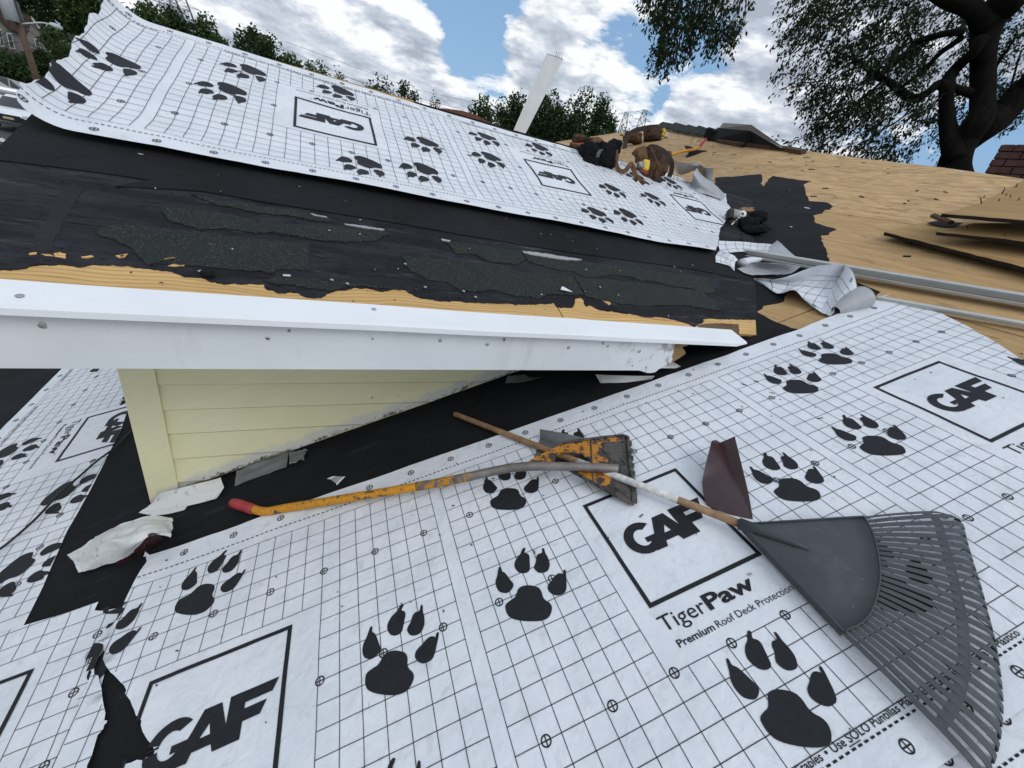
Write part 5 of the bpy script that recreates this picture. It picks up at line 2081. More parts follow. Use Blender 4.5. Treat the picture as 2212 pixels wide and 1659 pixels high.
for y_, x_ in ((528, 1015), (592, 1022), (655, 1028), (722, 1036), (785, 1042), (850, 1048), (915, 1053), (980, 1060), (1018, 1058)):
    mb = MB()
    mb.prism(blade_pts([(x_ - 20, y_ - 22), (x_ + 14, y_ - 17), (x_ + 22, y_ - 4), (x_ + 16, y_ + 12), (x_ - 18, y_ + 20)]), N_MAIN * .012)
    mb.build('tooth', M['steel_dirty'], shovel)


# ------------------------------------------------------------------ loose flashing
def bent(name, label, nets, mat, cat='flashing', amp=.002, group='loose flashing pieces', cells=10, single=False):
    root = thing(name, label, cat, nets[0][0][0], group) if len(nets) > 1 else None
    for i, net in enumerate(nets):
        sf = net_surf(net, 0, 1, 0, 1, amp, i * 2.0 + len(label) * .1, 4.5 if amp >= .005 else 0)
        vs_, fc, uv = drape([rect(0, 1, 0, 1)], sf, 1.0 / cells, flip=True)
        # thin sheet: a second skin just beneath
        o_ = obj('fold' if root else name, vs_, fc, mat, root, uvs=uv, smooth=True)
        if root is None:
            tag(o_, label, cat, group)
            root_ = o_
    return root or root_


bent('flashing_piece', 'maroon bent metal flashing standing on the membrane above the rake', [
    [cm(1280, 960, r) for r in ([(1725, 490, .09), (1765, 485, .075), (1800, 505, .06)], [(1655, 770, .05), (1780, 770, .035), (1905, 775, .02)], [(1645, 900, .035), (1800, 930, .025), (1985, 950, .015)], [(1680, 1045, .012), (1860, 1120, .012), (2075, 1168, .012)])],
    [cm(1280, 960, r) for r in ([(1800, 505, .06), (1860, 480, .075), (1925, 452, .09)], [(1905, 775, .02), (1950, 765, .03), (2000, 760, .04)], [(1985, 950, .015), (2015, 950, .02), (2045, 950, .025)], [(2075, 1168, .012), (2078, 1167, .012), (2082, 1165, .013)])]], M['brown_flash'], amp=0)
bent('flashing_piece', 'bare grey metal flashing angle under the yellow shovel blade', [
    [cm(1280, 960, r) for r in ([(240, 388, .055), (470, 430, .055), (700, 482, .045)], [(240, 480, .016), (430, 540, .016), (640, 565, .016)])],
    [cm(1280, 960, r) for r in ([(240, 480, .016), (430, 540, .016), (640, 565, .016)], [(190, 642, .013), (420, 655, .013), (660, 690, .013)])]], M['galvanised'])
bent('flashing_piece', 'crumpled white metal flashing with brown underside on the black felt', [
    [cm(0, 960, r) for r in ([(590, 1480, .03), (760, 1370, .06), (880, 1300, .05), (1050, 1225, .07), (1250, 1150, .08), (1495, 1162, .05)],
                             [(610, 1510, .02), (780, 1420, .05), (930, 1340, .10), (1100, 1290, .095), (1280, 1220, .10), (1490, 1215, .05)],
                             [(640, 1540, .02), (780, 1490, .06), (960, 1420, .075), (1130, 1380, .10), (1300, 1300, .095), (1480, 1280, .06)],
                             [(690, 1640, .01), (800, 1605, .01), (1000, 1535, .02), (1150, 1470, .03), (1310, 1305, .09), (1470, 1320, .05)])],
    [list(reversed(cm(0, 960, r))) for r in ([(1000, 1537, .02), (1150, 1470, .03), (1310, 1302, .09), (1410, 1338, .06)], [(1010, 1555, .006), (1160, 1500, .006), (1290, 1430, .008), (1395, 1345, .03)])]], M['brown_white'], amp=.012, cells=28)


def wl(ox, oy, pts, y):
    out = []
    for x, z in pts:
        (px, py), = K(ox, oy, [(x, z)])
        out.append(wallp(px, py, y))
    return out


bent('flashing_piece', 'dirty white corner flashing bent round the foot of the yellow corner board', [
    [wl(0, 960, [(1375, 940), (1640, 880), (1905, 805)], WALL_Y - .034), cm(0, 960, [(1300, 1040, .022), (1600, 975, .022), (1935, 895, .022)])],
    [cm(0, 960, [(1300, 1040, .022), (1600, 975, .022), (1935, 895, .022)]), cm(0, 960, [(1195, 1112, .006), (1560, 1068, .006), (1872, 990, .010)])]], M['white_flash'], amp=.0042)
bent('flashing_piece', 'narrow white flashing sliver on the felt under the corner flashing', [[cm(0, 960, [(1200, 1112, .006), (1420, 1085, .008), (1620, 1055, .012)]), cm(0, 960, [(1330, 1140, .004), (1480, 1118, .004), (1590, 1088, .005)])]], M['white_flash'])
bent('flashing_piece', 'grey step flashing left at the foot of the yellow siding near the corner', [
    [wl(0, 960, [(2045, 752), (2130, 715), (2212, 690)], WALL_Y - .03) + wl(640, 960, [(140, 640), (280, 588)], WALL_Y - .03), cm(0, 960, [(2025, 885, .005), (2120, 850, .005)]) + cm(640, 960, [(0, 812, .005), (140, 765, .006), (265, 715, .012)])]], M['galvanised'], amp=.005)
bent('flashing_piece', 'small crinkled step flashing joined right of the longer grey one', [
    [wl(640, 960, [(285, 588), (360, 578), (445, 570)], WALL_Y - .028), cm(640, 960, [(290, 695, .012), (360, 672, .01), (410, 655, .01)])]], M['galvanised'], amp=.008)
bent('flashing_piece', 'white flashing strip on the felt below the rotten end of the fascia', [
    [cm(1280, 480, [(720, 1575, .02), (980, 1585, .03), (1235, 1590, .03)]), cm(1280, 480, [(765, 1652, .004), (1000, 1645, .004), (1205, 1618, .006)])]], M['white_flash'], amp=.003)
bent('flashing_piece', 'thin grey flashing under the siding where the wall meets the soffit', [
    [wl(1280, 480, [(-40, 1590), (150, 1572), (330, 1560)], WALL_Y - .03), cm(1280, 480, [(-60, 1655, .008), (120, 1640, .008), (300, 1590, .012)])]], M['galvanised'], amp=.003)

# paper triangle, black cable, small litter
root = thing('card_scrap', 'small grey triangle of card with white edges on the black felt', 'scrap', mainp(725, 1038))
mb = MB(); mb.prism(cm(640, 960, [(640, 822, .006), (690, 800, .012), (755, 803, .012), (694, 862, .006)]), N_MAIN * .0015)
mb.build('grey_face', M['paper_grey'], root)
mb = MB(); mb.prism(cm(640, 960, [(694, 862, .0075), (755, 803, .0135), (770, 800, .0135), (698, 876, .007)]), N_MAIN * .0015)
mb.prism(cm(640, 960, [(614, 820, .006), (662, 800, .012), (690, 799, .012), (642, 824, .006)]), N_MAIN * .0015)
mb.build('white_edge', M['white_paint'], root)
mb = MB()
mb.tube(spline(cm(0, 960, [(-200, 1570, .016), (0, 1425, .016), (100, 1348, .016), (300, 1172, .018), (500, 962, .018), (700, 785, .018), (850, 655, .016), (1000, 545, .016), (1130, 415, .012), (1240, 352, .010), (1330, 330, .010)]), 6), .0042, 8)
tag(mb.build('power_cable', M['rubber'], smooth=True), 'thin black cable running across the left membrane strip to the dormer', 'cable')


def dm(ox, oy, pts, h):
    return [dormp(px, py, h) for px, py in K(ox, oy, pts)]


mb = MB(); mb.prism(dm(1280, 480, [(420, 845), (428, 820), (445, 822), (522, 866)], .0135), N_DORM * .002)
tag(mb.build('plastic_shard', M['white_paint']), 'pointed white plastic shard on the shingles of the dormer', 'scrap')
mb = MB(); mb.prism(dm(640, 480, [(232, 714), (296, 716), (300, 732), (234, 728)], .0090), N_DORM * .0015)
tag(mb.build('metal_tag', M['pale_metal']), 'tiny pale metal strip below the largest shingle remnant', 'scrap')
for (ox, oy, x, y), lab in zip([(640, 480, 655, 757), (640, 480, 790, 790), (640, 480, 1290, 620), (640, 480, 1463, 820), (640, 480, 1795, 855), (640, 480, 1898, 905), (0, 480, 1730, 682), (1280, 480, 762, 820), (1280, 480, 1560, 632)],
                               ['first roofing nail right of the pale metal strip', 'second roofing nail right of the pale metal strip', 'roofing nail at the left tip of the middle shingle remnant', 'roofing nail on felt below the middle shingle remnant', 'roofing nail where the middle remnant nears the eave',
                                'lowest roofing nail beside the rusty spot on the eave felt', 'roofing nail by the black lump under the largest shingle remnant', 'roofing nail right of the white shard', 'roofing nail high on the smooth felt near the right end']):
    (px, py), = K(ox, oy, [(x, y)])
    c = dormp(px, py, .013)
    mb = MB()
    mb.blob(c, E_DORM * .0058, U_DORM * .0050, N_DORM * .0016, e=1, nu=10, nv=4)
    mb.tube([c, c + E_DORM * .006 - N_DORM * .008], .0016, 6)
    tag(mb.build('roofing_nail', M['nail_head'], smooth=True), lab + ' on the dormer', 'nail', 'roofing nails on the dormer')
(px, py), = K(0, 480, [(1795, 705)])
mb = MB(); mb.blob(dormp(px, py, .010), E_DORM * .016, U_DORM * .013, N_DORM * .010, e=.8, rough=.5, seed=3)
tag(mb.build('tar_lump', M['felt_smooth']), 'black tar lump below the largest shingle remnant', 'debris')

# grit, splinters and staples scattered over the felt and the membrane
mb = MB()
r2 = random.Random(5)
for i in range(420):
    k = r2.random()
    if k < .45:
        a_, b_ = r2.uniform(-.7, 2.2), r2.uniform(b_eave + .03, b_eave + .75)
        c, ex, ey, en = d_pt(a_, b_, .0095), E_DORM, U_DORM, N_DORM
    elif k < .62:
        c = surf_main(r2.uniform(-.5, 19), r2.uniform(-.2, 7) * r2.random() ** .5, .0025)
        ex, ey, en = R1, C1, N_MAIN
    else:
        c, ex, ey, en = m_pt(r2.uniform(1.9, 4.4), r2.uniform(-.2, 4.2), .006), E_MAIN, Y_AX, N_MAIN
    an = r2.uniform(0, 6.28)
    d1 = ex * math.cos(an) + ey * math.sin(an)
    d2 = en.cross(d1)
    L = r2.uniform(.0012, .004) if r2.random() < .88 else r2.uniform(.006, .013)
    mb.box(c, d1 * L, d2 * r2.uniform(.0007, .0020), en * .0008)
for i in range(420):
    c = m_pt(r2.uniform(2.6, 8.5), r2.uniform(-1.5, 9.5), .003)
    if not inside(m_ab(c), ROOF):
        continue
    an = r2.gauss(1.57, .7)
    d1 = E_MAIN * math.cos(an) + Y_AX * math.sin(an)
    mb.box(c, d1 * r2.uniform(.006, .034), N_MAIN.cross(d1) * r2.uniform(.002, .008), N_MAIN * .003)
dfl = mb.build('debris_flakes', M['wood_chip'], origin=(0, 0, 0), mats=[M['rubber'], M['wood_chip'], M['white_tag']])
dfl.data.polygons.foreach_set('material_index', [[0, 0, 0, 1, 0, 0, 2, 0, 0, 0, 0][(i // 6 * 7) % 11] for i in range(len(dfl.data.polygons))])
dfl['kind'] = 'stuff'
dfl['label'] = 'grit, splinters and staples scattered over the roof'
dfl['category'] = 'debris'
# ------------------------------------------------------------------ aluminium rails
def rail(p, q, label, w_=.034, hh=.022, second=True):
    t_ = (q - p).normalized()
    side = t_.cross(N_MAIN).normalized()       # towards the viewer
    if side.y > 0:
        side = -side
    root = thing('aluminium_rail', label, 'metal rail', p, 'aluminium rails on the plywood')
    mb = MB()
    mid_ = (p + q) / 2
    L = (q - p) * .5
    mb.box(mid_ + N_MAIN * hh, L, side * w_ * .42, N_MAIN * .003)
    mb.box(mid_ + N_MAIN * (hh * .5) + side * w_ * .40, L, side * .003, N_MAIN * hh * .5)
    mb.box(mid_ + N_MAIN * (hh * .5) - side * w_ * .40, L, side * .003, N_MAIN * hh * .5)
    mb.build('channel', M['rail_alu'], root)
    if second:
        mb = MB()
        mb.box(mid_ + side * w_ * 1.25 - N_MAIN * .002, L, side * w_ * .62, N_MAIN * .0025)
        mb.build('flange', M['galvanised'], root)
        mb = MB()
        mb.box(mid_ + side * w_ * 1.88 + N_MAIN * .002, L, side * .003, N_MAIN * .006)
        mb.build('lip', M['rail_alu'], root)
    return root


rail(mainp(1573, 540, .035), mainp(2330, 668, .028), 'long grey aluminium rail running over the crumpled membrane to the right edge')
rail(mainp(1893, 647, .020), mainp(2330, 727, .012), 'second shorter aluminium rail lying along the far end of the near membrane', w_=.030, hh=.014, second=False)


# ------------------------------------------------------------------ pulled-up plywood boards
def z5(pts):
    out = []
    for x, y, h in pts:
        (px, py), = K2(2180, 380, 4.879, [(x, y)])
        out.append(mainp(px, py, h))
    return out


def board(label, corners, h, th, nails, jag):
    root = thing('plywood_board', label, 'board', z5([(corners[0][0], corners[0][1], 0)])[0], 'pulled-up plywood boards')
    P = z5([(x, y, h_ if h_ else h) for x, y, h_ in corners])
    ab = [m_ab(p) for p in P]
    hs = [(p - O_MAIN).dot(N_MAIN) for p in P]
    # broken front edge
    pts = []
    for i in range(len(P)):
        a_, b_ = P[i], P[(i + 1) % len(P)]
        n = max(2, int((b_ - a_).length / .04)) if i in jag else 1
        perp = N_MAIN.cross((b_ - a_).normalized())
        for k in range(n):
            d_ = .008 * noise.noise(V((k * .7, i, h * 30))) if 0 < k else 0
            pts.append(a_.lerp(b_, k / n) + perp * d_)
    mb = MB()
    mb.prism(pts, N_MAIN * .0015)
    mb.uv = [(v.y * 1.0, (v - O_MAIN).dot(E_MAIN)) for v in mb.v]
    mb.build('face', M['board_face'], root)
    mb = MB()
    mb.prism([p - N_MAIN * th for p in pts], N_MAIN * (th - .0004))
    mb.uv = [(v.y * 2, v.x * 2) for v in mb.v]
    mb.build('core', M['board_edge'], root)
    for (x0_, y0_, x1_, y1_) in nails:
        (p0,), (p1,) = K2(2180, 380, 4.879, [(x0_, y0_)]), K2(2180, 380, 4.879, [(x1_, y1_)])
        a_ = mainp(*p0, h + .002)
        dist = math.hypot(a_.x, a_.y)
        b_ = at(p1[0], p1[1], dist)
        mb = MB()
        mb.tube([a_ - N_MAIN * .004, a_.lerp(b_, .6) + RIGHT * .002, b_], [.003, .0028, .0016], 6)
        mb.build('bent_nail', M['rust_nail'], root, smooth=True)
    return root


board('lowest pulled-up plywood board, its dark broken edge slanting down to the right', [(150, 978, 0), (1000, 1190, 0), (2500, 1570, 0), (2500, 900, .06), (1250, 860, .05), (640, 862, .05), (430, 900, .045)], .055, .020, [], (0, 1))
board('middle pulled-up plywood board with a splintered pale front corner', [(790, 975, 0), (1480, 1045, 0), (2500, 1180, 0), (2500, 870, 0), (1230, 872, 0), (980, 935, 0)], .125, .018, [(1165, 935, 1160, 905), (1600, 1020, 1640, 990)], (0, 1))
board('top pulled-up plywood board with bent nails sticking up', [(850, 752, 0), (1854, 835, 0), (2500, 885, 0), (2500, 180, .14), (1850, 345, .16), (1330, 620, .19)], .215, .018,
      [(1590, 505, 1622, 428), (1340, 622, 1315, 548), (1362, 548, 1380, 528), (1632, 525, 1645, 503), (1688, 545, 1692, 520), (1548, 592, 1556, 568), (1785, 582, 1802, 552), (1755, 425, 1775, 380)], (0, 1))
a_, b_ = z5([(750, 775, .13), (965, 862, .13)])
mb = MB(); mb.tube([a_, a_.lerp(b_, .5), b_], [.014, .016, .013], 6, squash=(N_MAIN, 1.4))
tag(mb.build('broken_stick', M['rust_nail']), 'short dark broken stick between the top and middle plywood boards', 'stick')
tp = z5([(670, 868, .06), (760, 848, .062), (830, 845, .063), (960, 860, .064), (1110, 868, .064), (1000, 915, .062), (880, 915, .062), (760, 890, .06)])
mb = MB(); mb.prism(tp, N_MAIN * .003)
mb.uv = [(v.x, v.y) for v in mb.v]
tag(mb.build('roofing_felt', M['felt_smooth']), 'scrap of black felt caught between the pulled-up plywood boards', 'roofing felt', 'black roofing felt')


# ------------------------------------------------------------------ tool belts on the dormer ridge
def q2(x, y, Y):
    (px, py), = K2(1400, 280, 5.027, [(x, y)])
    return wallp(px, py, Y)


PX2 = .000593          # metres in one enlarged-photo pixel at the ridge
HX = RIGHT             # across
FW = -BACK
YB = 2.88


def belt_blob(mb, x, y, hw, hh, hd, Y=YB, e=.5, rough=.32, seed=0.0, k=PX2, tilt=0.0):
    c = q2(x, y, Y)
    ct, st_ = math.cos(tilt), math.sin(tilt)
    r_ = V((1, -.25, .05)).normalized()
    u_ = V((0, .25, .97)).normalized()
    d_ = r_.cross(u_)
    mb.blob(c, (r_ * ct + u_ * st_) * hw * k, (u_ * ct - r_ * st_) * hh * k, d_ * hd * k, e=e, rough=rough, seed=seed, nu=20, nv=12)
    return c


def strap(pts, hw, k=PX2, th=.0025):
    P_ = spline(pts, 5)
    W_l = []
    for i in range(len(P_)):
        t_ = P_[min(i + 1, len(P_) - 1)] - P_[max(i - 1, 0)]
        w_ = BACK.cross(t_)
        W_l.append((w_.normalized() * .92 + BACK * .25).normalized() * hw * k)
    m_b = MB()
    m_b.ribbon(P_, W_l, th)
    return m_b


bag = thing('tool_bag', 'black nylon tool bag with grey webbing on the dormer ridge', 'tool bag', q2(470, 700, YB))
mb = MB(); belt_blob(mb, 400, 560, 165, 135, 120, seed=1, e=.35, rough=.22); mb.build('body', M['nylon_black'], bag, smooth=True)
mb = MB(); belt_blob(mb, 560, 555, 110, 130, 110, Y=YB - .04, seed=2, e=.3, rough=.2); mb.build('pocket', M['nylon_black'], bag, smooth=True)
mb = MB(); belt_blob(mb, 370, 640, 110, 60, 70, Y=YB - .06, seed=3); mb.build('pocket', M['nylon_black'], bag, smooth=True)
mb = MB(); belt_blob(mb, 660, 470, 85, 115, 60, Y=YB + .02, seed=4, tilt=-.3); mb.build('flap', M['nylon_black'], bag, smooth=True)
mb = MB(); belt_blob(mb, 480, 450, 140, 30, 90, Y=YB, seed=5); mb.build('lid', M['nylon_black'], bag, smooth=True)
mb = MB(); mb.ribbon(spline([q2(520, 470, YB - .085), q2(485, 520, YB - .10), q2(470, 570, YB - .10)], 4), HX * 22 * PX2, .002); mb.build('webbing', M['webbing_grey'], bag)
mb = MB(); mb.ribbon(spline([q2(560, 590, YB - .10), q2(610, 640, YB - .11), q2(650, 640, YB - .10), q2(665, 560, YB - .08), q2(650, 480, YB - .06)], 4), HX * 14 * PX2, .002); mb.build('strap', M['nylon_black'], bag)
mb = MB(); mb.ribbon(spline([q2(290, 620, YB - .07), q2(360, 690, YB - .10), q2(470, 690, YB - .11), q2(530, 640, YB - .1)], 4), UP * 12 * PX2, .002); mb.build('strap', M['nylon_black'], bag)

pouch = thing('tool_pouch', 'small brown leather pouch with reddish tool handle behind the black bag', 'tool pouch', q2(250, 470, YB + .15))
mb = MB(); belt_blob(mb, 230, 440, 130, 32, 50, Y=YB + .10, seed=6, tilt=-.06, e=.8); mb.build('sheath', M['leather_pale'], pouch, smooth=True)
mb = MB(); belt_blob(mb, 250, 345, 85, 50, 55, Y=YB + .2, seed=7, rough=.4); mb.build('pouch_body', M['leather'], pouch, smooth=True)
mb = MB(); belt_blob(mb, 455, 385, 75, 50, 50, Y=YB + .1, seed=8, rough=.4); mb.build('flap', M['leather_pale'], pouch, smooth=True)
mb = MB(); mb.tube([q2(200, 405, YB + .12), q2(300, 400, YB + .12), q2(420, 400, YB + .12)], 14 * PX2, 8); mb.build('handle', M['red_grip'], pouch, smooth=True)
mb = MB(); belt_blob(mb, 355, 355, 28, 34, 20, Y=YB + .15, seed=9); mb.build('loop', M['leather_dark'], pouch, smooth=True)

belt = thing('tool_belt', 'brown leather tool belt with tape measure and long curling strap on the membrane', 'tool belt', q2(1180, 840, YB))
mb = MB(); belt_blob(mb, 1130, 640, 120, 190, 90, seed=11, rough=.2, tilt=.08, e=.32); mb.build('pouch_body', M['leather'], belt, smooth=True)
mb = MB(); belt_blob(mb, 1270, 640, 100, 140, 70, Y=YB + .05, seed=12, e=.3, rough=.2); mb.build('pouch_body', M['leather'], belt, smooth=True)
mb = MB(); belt_blob(mb, 1010, 540, 75, 85, 60, Y=YB - .02, seed=13, tilt=.5); mb.build('pouch_flap', M['leather_pale'], belt, smooth=True)
mb = MB(); belt_blob(mb, 1205, 790, 45, 110, 45, Y=YB - .07, seed=14, tilt=-.05); mb.build('hammer_loop', M['leather'], belt, smooth=True)
mb = MB(); belt_blob(mb, 1215, 850, 80, 35, 40, Y=YB - .09, seed=15); mb.build('fringe', M['leather_dark'], belt, smooth=True)
mb = strap([q2(1100, 480, YB - .05), q2(1140, 440, YB - .06), q2(1230, 455, YB - .08), q2(1340, 525, YB - .09), q2(1400, 630, YB - .10), q2(1400, 740, YB - .10), q2(1370, 815, YB - .10)], 30)
mb.build('waist_strap', M['leather_dark'], belt)
mb = strap([q2(700, 480, YB - .02), q2(708, 580, YB - .07), q2(705, 660, YB - .10), q2(745, 735, YB - .13), q2(810, 745, YB - .14), q2(860, 690, YB - .13), q2(895, 655, YB - .12), q2(925, 720, YB - .13), q2(960, 815, YB - .17), q2(1070, 905, YB - .22)], 27, th=.002)
mb.build('loose_strap', M['leather_pale'], belt)
mb = MB(); mb.tube([q2(1140, 440, YB - .08), q2(1200, 580, YB - .10), q2(1260, 720, YB - .10), q2(1290, 800, YB - .09)], 8 * PX2, 6); mb.build('lacing', M['leather_pale'], belt, smooth=True)
for x, y in ((1395, 790), (1430, 800)):
    mb = MB(); mb.tube([q2(x, y - 45, YB - .09), q2(x + 8, y, YB - .09), q2(x - 6, y + 40, YB - .09)], 7 * PX2, 6); mb.build('buckle', M['pale_metal'], belt, smooth=True)
tape = thing('tape_measure', 'yellow and steel tape measure tucked in the brown tool belt', 'tape measure', q2(1040, 720, YB - .1))
mb = MB(); belt_blob(mb, 1075, 670, 45, 62, 32, Y=YB - .11, rough=.02, e=.4); mb.build('case', M['tape_yellow'], tape, smooth=True)
mb = MB(); belt_blob(mb, 1010, 670, 42, 42, 34, Y=YB - .12, rough=.02, e=.45); mb.build('cover', M['galvanised'], tape, smooth=True)
mb = MB(); mb.tube([q2(1000, 640, YB - .15), q2(1030, 690, YB - .15)], 7 * PX2, 6); mb.build('clip', M['pale_metal'], tape, smooth=True)
mb = MB(); mb.tube([q2(955, 705, YB - .11), q2(1020, 738, YB - .12), q2(1100, 765, YB - .11)], 13 * PX2, 8)
tag(mb.build('screwdriver', M['red_grip'], smooth=True), 'red screwdriver grip under the tape measure on the brown belt', 'screwdriver')

# belt further back on the bare plywood
(bx, by), = K2(1400, 280, 5.027, [(1060, 385)])
bp = mainp(bx, by)
Y3 = bp.y
k3 = PX2 * (bp - CAM).dot(FW) / 3.03
rb = thing('tool_belt', 'rear brown leather tool belt with two pouches on the bare plywood', 'tool belt', bp)
mb = MB(); belt_blob(mb, 915, 325, 115, 60, 60, Y=Y3, seed=21, k=k3, rough=.3); mb.build('pouch_body', M['leather'], rb, smooth=True)
mb = MB(); belt_blob(mb, 1165, 285, 105, 80, 70, Y=Y3, seed=22, k=k3, rough=.25); mb.build('pouch_body', M['leather'], rb, smooth=True)
mb = MB(); belt_blob(mb, 1165, 335, 85, 28, 80, Y=Y3 - .05, seed=23, k=k3); mb.build('pocket', M['leather_dark'], rb, smooth=True)
mb = strap([q2(812, 465, Y3 - .25), q2(820, 400, Y3 - .15), q2(850, 310, Y3 - .08), q2(930, 240, Y3 - .04), q2(1060, 205, Y3 - .04), q2(1170, 190, Y3 - .04), q2(1250, 190, Y3)], 28, k3, .006)
mb.build('waist_strap', M['leather_dark'], rb)
mb = MB(); mb.tube([q2(1200, 175, Y3), q2(1215, 155, Y3), q2(1240, 158, Y3), q2(1243, 185, Y3)], 6 * k3, 6); mb.build('buckle', M['pale_metal'], rb, smooth=True)
mb = MB(); belt_blob(mb, 1300, 265, 25, 45, 20, Y=Y3, k=k3, rough=.4, seed=24); mb.build('glove_tip', M['tape_yellow'], rb, smooth=True)
mb = MB(); belt_blob(mb, 1335, 290, 22, 30, 20, Y=Y3, k=k3, rough=.4, seed=25); mb.build('glove_cuff', M['pale_metal'], rb, smooth=True)
mb = MB(); mb.tube([q2(760, 285, Y3), q2(800, 295, Y3), q2(830, 300, Y3)], 13 * k3, 8); mb.build('wooden_handle', M['handle_wood'], rb, smooth=True)

# second stripping bar with curled felt, behind the brown belt
(sx, sy), = K2(1400, 280, 5.027, [(1560, 560)])
sp_ = mainp(sx, sy)
Y4 = sp_.y
k4 = PX2 * (sp_ - CAM).dot(FW) / 3.03
bar = thing('pry_bar', 'yellow pry bar with red grip lying on the plywood behind the brown belt', 'pry bar', sp_)
mb = MB(); mb.tube(spline([q2(1395, 545, Y4 - .1), q2(1480, 510, Y4 - .1), q2(1580, 488, Y4 - .1), q2(1690, 470, Y4 - .08), q2(1750, 440, Y4)], 4), 17 * k4, 10); mb.build('shaft', M['yellow_tube'], bar, smooth=True)
mb = MB(); mb.tube([q2(1745, 445, Y4), q2(1790, 390, Y4 + .05), q2(1832, 338, Y4 + .1)], [17 * k4, 18 * k4, 15 * k4], 10); mb.build('grip', M['red_grip'], bar, smooth=True)
net = [[q2(1480, 620, Y4 - .25), q2(1560, 600, Y4 - .22), q2(1700, 565, Y4 - .15), q2(1850, 520, Y4 - .05)],
       [q2(1540, 640, Y4 - .25), q2(1640, 600, Y4 - .22), q2(1760, 560, Y4 - .15), q2(1850, 500, Y4 - .05)],
       [q2(1620, 500, Y4), q2(1660, 480, Y4 + .05), q2(1760, 475, Y4 + .08), q2(1830, 480, Y4 + .08)]]
sf = net_surf(net, 0, 1, 0, 1, .01, 3)
vs_, fc, uv = drape([rect(0, 1, 0, 1)], sf, .1, flip=False)
tag(obj('roofing_felt', vs_, fc, M['felt'], uvs=uv, smooth=True), 'curled strip of black felt wrapped round the yellow pry bar', 'roofing felt', 'black roofing felt')
(fx, fy), = K2(1400, 280, 5.027, [(1600, 455)])
mb = MB(); mb.prism([q2(1565, 425, Y4 + .1), q2(1640, 432, Y4 + .12), q2(1695, 462, Y4 + .05), q2(1640, 470, Y4), q2(1585, 470, Y4)], V((0, .01, .004)))
mb.uv = [(v.x, v.y) for v in mb.v]
tag(mb.build('roofing_felt', M['felt']), 'small black felt flap standing beside the red grip', 'roofing felt', 'black roofing felt')


# ------------------------------------------------------------------ harness on the torn felt
def z3(x, y, h):
    (px, py), = K2(1750, 480, 8.848, [(x, y)])
    return roofp(px, py, h)


P3 = (roofp(1600, 480) - CAM).dot(FW) / 878.7 / 8.848 / 1.0 * (1 / 1.157)
har = thing('safety_harness', 'bundle of black webbing with a grey reel and pale buckle on torn felt', 'harness', z3(1050, 800, 0))


def hb(mb, x, y, h, hw, hh, hd, e=.5, rough=.2, seed=0.0, tilt=0.0):
    ct, st_ = math.cos(tilt), math.sin(tilt)
    mb.blob(z3(x, y, h), (RIGHT * ct + UP * st_) * hw * P3, (UP * ct - RIGHT * st_) * hh * P3, BACK * hd * P3, e=e, rough=rough, seed=seed, nu=20, nv=12)


mb = MB(); hb(mb, 745, 500, .06, 130, 95, 80, e=.35, rough=.03, tilt=-.15); mb.build('reel', M['reel_grey'], har, smooth=True)
mb = MB(); hb(mb, 660, 500, .055, 60, 105, 85, e=.4, rough=.03, tilt=-.15); mb.build('reel_cap', M['rubber'], har, smooth=True)
mb = MB(); mb.ribbon([z3(945, 480, .105), z3(850, 580, .10), z3(735, 685, .09)], (RIGHT * .7 + UP * .7) * 44 * P3, .004); mb.build('buckle', M['pale_metal'], har)
mb = MB(); hb(mb, 950, 480, .105, 75, 72, 20, e=.9, rough=.02); mb.build('buckle_eye', M['pale_metal'], har, smooth=True)
mb = MB(); hb(mb, 940, 485, .115, 32, 30, 14, e=1, rough=.02); mb.build('rivet', M['rubber'], har, smooth=True)
for x, y in ((880, 560), (840, 600), (800, 640)):
    mb = MB(); hb(mb, x, y, .108, 20, 20, 6, e=.5, rough=.02); mb.build('slot', M['rubber'], har, smooth=True)
mb = MB(); hb(mb, 1270, 560, .07, 185, 120, 110, e=.45, rough=.15, seed=4, tilt=-.2); mb.build('padding', M['nylon_black'], har, smooth=True)
mb = MB(); hb(mb, 1070, 720, .04, 220, 140, 120, e=.7, rough=.35, seed=5); mb.build('webbing_heap', M['nylon_black'], har, smooth=True)
mb = MB(); hb(mb, 1150, 850, .03, 250, 90, 90, e=.7, rough=.35, seed=6); mb.build('webbing_heap', M['nylon_black'], har, smooth=True)
for pts in ([(1420, 560, .08), (1490, 600, .07), (1450, 740, .06), (1330, 800, .05), (1270, 870, .03)], [(1440, 740, .06), (1490, 790, .04), (1570, 850, .02)], [(1380, 640, .07), (1400, 760, .06), (1340, 850, .03), (1420, 830, .02)], [(900, 900, .03), (930, 1000, .015), (915, 1090, .01)]):
    mb = MB(); mb.ribbon(spline([z3(*p) for p in pts], 4), UP * 22 * P3, .002); mb.build('strap', M['nylon_black'], har)
mb = MB(); mb.prism([z3(890, 375, .035), z3(960, 350, .04), z3(1050, 360, .04), z3(1200, 355, .03), z3(1130, 385, .03), z3(1220, 415, .02), z3(1080, 430, .03), z3(1020, 420, .03), z3(940, 395, .03)], N_MAIN * .006)
tag(mb.build('wood_splinter', M['wood_chip']), 'orange wood splinter behind the black webbing harness', 'wood scrap')


# ------------------------------------------------------------------ white post behind the dormer ridge
def w3(x, y, Y):
    (px, py), = K(1280, 0, [(x, y)])
    return wallp(px, py, Y)


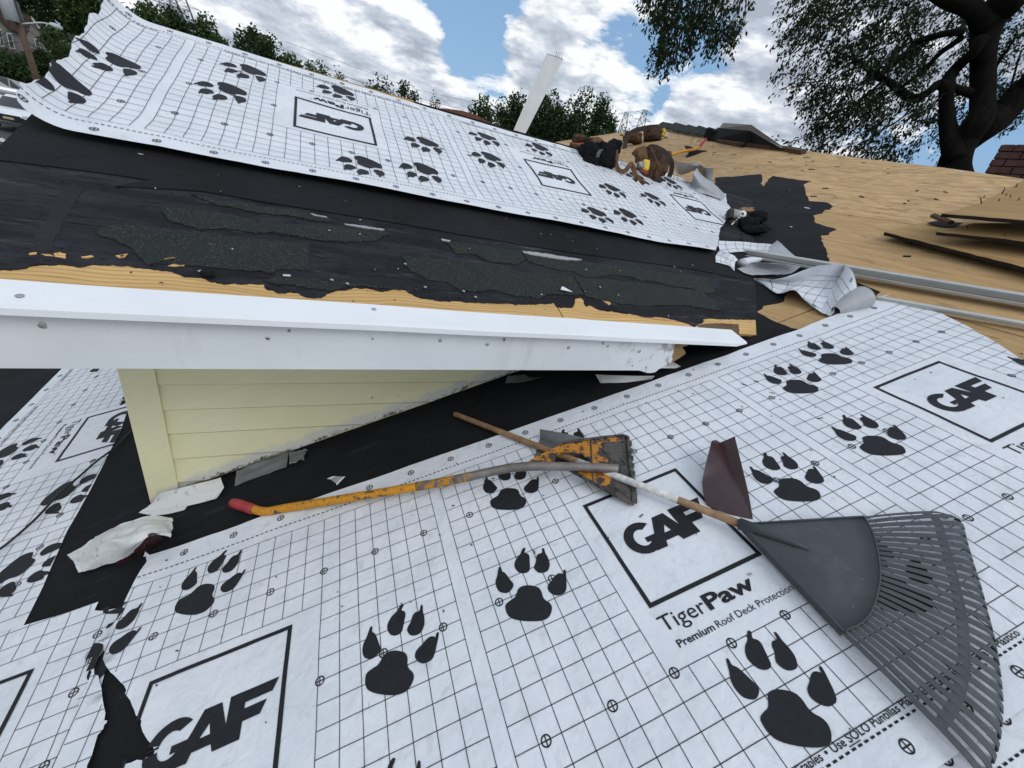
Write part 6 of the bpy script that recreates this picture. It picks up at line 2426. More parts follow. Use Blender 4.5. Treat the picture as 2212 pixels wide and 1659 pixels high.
post = thing('white_post', 'white metal-clad board standing tilted behind the dormer ridge with nails on top', 'post', w3(50, 1200, 3.3))
bl_, br_, tr_, tl_ = w3(-32, 1230, 3.3), w3(68, 1250, 3.3), w3(443, 515, 3.3), w3(300, 465, 3.3)
mb = MB(); mb.prism([bl_, br_, tr_, tl_], V((0.01, .028, 0))); mb.build('cladding', M['white_paint'], post)
mb = MB(); mb.prism([tl_ + V((.002, .004, .001)), tr_ + V((-.002, .004, .001)), tr_ + V((.008, .026, .004)), tl_ + V((.012, .026, .004))], V((0, 0, .003))); mb.build('top_edge', M['board_edge'], post)
for x0_, y0_, x1_, y1_ in ((366, 492, 388, 443), (384, 497, 410, 447), (402, 502, 424, 453), (420, 506, 440, 458)):
    mb = MB(); mb.tube([w3(x0_, y0_ + 8, 3.315), w3(x1_, y1_, 3.315)], [.0022, .0012], 6); mb.build('nail', M['rust_nail'], post, smooth=True)


# ------------------------------------------------------------------ skylight at the main ridge
def z4(pts):
    return K2(1760, 280, 6.506, pts)


sky_ = thing('skylight', 'dark framed skylight on a black curb breaking the main ridge line', 'skylight', mainp(*z4([(600, 530)])[0]))
b_l, b_m, b_r = (mainp(*q) for q in z4([(60, 470), (720, 560), (1330, 640)]))
dl, dmid, dr = (math.hypot(p.x, p.y) for p in (b_l, b_m, b_r))


def z4at(x, y, d_):
    (px, py), = z4([(x, y)])
    return at(px, py, d_)


t_l, t_m, t_r = z4at(245, 262, dl), z4at(745, 302, dmid), z4at(1255, 588, dr)
back = V((.5, 0, -.22))
mb = MB()
mb.add([b_l, b_m, t_m, t_l, b_m, b_r, t_r, t_m, t_l + back, t_r + back, b_l + back, b_r + back], [(0, 1, 2, 3), (4, 5, 6, 7), (3, 7, 6, 9, 8), (0, 3, 8, 10), (5, 11, 9, 6)], [(v.x, v.y) for v in [b_l, b_m, t_m, t_l, b_m, b_r, t_r, t_m, t_l, t_r, b_l, b_r]])
mb.build('curb', M['felt_smooth'], sky_)
f_l, f_m, f_r = z4at(310, 176, dl), z4at(768, 206, dmid), z4at(1312, 580, dr)
for a_, b_, c_, d_ in ((t_l, t_m, f_m, f_l), (t_m, t_r, f_r, f_m)):
    mb = MB(); mb.prism([a_, b_, c_, d_], V((.12, .03, -.02))); mb.build('frame', M['skylight_frame'], sky_)
mb = MB(); mb.prism([f_l + back * .1, f_m + back * .1, f_r + back * .1, f_r + back, f_l + back], V((0, 0, -.012))); mb.build('pane', M['glass'], sky_)
c_ = z4at(540, 218, (dl + dmid) / 2 - .03)
mb = MB(); mb.box(c_, (f_m - f_l).normalized() * .055, V((0, 0, .016)), E_MAIN * .01); mb.build('label_plate', M['white_tag'], sky_)
# torn flashing felt round its foot
for pts, lab in (([(0, 390), (40, 270), (110, 275), (130, 300), (230, 320), (260, 440), (120, 480), (0, 450)], 'ragged black felt heaped left of the skylight'),
                 ([(660, 330), (750, 330), (760, 440), (770, 545), (640, 575), (550, 570), (600, 540), (660, 520)], 'black felt flap hanging from the skylight corner')):
    dd_ = dl if 'left' in lab else dmid
    P = [z4at(x, y, dd_ - .06) for x, y in pts]
    mb = MB(); mb.prism(P, E_MAIN * .05); mb.uv = [(v.y, v.z) for v in mb.v]
    tag(mb.build('roofing_felt', M['felt_smooth']), lab, 'roofing felt', 'black roofing felt')
mb = MB()
P = [mainp(*q, .02) for q in z4([(240, 470), (560, 530), (800, 545), (1330, 605), (1620, 660)])]
for i in range(len(P) - 1):
    mb.box(P[i].lerp(P[i + 1], .5), (P[i + 1] - P[i]) * .5, E_MAIN * .05, N_MAIN * .03)
tag(mb.build('rusty_edging', M['rust_nail']), 'rusty red metal edging along the ridge at the foot of the skylight', 'edging')

# ------------------------------------------------------------------ brick chimney at the right edge
c0 = at(2131, 373, 7.6)
chim = thing('chimney', 'weathered brown brick chimney behind the ridge at the right edge', 'chimney', c0 - V((0, 0, .4)))
W_, DD = .95, .62
mb = MB()
mb.box(c0 + V((DD / 2, -W_ / 2, -.06)), V((DD / 2 - .012, 0, 0)), V((0, W_ / 2 - .012, 0)), V((0, 0, .33)))
mb.build('mortar_core', M['mortar'], chim)
bw, bhh, gap = .198, .063, .011
for r_ in range(-5, 4):
    z_ = r_ * (bhh + gap)
    for ax_, nr_, st_, Ln in ((V((0, -1, 0)), V((-1, 0, 0)), V((0, 0, 0)), W_), (V((1, 0, 0)), V((0, -1, 0)), V((0, -W_, 0)), DD), (V((1, 0, 0)), V((0, 1, 0)), V((0, 0, 0)), DD)):
        x_ = -(bw / 2) if r_ % 2 else 0.0
        while x_ < Ln - .02:
            a0, a1 = max(0, x_), min(Ln, x_ + bw)
            if a1 - a0 > .04:
                cc = c0 + st_ + ax_ * (a0 + a1) / 2 + V((0, 0, z_ + bhh / 2)) + nr_ * rnd.uniform(-.004, .005)
                mb = MB()
                mb.box(cc, ax_ * ((a1 - a0) / 2 - .001), nr_ * .02, V((0, 0, bhh / 2)))
                mb.build('brick', M['brick'], chim)
            x_ += bw + gap
# ------------------------------------------------------------------ trees
def leaf_mesh(pts, name, mat, parent, lo, hi, aspect=.45, seed=1, droop=0.0, dirs=None):
    r = random.Random(seed)
    vs_, fc = [], []
    for i, p in enumerate(pts):
        L = r.uniform(lo, hi)
        if dirs:
            d = V(dirs[i])
            d = (d + V((r.gauss(0, .35), r.gauss(0, .35), r.gauss(0, .35)))).normalized()
        else:
            d = V((r.gauss(0, 1), r.gauss(0, 1), r.gauss(0, 1) - droop)).normalized()
        s = d.orthogonal().normalized()
        s = (s * math.cos(r.uniform(0, 6.28)) + d.cross(s) * math.sin(r.uniform(0, 6.28)))
        s = (s - d * s.dot(d)).normalized() * L * aspect * .5
        n = len(vs_)
        vs_ += [p, p + d * L * .45 + s, p + d * L, p + d * L * .45 - s]
        fc.append((n, n + 1, n + 2, n + 3))
    return obj(name, vs_, fc, mat, parent)


def far_tree(px, top, bottom, hw, dist, mat, label, seed, leaf=.42, n=3200, group='trees beyond the roof', cat='tree', name='broadleaf_tree', lumps=40):
    r = random.Random(seed)
    T_, B_ = at(px, top, dist), at(px, bottom, dist)
    hw *= 1.38
    n = int(n * 1.5)
    R_ = (at(px + hw, (top + bottom) / 2, dist) - at(px, (top + bottom) / 2, dist)).length
    mid_ = (T_ + B_) / 2
    gz = ground_z(mid_.x, mid_.y)
    base = V((mid_.x, mid_.y, gz))
    root = thing(name, label, cat, base, group)
    if cat == 'tree':                 # crown reaches well down the trunk
        full = T_.z - (gz + .22 * (T_.z - gz))
        n = int(min(n * 3.0, n * max(1.0, full / max(1.0, T_.z - B_.z))))
        B_ = V((B_.x, B_.y, gz + .22 * (T_.z - gz)))
    hz = (T_.z - B_.z) / 2
    cz = (T_.z + B_.z) / 2
    cz2 = max(cz - hz * .2, gz + .5)
    mb = MB()
    tr = max(.05, min(.3, R_ * .06))
    mb.tube([base - V((0, 0, .3)), base.lerp(V((mid_.x, mid_.y, cz2)), .5) + V((r.uniform(-.2, .2), r.uniform(-.2, .2), 0)), V((mid_.x, mid_.y, cz2)), V((mid_.x, mid_.y, cz + hz * .5))], [tr * 1.3, tr, tr * .8, tr * .25], 8)
    for k in range(7):
        a_ = r.uniform(0, 6.28)
        s_ = V((mid_.x, mid_.y, lerp(cz2 - hz * .3, cz + hz * .3, k / 7)))
        mb.tube([s_, s_ + V((math.cos(a_) * R_ * .4, math.sin(a_) * R_ * .4, hz * .22)), s_ + V((math.cos(a_) * R_ * .75, math.sin(a_) * R_ * .75, hz * .35))], [tr * .45, tr * .28, tr * .1], 6)
    mb.build('trunk', M['bark'], root, smooth=True)
    cl = []
    for k in range(lumps):
        while True:
            v = V((r.uniform(-1, 1), r.uniform(-1, 1), r.uniform(-1, 1)))
            if v.length < 1:
                break
        v = v * (0.55 + .45 * v.length)
        w_ = 1 - .22 * max(0, v.z) - .15 * max(0, -v.z)
        cl.append((V((mid_.x + v.x * R_ * .72 * w_, mid_.y + v.y * R_ * .72 * w_, cz + v.z * hz * .78)), r.uniform(.16, .44)))
    pts = []
    while len(pts) < n:
        c, s_ = r.choice(cl)
        d = V((r.gauss(0, 1), r.gauss(0, 1), r.gauss(0, 1)))
        d = d.normalized() * (r.random() ** .4)
        p = c + V((d.x * R_ * s_, d.y * R_ * s_, d.z * hz * s_ * 1.05))
        if p.z > gz + .15:
            pts.append(p)
    leaf_mesh(pts, 'crown', mat, root, leaf * .6, leaf * 1.25, .6, seed)
    return root


LD, LM, LP = M['leaf_dark'], M['leaf_mid'], M['leaf_pale']
TREES = [
    (20, -110, 70, 90, 100, LD, 'tall dark tree behind the grey house at the far left edge', 3600, .55),
    (125, -90, 75, 75, 95, LD, 'tall dark loose tree behind the street lamp', 2600, .5),
    (205, -70, 105, 62, 88, LM, 'dark tree just left of the curled membrane end', 3000, .48),
    (310, -25, 110, 52, 70, LM, 'leftmost green tree behind the dormer ridge beside the curled membrane', 3000, .42),
    (385, 5, 115, 42, 74, LD, 'dark tree below the pair of pylons behind the dormer', 2400, .42),
    (452, 22, 140, 42, 72, LM, 'tree right of the pylon pair behind the dormer ridge', 2600, .42),
    (556, 36, 165, 47, 62, LD, 'rounded lone tree standing tallest above the dormer ridge', 3400, .38),
    (625, 100, 190, 40, 62, LM, 'low bushy tree right of the rounded lone tree', 1800, .34),
    (682, 116, 205, 38, 64, LM, 'low bushy tree with a ragged right side above the first logo', 1800, .34),
    (735, 150, 225, 18, 66, LP, 'small shrub like tree at the end of the low green row', 600, .3),
    (812, 146, 245, 34, 76, LD, 'left dark tree of the pair in the middle of the ridge', 1900, .4),
    (872, 162, 260, 34, 78, LD, 'right dark tree of the pair in the middle of the ridge', 1900, .4),
    (905, 212, 280, 30, 70, LP, 'pale low tree under the dark pair in the middle', 900, .32),
    (938, 196, 275, 18, 80, LM, 'small narrow tree standing alone right of the middle pair', 1100, .34),
    (985, 238, 285, 26, 90, LP, 'small pale tree behind the red hipped roof', 800, .36),
    (1040, 202, 310, 32, 66, LM, 'narrow tree left of the white post', 1700, .38),
    (1118, 176, 320, 46, 60, LD, 'dark tree directly behind the white post', 3400, .36),
    (1185, 172, 320, 46, 58, LD, 'tall dark tree right beside the white post', 3600, .36),
    (1245, 184, 320, 42, 60, LD, 'broad dark tree second right of the white post', 3200, .36),
    (1300, 192, 320, 36, 62, LD, 'rightmost dark tree of the clump behind the white post', 2600, .36),
    (1345, 258, 320, 22, 90, LM, 'low far tree under the left pylon of the right pair', 900, .38),
]
for i, (px, top, bot, hw, dist, mat, lab, n, leaf) in enumerate(TREES):
    far_tree(px, top, bot, hw, dist, mat, lab, 100 + i, leaf, n)
BUSH = [(35, 118, 192, 42, 56, LD, 'large dark hedge bush in front of the grey house', 2600, .28), (100, 105, 185, 34, 60, LD, 'dark hedge bush right of the utility pole', 2200, .28), (140, 88, 170, 34, 64, LM, 'hedge bush nearest the membrane at the left', 1800, .28),
        (120, 62, 118, 30, 66, LM, 'loose shrub beneath the street lamp head', 900, .3)]
for i, (px, top, bot, hw, dist, mat, lab, n, leaf) in enumerate(BUSH):
    far_tree(px, top, bot, hw, dist, mat, lab, 300 + i, leaf, n, 'hedge bushes by the street', 'bush', 'hedge_bush')


# ---- the big tree behind the ridge
def bt(x, y, d_):
    (px, py), = K(1920, 0, [(x, y)])
    return at(px, py, d_)


KB = .00158
big = thing('shade_tree', 'big dark backlit tree with thick forked trunk behind the ridge at right', 'tree', bt(1610, 1750, 10.0))
limbs = [
    ('trunk', 10.0, [(1625, 1800, 170), (1608, 1600, 150), (1605, 1450, 132), (1640, 1310, 120), (1700, 1200, 110)]),
    ('limb', 9.9, [(1612, 1380, 90), (1575, 1200, 78), (1548, 1050, 62), (1540, 900, 54), (1545, 780, 56), (1560, 690, 56), (1620, 600, 48), (1700, 520, 46), (1790, 440, 45), (1850, 330, 58)]),
    ('limb', 9.7, [(1540, 760, 45), (1470, 730, 40), (1380, 800, 34), (1290, 845, 36), (1200, 830, 38), (1120, 760, 36), (1030, 700, 32), (940, 660, 28), (840, 580, 22), (760, 520, 18), (700, 490, 12), (560, 440, 7)]),
    ('limb', 10.0, [(1690, 1220, 110), (1790, 1080, 105), (1850, 960, 92), (1855, 800, 88), (1860, 600, 88), (1870, 420, 95), (1890, 250, 110), (1960, 120, 130), (2060, 0, 135), (2150, -140, 120), (2200, -420, 90)]),
    ('limb', 10.3, [(1720, 1210, 120), (1850, 1110, 128), (2000, 1000, 122), (2120, 880, 110), (2212, 780, 105), (2330, 640, 100), (2450, 400, 80)]),
    ('limb', 9.9, [(1900, 230, 100), (1800, 110, 75), (1700, 50, 70), (1560, 10, 60), (1420, -60, 50), (1200, -180, 42), (900, -300, 34), (500, -380, 26)]),
    ('limb', 9.6, [(1690, 275, 30), (1560, 285, 28), (1430, 315, 28), (1310, 350, 28), (1260, 390, 26), (1190, 480, 18), (1100, 540, 14), (980, 630, 12), (860, 700, 7)]),
    ('branch', 9.6, [(1255, 385, 10), (1220, 290, 8), (1190, 200, 6), (1150, 60, 4)]),
    ('limb', 9.7, [(1690, 310, 28), (1600, 380, 26), (1500, 450, 24), (1420, 530, 22), (1330, 620, 20), (1240, 690, 18), (1160, 750, 16)]),
    ('limb', 10.0, [(1570, 740, 32), (1640, 770, 34), (1700, 790, 38), (1790, 815, 38)]),
    ('branch', 10.2, [(1940, 620, 16), (2020, 500, 12), (2100, 380, 10), (2160, 260, 6)]),
    ('branch', 10.3, [(2060, 880, 12), (2100, 740, 10), (2150, 560, 8), (2190, 430, 6)]),
    ('branch', 9.6, [(1130, 760, 16), (1040, 790, 12), (930, 850, 10), (820, 950, 6), (760, 1050, 4)]),
    ('branch', 9.6, [(760, 520, 12), (620, 600, 8), (480, 690, 6), (300, 720, 4)]),
    ('branch', 9.6, [(960, 650, 12), (960, 590, 10), (1080, 560, 8)]),
    ('branch', 9.4, [(1000, 690, 12), (760, 900, 9), (520, 1060, 6), (330, 1180, 4), (120, 1250, 3)]),
    ('branch', 9.8, [(1290, 850, 12), (1180, 1000, 8), (1000, 1120, 6), (840, 1240, 4)])]
limb_pts = []
for nm, d_, L in limbs:
    P = spline([bt(x, y, d_ + .25 * noise.noise(V((x * .004, y * .004, d_)))) for x, y, _ in L], 4)
    rr = []
    for i in range(len(P)):
        x = i / 4
        a_ = int(min(x, len(L) - 2))
        rr.append(lerp(L[a_][2], L[a_ + 1][2], min(1, x - a_)) * KB * 1.0)
    mb = MB()
    mb.tube(P, rr, 14 if rr[0] > .05 else 7)
    for v in range(len(mb.v)):
        q = mb.v[v]
        mb.v[v] = q + V((1, 1, .3)) * .035 * noise.noise(q * 3.0) * min(1, rr[0] * 6)
    mb.build(nm, M['bark'], big, smooth=True)
    if rr[0] < .13:
        limb_pts += P
CROWN = [(1695, -40), (2300, -40), (2300, 250), (2200, 260), (2130, 300), (2090, 300), (2060, 335), (2005, 335), (1985, 322), (1950, 345), (1880, 352), (1800, 332), (1755, 318), (1690, 305), (1690, 288), (1745, 290), (1760, 250), (1715, 232), (1725, 190), (1680, 150), (1730, 130), (1690, 80)]
r3 = random.Random(77)
leaf_p, leaf_d = [], []
twig = MB()


def spray(start, dirn, length, n, thick=.004):
    """a drooping twig set with leaves"""
    p = start
    d = dirn.normalized()
    pts = [p]
    seg = 5
    for k in range(seg):
        d = (d + V((r3.gauss(0, .16), r3.gauss(0, .16), -.16 + r3.gauss(0, .1)))).normalized()
        p = p + d * length / seg
        pts.append(p)
    twig.tube(pts, [thick, thick * .9, thick * .8, thick * .7, thick * .5, thick * .3], 4, cap=False)
    for k in range(n):
        t = (k + r3.random()) / n
        x = (.12 + .88 * t) * seg
        i = min(int(x), seg - 1)
        q = pts[i].lerp(pts[i + 1], x - i) + V((r3.gauss(0, .03), r3.gauss(0, .03), r3.gauss(0, .03)))
        leaf_p.append(q)
        leaf_d.append((d * .7 + V((r3.gauss(0, .5), r3.gauss(0, .5), -.55))).normalized())


left_dn = (-RIGHT * .75 - UP * .35)
for (xa, xb, d0_, d1_, total, gain) in ((1680, 2000, 8.8, 11.6, 880, 1.0), (1960, 2320, 11.2, 13.8, 500, .85)):
    count = 0
    while count < total:
        px, py = r3.uniform(xa, xb), r3.uniform(-40, 355)
        if not inside((px, py), CROWN):
            continue
        dens = (.50 + .75 * noise.noise(V((px * .012, py * .012, 4.0)))) * gain
        if py > 250 and px < 1900:
            dens *= .75
        if r3.random() > dens:
            continue
        c = at(px, py, r3.uniform(d0_, d1_))
        dr_ = left_dn + V((r3.gauss(0, .35), r3.gauss(0, .35), r3.gauss(0, .3)))
        L = r3.uniform(.30, .62)
        spray(c - dr_.normalized() * L * .5, dr_, L, r3.randint(11, 18))
        count += 1
# bough hanging in from above, left of the main crown
BOUGH = [(1385, -30), (1625, -30), (1618, 55), (1600, 95), (1570, 105), (1560, 120), (1520, 92), (1490, 118), (1470, 135), (1440, 162), (1405, 155), (1412, 105), (1440, 70), (1400, 45)]
main_b = spline([bt(500, -380, 9.9), at(1640, -90, 8.6), at(1560, -60, 8.0), at(1480, -30, 7.6), at(1430, 20, 7.4)], 5)
mb = MB(); mb.tube(main_b, [lerp(.045, .008, i / (len(main_b) - 1)) for i in range(len(main_b))], 7); mb.build('branch', M['bark'], big, smooth=True)
for pts in ([(1560, -60), (1560, 20), (1540, 80)], [(1500, -40), (1480, 50), (1460, 110), (1432, 150)], [(1600, -60), (1612, 0), (1600, 60), (1575, 110)], [(1450, -20), (1415, 20), (1400, 40)], [(1530, -40), (1515, 40), (1490, 100)], [(1470, 40), (1435, 80), (1415, 130)]):
    P = spline([at(x, y, 7.6) for x, y in pts], 4)
    mb = MB(); mb.tube(P, [lerp(.010, .003, i / (len(P) - 1)) for i in range(len(P))], 5); mb.build('branch', M['bark'], big, smooth=True)
count = 0
while count < 330:
    px, py = r3.uniform(1380, 1630), r3.uniform(-30, 165)
    if not inside((px, py), BOUGH):
        continue
    dens = .62 + .7 * noise.noise(V((px * .02, py * .02, 9.0)))
    if px > 1560:
        dens *= .4
    if r3.random() > dens:
        continue
    c = at(px, py, r3.uniform(7.0, 8.2))
    dr_ = (-UP * .9 - RIGHT * .25) + V((r3.gauss(0, .35), r3.gauss(0, .35), r3.gauss(0, .25)))
    L = r3.uniform(.22, .42)
    spray(c - dr_.normalized() * L * .5, dr_, L, r3.randint(8, 13), .003)
    count += 1
twig.build('twigs', M['bark'], big)['kind'] = 'stuff'
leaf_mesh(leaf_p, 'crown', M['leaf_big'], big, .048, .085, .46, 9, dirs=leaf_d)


# ------------------------------------------------------------------ houses at the left
def zz1(x, y):
    return K2(0, 0, 4.147, [(x, y)])[0]


def a1(x, y, d_):
    return at(*zz1(x, y), d_)


def slab(pts, d_, depth, name, mat, parent):
    P = [a1(x, y, d_) for x, y in pts]
    r = ray(*zz1(*pts[0]))
    away = V((r.x, r.y, 0)).normalized() * depth
    mb = MB()
    mb.prism(P, away)
    return mb.build(name, mat, parent)


HD = 78
gh = thing('neighbour_house', 'grey two storey house with brown gabled roof at the left edge', 'house', V((a1(300, 700, HD).x, a1(300, 700, HD).y, ground_z(*a1(300, 700, HD).xy))))
slab([(278, 335), (330, 190), (490, 405), (478, 600), (300, 640)], HD, 9, 'wall', M['house_grey'], gh)
slab([(320, 165), (335, 178), (505, 410), (492, 416), (330, 200)], HD - .5, 10, 'gable_trim', M['house_white'], gh)
slab([(-60, 40), (322, 168), (280, 335), (215, 350), (110, 310), (0, 200), (-60, 130)], HD - .2, 8, 'roof', M['house_roof'], gh)
slab([(-60, 190), (0, 205), (110, 320), (215, 355), (278, 345), (295, 560), (200, 560), (60, 520), (-60, 500)], HD + .3, 8, 'wall', M['house_grey'], gh)
slab([(-60, 460), (0, 490), (120, 540), (290, 570), (240, 640), (60, 630), (-60, 600)], HD - 2, 4, 'porch_roof', M['house_roof'], gh)
slab([(-60, 600), (60, 630), (240, 640), (330, 660), (330, 800), (100, 900), (-60, 900)], HD - 1.2, 4, 'porch_wall', M['house_white'], gh)
for pts, nm in (([(62, 335), (118, 345), (160, 510), (100, 500)], 'window'), ([(350, 395), (395, 400), (448, 565), (385, 560)], 'window'), ([(-20, 300), (10, 300), (50, 480), (10, 480)], 'window')):
    w_ = slab(pts, HD - .7, .5, nm, M['house_white'], gh)
    cx, cy = sum(p[0] for p in pts) / 4, sum(p[1] for p in pts) / 4
    for half in (0, 1):
        q = [(cx + (x - cx) * .72, cy + (y - cy) * .84) for x, y in pts]
        m0 = [((q[0][0] + q[3][0]) / 2, (q[0][1] + q[3][1]) / 2), ((q[1][0] + q[2][0]) / 2, (q[1][1] + q[2][1]) / 2)]
        qq = [q[0], q[1], (m0[1][0] - 2, m0[1][1] - 4), (m0[0][0] - 2, m0[0][1] - 4)] if half == 0 else [(m0[0][0] + 2, m0[0][1] + 4), (m0[1][0] + 2, m0[1][1] + 4), q[2], q[3]]
        slab(qq, HD - .75, .2, 'pane', M['glass'], w_)
wh = thing('neighbour_house', 'white sided house behind the hedge left of the curled membrane', 'house', V((a1(650, 650, 92).x, a1(650, 650, 92).y, ground_z(*a1(650, 650, 92).xy))))
slab([(488, 400), (700, 420), (860, 560), (860, 720), (490, 700)], 92, 10, 'wall', M['house_white'], wh)
slab([(690, 335), (960, 385), (990, 440), (880, 470), (740, 430)], 91, 10, 'roof', M['roof_grey'], wh)
for k in range(9):
    t = k / 9
    slab([(490, 420 + k * 28), (700 + 12 * k, 438 + k * 30), (700 + 12 * k, 442 + k * 30), (490, 424 + k * 28)], 91.9, .1, 'siding_board', M['paper_grey'], wh)
RD = 48
rh = thing('neighbour_house', 'house with low red hipped roof just over the dormer ridge', 'house', V((at(1010, 300, RD).x, at(1010, 300, RD).y, ground_z(*at(1010, 300, RD).xy))))


def k64(L):
    return K(640, 0, L)


P = [at(x, y, RD) for x, y in k64([(1500, 935), (1620, 935), (1780, 955), (1900, 990), (2080, 1090), (2110, 1300), (1460, 1200)])]
away = V((P[0].x, P[0].y, 0)).normalized() * 7
mb = MB(); mb.prism(P, away); mb.build('roof', M['roof_red'], rh)
P = [at(x, y, RD + .6) for x, y in k64([(1550, 1150), (2080, 1260), (2080, 1600), (1550, 1500)])]
mb = MB(); mb.prism(P, away * .9); mb.build('wall', M['house_white'], rh)

# ------------------------------------------------------------------ utility pole, lamp, wires
PD = 50
top_, bot_ = a1(85, -90, PD), a1(452, 985, PD)
bot_.z = min(bot_.z, ground_z(bot_.x, bot_.y))
pole = thing('utility_pole', 'leaning wooden utility pole with transformer and street lamp arm', 'utility pole', bot_)
mb = MB(); mb.tube([bot_ - V((0, 0, .5)), bot_.lerp(top_, .5), top_], [.21, .185, .16], 12); mb.build('post', M['pole_wood'], pole, smooth=True)
c_ = a1(88, 95, PD - .3)
ax_ = (top_ - bot_).normalized()
mb = MB(); mb.tube([c_ - ax_ * .62, c_ - ax_ * .6, c_ + ax_ * .5, c_ + ax_ * .58, c_ + ax_ * .66], [.30, .36, .36, .38, .2], 16); mb.build('transformer', M['lamp_grey'], pole, smooth=True)
mb = MB(); mb.box(a1(170, 110, PD), ax_ * .5, (RIGHT - ax_ * RIGHT.dot(ax_)).normalized() * .25, FW * .05); mb.build('bracket', M['tower_steel'], pole)
arm = spline([a1(215, 248, PD), a1(320, 240, PD), a1(440, 236, PD), a1(530, 256, PD)], 5)
mb = MB(); mb.tube(arm, .05, 8); mb.build('lamp_arm', M['lamp_grey'], pole, smooth=True)
h_a, h_b = a1(520, 255, PD), a1(642, 288, PD)
mb = MB(); mb.blob(h_a.lerp(h_b, .5), (h_b - h_a) * .52, UP * .15, FW * .2, e=.8); mb.build('lamp_head', M['lamp_grey'], pole, smooth=True)
for i, L in enumerate([[(1, 190, 60), (210, 170, 50), (520, 330, 62), (900, 470, 75)], [(-20, 470, 60), (250, 440, 50), (480, 560, 62), (760, 650, 70)], [(-20, 380, 60), (230, 300, 50), (560, 480, 62), (880, 600, 72)],
                       [(200, 150, 50), (460, 370, 60), (700, 560, 72)], [(300, 770, 50), (430, 790, 52), (600, 850, 55)], [(260, 410, 50), (420, 520, 56), (560, 620, 62), (640, 700, 70)], [(-20, 640, 60), (130, 680, 55), (300, 640, 50)]]):
    mb = MB(); mb.tube(spline([a1(*q) for q in L], 4), .022, 5)
    tag(mb.build('overhead_wire', M['wire']), ['uppermost', 'lowest long', 'second', 'steep short', 'lamp level', 'middle drooping', 'left hand low'][i] + ' overhead wire at the leaning utility pole', 'wire', 'overhead wires by the pole')
for i, (L, lab) in enumerate([([(205, 400), (850, 690), (1340, 850), (1850, 990)], 'lower power line crossing the clouds above the dormer ridge'), ([(260, 360), (800, 560), (1350, 760), (1900, 890)], 'upper power line crossing the clouds above the dormer ridge'), ([(700, 640), (1300, 820), (1800, 950)], 'faint middle power line above the dormer ridge')]):
    P = [at(x, y, 130) for x, y in k64(L)]
    mb = MB(); mb.tube(spline(P, 5), .035, 5)
    tag(mb.build('power_line', M['tower_steel']), lab, 'power line', 'power lines in the sky')


# ------------------------------------------------------------------ pylons
def pylon(px_top, px_bot, d_, w_, label, arms=3):
    T_, B_ = at(*px_top, d_), at(*px_bot, d_)
    g = V((B_.x, B_.y, ground_z(B_.x, B_.y)))
    up_ = (T_ - B_).normalized()
    root = thing('pylon', label, 'pylon', g, 'steel lattice pylons')
    rx = V((-T_.y, T_.x, 0)).normalized()
    ry = up_.cross(rx)
    foot = T_ - up_ * (T_.z - g.z) / max(.3, up_.z)
    n = 9
    L = (T_ - foot).length
    lev = [foot + up_ * L * (1 - (1 - k / n) ** 1.6) for k in range(n + 1)]
    wid = [lerp(w_ * 2.4, w_ * .42, 1 - (1 - k / n) ** 1.3) for k in range(n + 1)]
    mb = MB()
    cs = [[l + rx * w * sx + ry * w * sy for sx, sy in ((-.5, -.5), (.5, -.5), (.5, .5), (-.5, .5))] for l, w in zip(lev, wid)]
    for k in range(n):
        for i in range(4):
            mb.tube([cs[k][i], cs[k + 1][i]], .16, 4)
            mb.tube([cs[k][i], cs[k + 1][(i + 1) % 4]], .09, 4)
            mb.tube([cs[k][(i + 1) % 4], cs[k + 1][i]], .09, 4)
            mb.tube([cs[k + 1][i], cs[k + 1][(i + 1) % 4]], .09, 4)
    mb.build('lattice', M['tower_steel'], root)
    for a_ in range(arms):
        c = T_ - up_ * (1.2 + a_ * w_ * .75)
        mb = MB()
        for s_ in (-1, 1):
            e = c + rx * s_ * w_ * .95
            mb.tube([c + up_ * .9 + rx * s_ * w_ * .2, e], .10, 4)
            mb.tube([c - up_ * .2 + rx * s_ * w_ * .2, e], .10, 4)
            mb.tube([e, e - up_ * 1.4], .08, 4)
        mb.build('cross_arm', M['tower_steel'], root)
    return root


def kk(ox, L):
    return K(ox, 0, L)


pylon(kk(1280, [(992, 972)])[0], kk(1280, [(965, 1075)])[0], 300, 4.6, 'left pylon of the pair beyond the plywood peak', 2)
pylon(kk(1280, [(1152, 952)])[0], kk(1280, [(1113, 1090)])[0], 270, 4.6, 'right taller pylon of the pair beyond the plywood peak', 3)
pylon(kk(0, [(1400, -160)])[0], kk(0, [(1490, 130)])[0], 230, 6.5, 'left pylon of the pair rising from trees near the top left', 3)
pylon(kk(0, [(1505, -160)])[0], kk(0, [(1562, 90)])[0], 240, 6.5, 'right pylon of the pair rising from trees near the top left', 3)


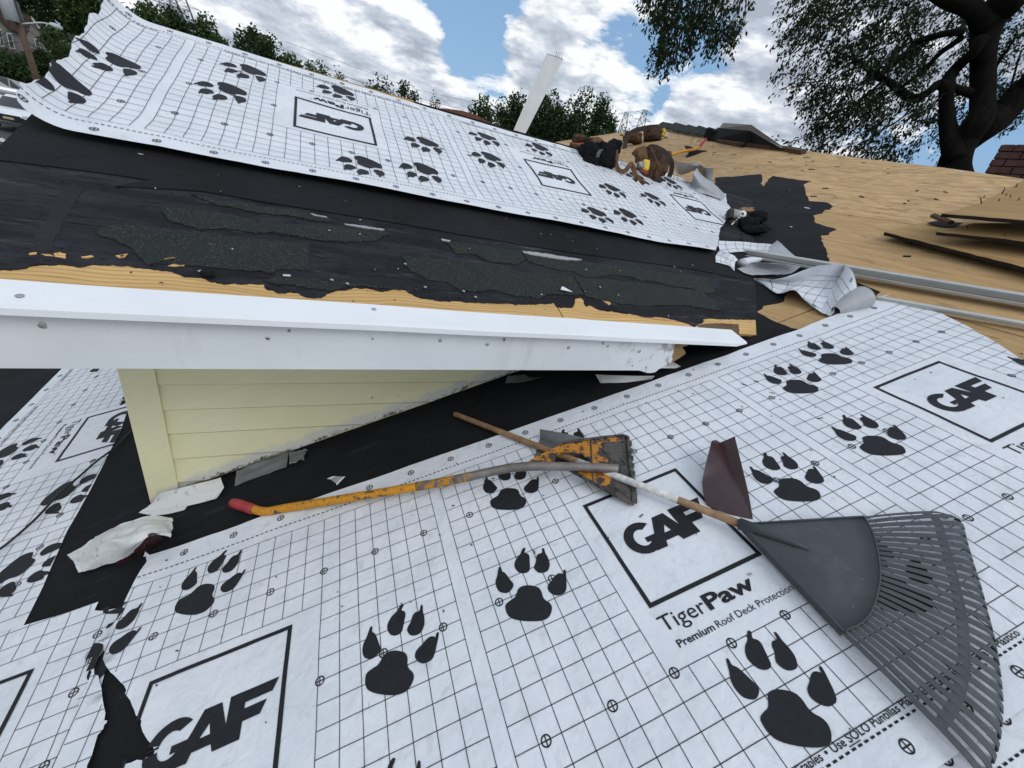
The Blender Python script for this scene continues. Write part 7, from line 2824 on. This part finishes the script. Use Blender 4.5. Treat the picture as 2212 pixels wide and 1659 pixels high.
# ------------------------------------------------------------------ cars in the street
def car(label, pos, heading, paint, scale=1.0):
    z_ = ground_z(pos.x, pos.y) + .05
    f_ = V((math.cos(heading), math.sin(heading), 0)) * scale
    s_ = V((-math.sin(heading), math.cos(heading), 0)) * scale
    u_ = V((0, 0, 1)) * scale
    o = V((pos.x, pos.y, z_))
    root = thing('parked_car', label, 'car', o, 'cars in the street')

    def P(x, y, z):
        return o + f_ * x + s_ * y + u_ * z
    st = [(2.28, .62, .32, .62), (2.20, .80, .22, .70), (1.9, .88, .18, .80), (1.3, .90, .18, .90), (.95, .90, .18, .94), (-.2, .91, .18, .95), (-1.4, .90, .18, .97), (-1.95, .88, .20, .98), (-2.2, .82, .26, .94), (-2.28, .66, .36, .80)]
    vs_, fc = [], []
    for x, w_, z0_, z1_ in st:
        vs_ += [P(x, -w_ * .94, z0_), P(x, -w_, lerp(z0_, z1_, .45)), P(x, -w_ * .95, z1_ - .05), P(x, -w_ * .82, z1_), P(x, w_ * .82, z1_), P(x, w_ * .95, z1_ - .05), P(x, w_, lerp(z0_, z1_, .45)), P(x, w_ * .94, z0_)]
    n = 8
    for i in range(len(st) - 1):
        for k in range(n):
            fc.append((i * n + k, (i + 1) * n + k, (i + 1) * n + (k + 1) % n, i * n + (k + 1) % n))
    fc += [tuple(reversed(range(n))), tuple((len(st) - 1) * n + k for k in range(n))]
    fc = [tuple(reversed(q)) for q in fc]
    obj('body', vs_, fc, paint, root, smooth=True)
    cab = [(1.05, .74, .90), (.35, .62, 1.36), (-.2, .62, 1.45), (-1.1, .60, 1.41), (-1.85, .70, .96)]
    vs_, fc = [], []
    for x, w_, z in cab:
        vs_ += [P(x, -w_ - (.10 if z > 1 else 0) * .3, z), P(x, w_ + (.10 if z > 1 else 0) * .3, z), P(x, .80, .90), P(x, -.80, .90)]
    for i in range(len(cab) - 1):
        for k in range(4):
            fc.append((i * 4 + k, i * 4 + (k + 1) % 4, (i + 1) * 4 + (k + 1) % 4, (i + 1) * 4 + k))
    obj('glasshouse', vs_, fc, M['glass'], root)
    mb = MB()
    mb.prism([P(.30, -.60, 1.37), P(.30, .60, 1.37), P(-.2, .63, 1.452), P(-1.12, .60, 1.418), P(-1.12, -.60, 1.418), P(-.2, -.63, 1.452)], u_ * .02)
    mb.build('roof', paint, root)
    for sd in (-1, 1):
        for (xa, za), (xb, zb_) in (((1.02, .90), (.33, 1.38)), ((-.25, .92), (-.22, 1.44)), ((-1.82, .96), (-1.1, 1.42))):
            mb = MB(); mb.tube([P(xa, sd * .79, za), P(xb, sd * .655, zb_)], .035 * scale, 6); mb.build('pillar', paint, root)
        for x in (1.38, -1.35):
            c = P(x, sd * .82, .32)
            mb = MB()
            mb.tube([c - s_ * sd * .12, c + s_ * sd * .085, c + s_ * sd * .10], [.33 * scale, .33 * scale, .27 * scale], 18)
            w_ = mb.build('wheel', M['rubber'], root, smooth=False)
            mb = MB(); mb.tube([c + s_ * sd * .09, c + s_ * sd * .115], [.21 * scale, .19 * scale], 12); mb.build('rim', M['paint_silver'], w_)
        mb = MB(); mb.blob(P(2.13, sd * .62, .66), f_ * .14, s_ * .20, u_ * .07, e=.7); mb.build('headlight', M['lamp_grey'], root, smooth=True)
        mb = MB(); mb.blob(P(-2.2, sd * .66, .82), f_ * .09, s_ * .16, u_ * .08, e=.7); mb.build('tail_light', M['red_grip'], root, smooth=True)
        mb = MB(); mb.blob(P(.75, sd * .98, .98), f_ * .08, s_ * .10, u_ * .06, e=.7); mb.build('mirror', paint, root, smooth=True)
    mb = MB(); mb.prism([P(2.262, -.42, .66), P(2.262, .42, .66), P(2.25, .26, .40), P(2.25, -.26, .40)], f_ * .03); g_ = mb.build('grille', M['car_black'], root)
    mb = MB(); mb.prism([P(2.22, -.74, .34), P(2.22, .74, .34), P(2.22, .60, .24), P(2.22, -.60, .24)], f_ * .05); mb.build('bumper_intake', M['car_black'], root)
    mb = MB(); mb.prism([P(2.29, -.18, .56), P(2.29, .18, .56), P(2.285, .18, .47), P(2.285, -.18, .47)], f_ * .02); mb.build('number_plate', M['plate_cream'], root)
    return root


wp = at(66, 270, 36.0)
az = math.atan2(-wp.y, -wp.x)
car('white sedan facing the viewer, half hidden by the curled membrane', wp, az - .30, M['paint_white'])
sp1 = at(42, 222, 51)
car('silver grey car parked sideways in front of the hedge', sp1, math.atan2(sp1.y, sp1.x) - math.pi / 2, M['paint_silver'])
sp2 = at(88, 218, 57)
car('dark car behind the silver one, only its roof showing by the pole', sp2, math.atan2(sp2.y, sp2.x) - math.pi / 2, M['paint_dark'])
sp3 = at(-6, 346, 25)
car('white car at the left edge below the sedan, mostly out of view', sp3, math.atan2(sp3.y, sp3.x) - math.pi / 2 + .1, M['paint_white'])
# ------------------------------------------------------------------ tidy
for o in bpy.data.objects:
    if '_o' in o:
        del o['_o']
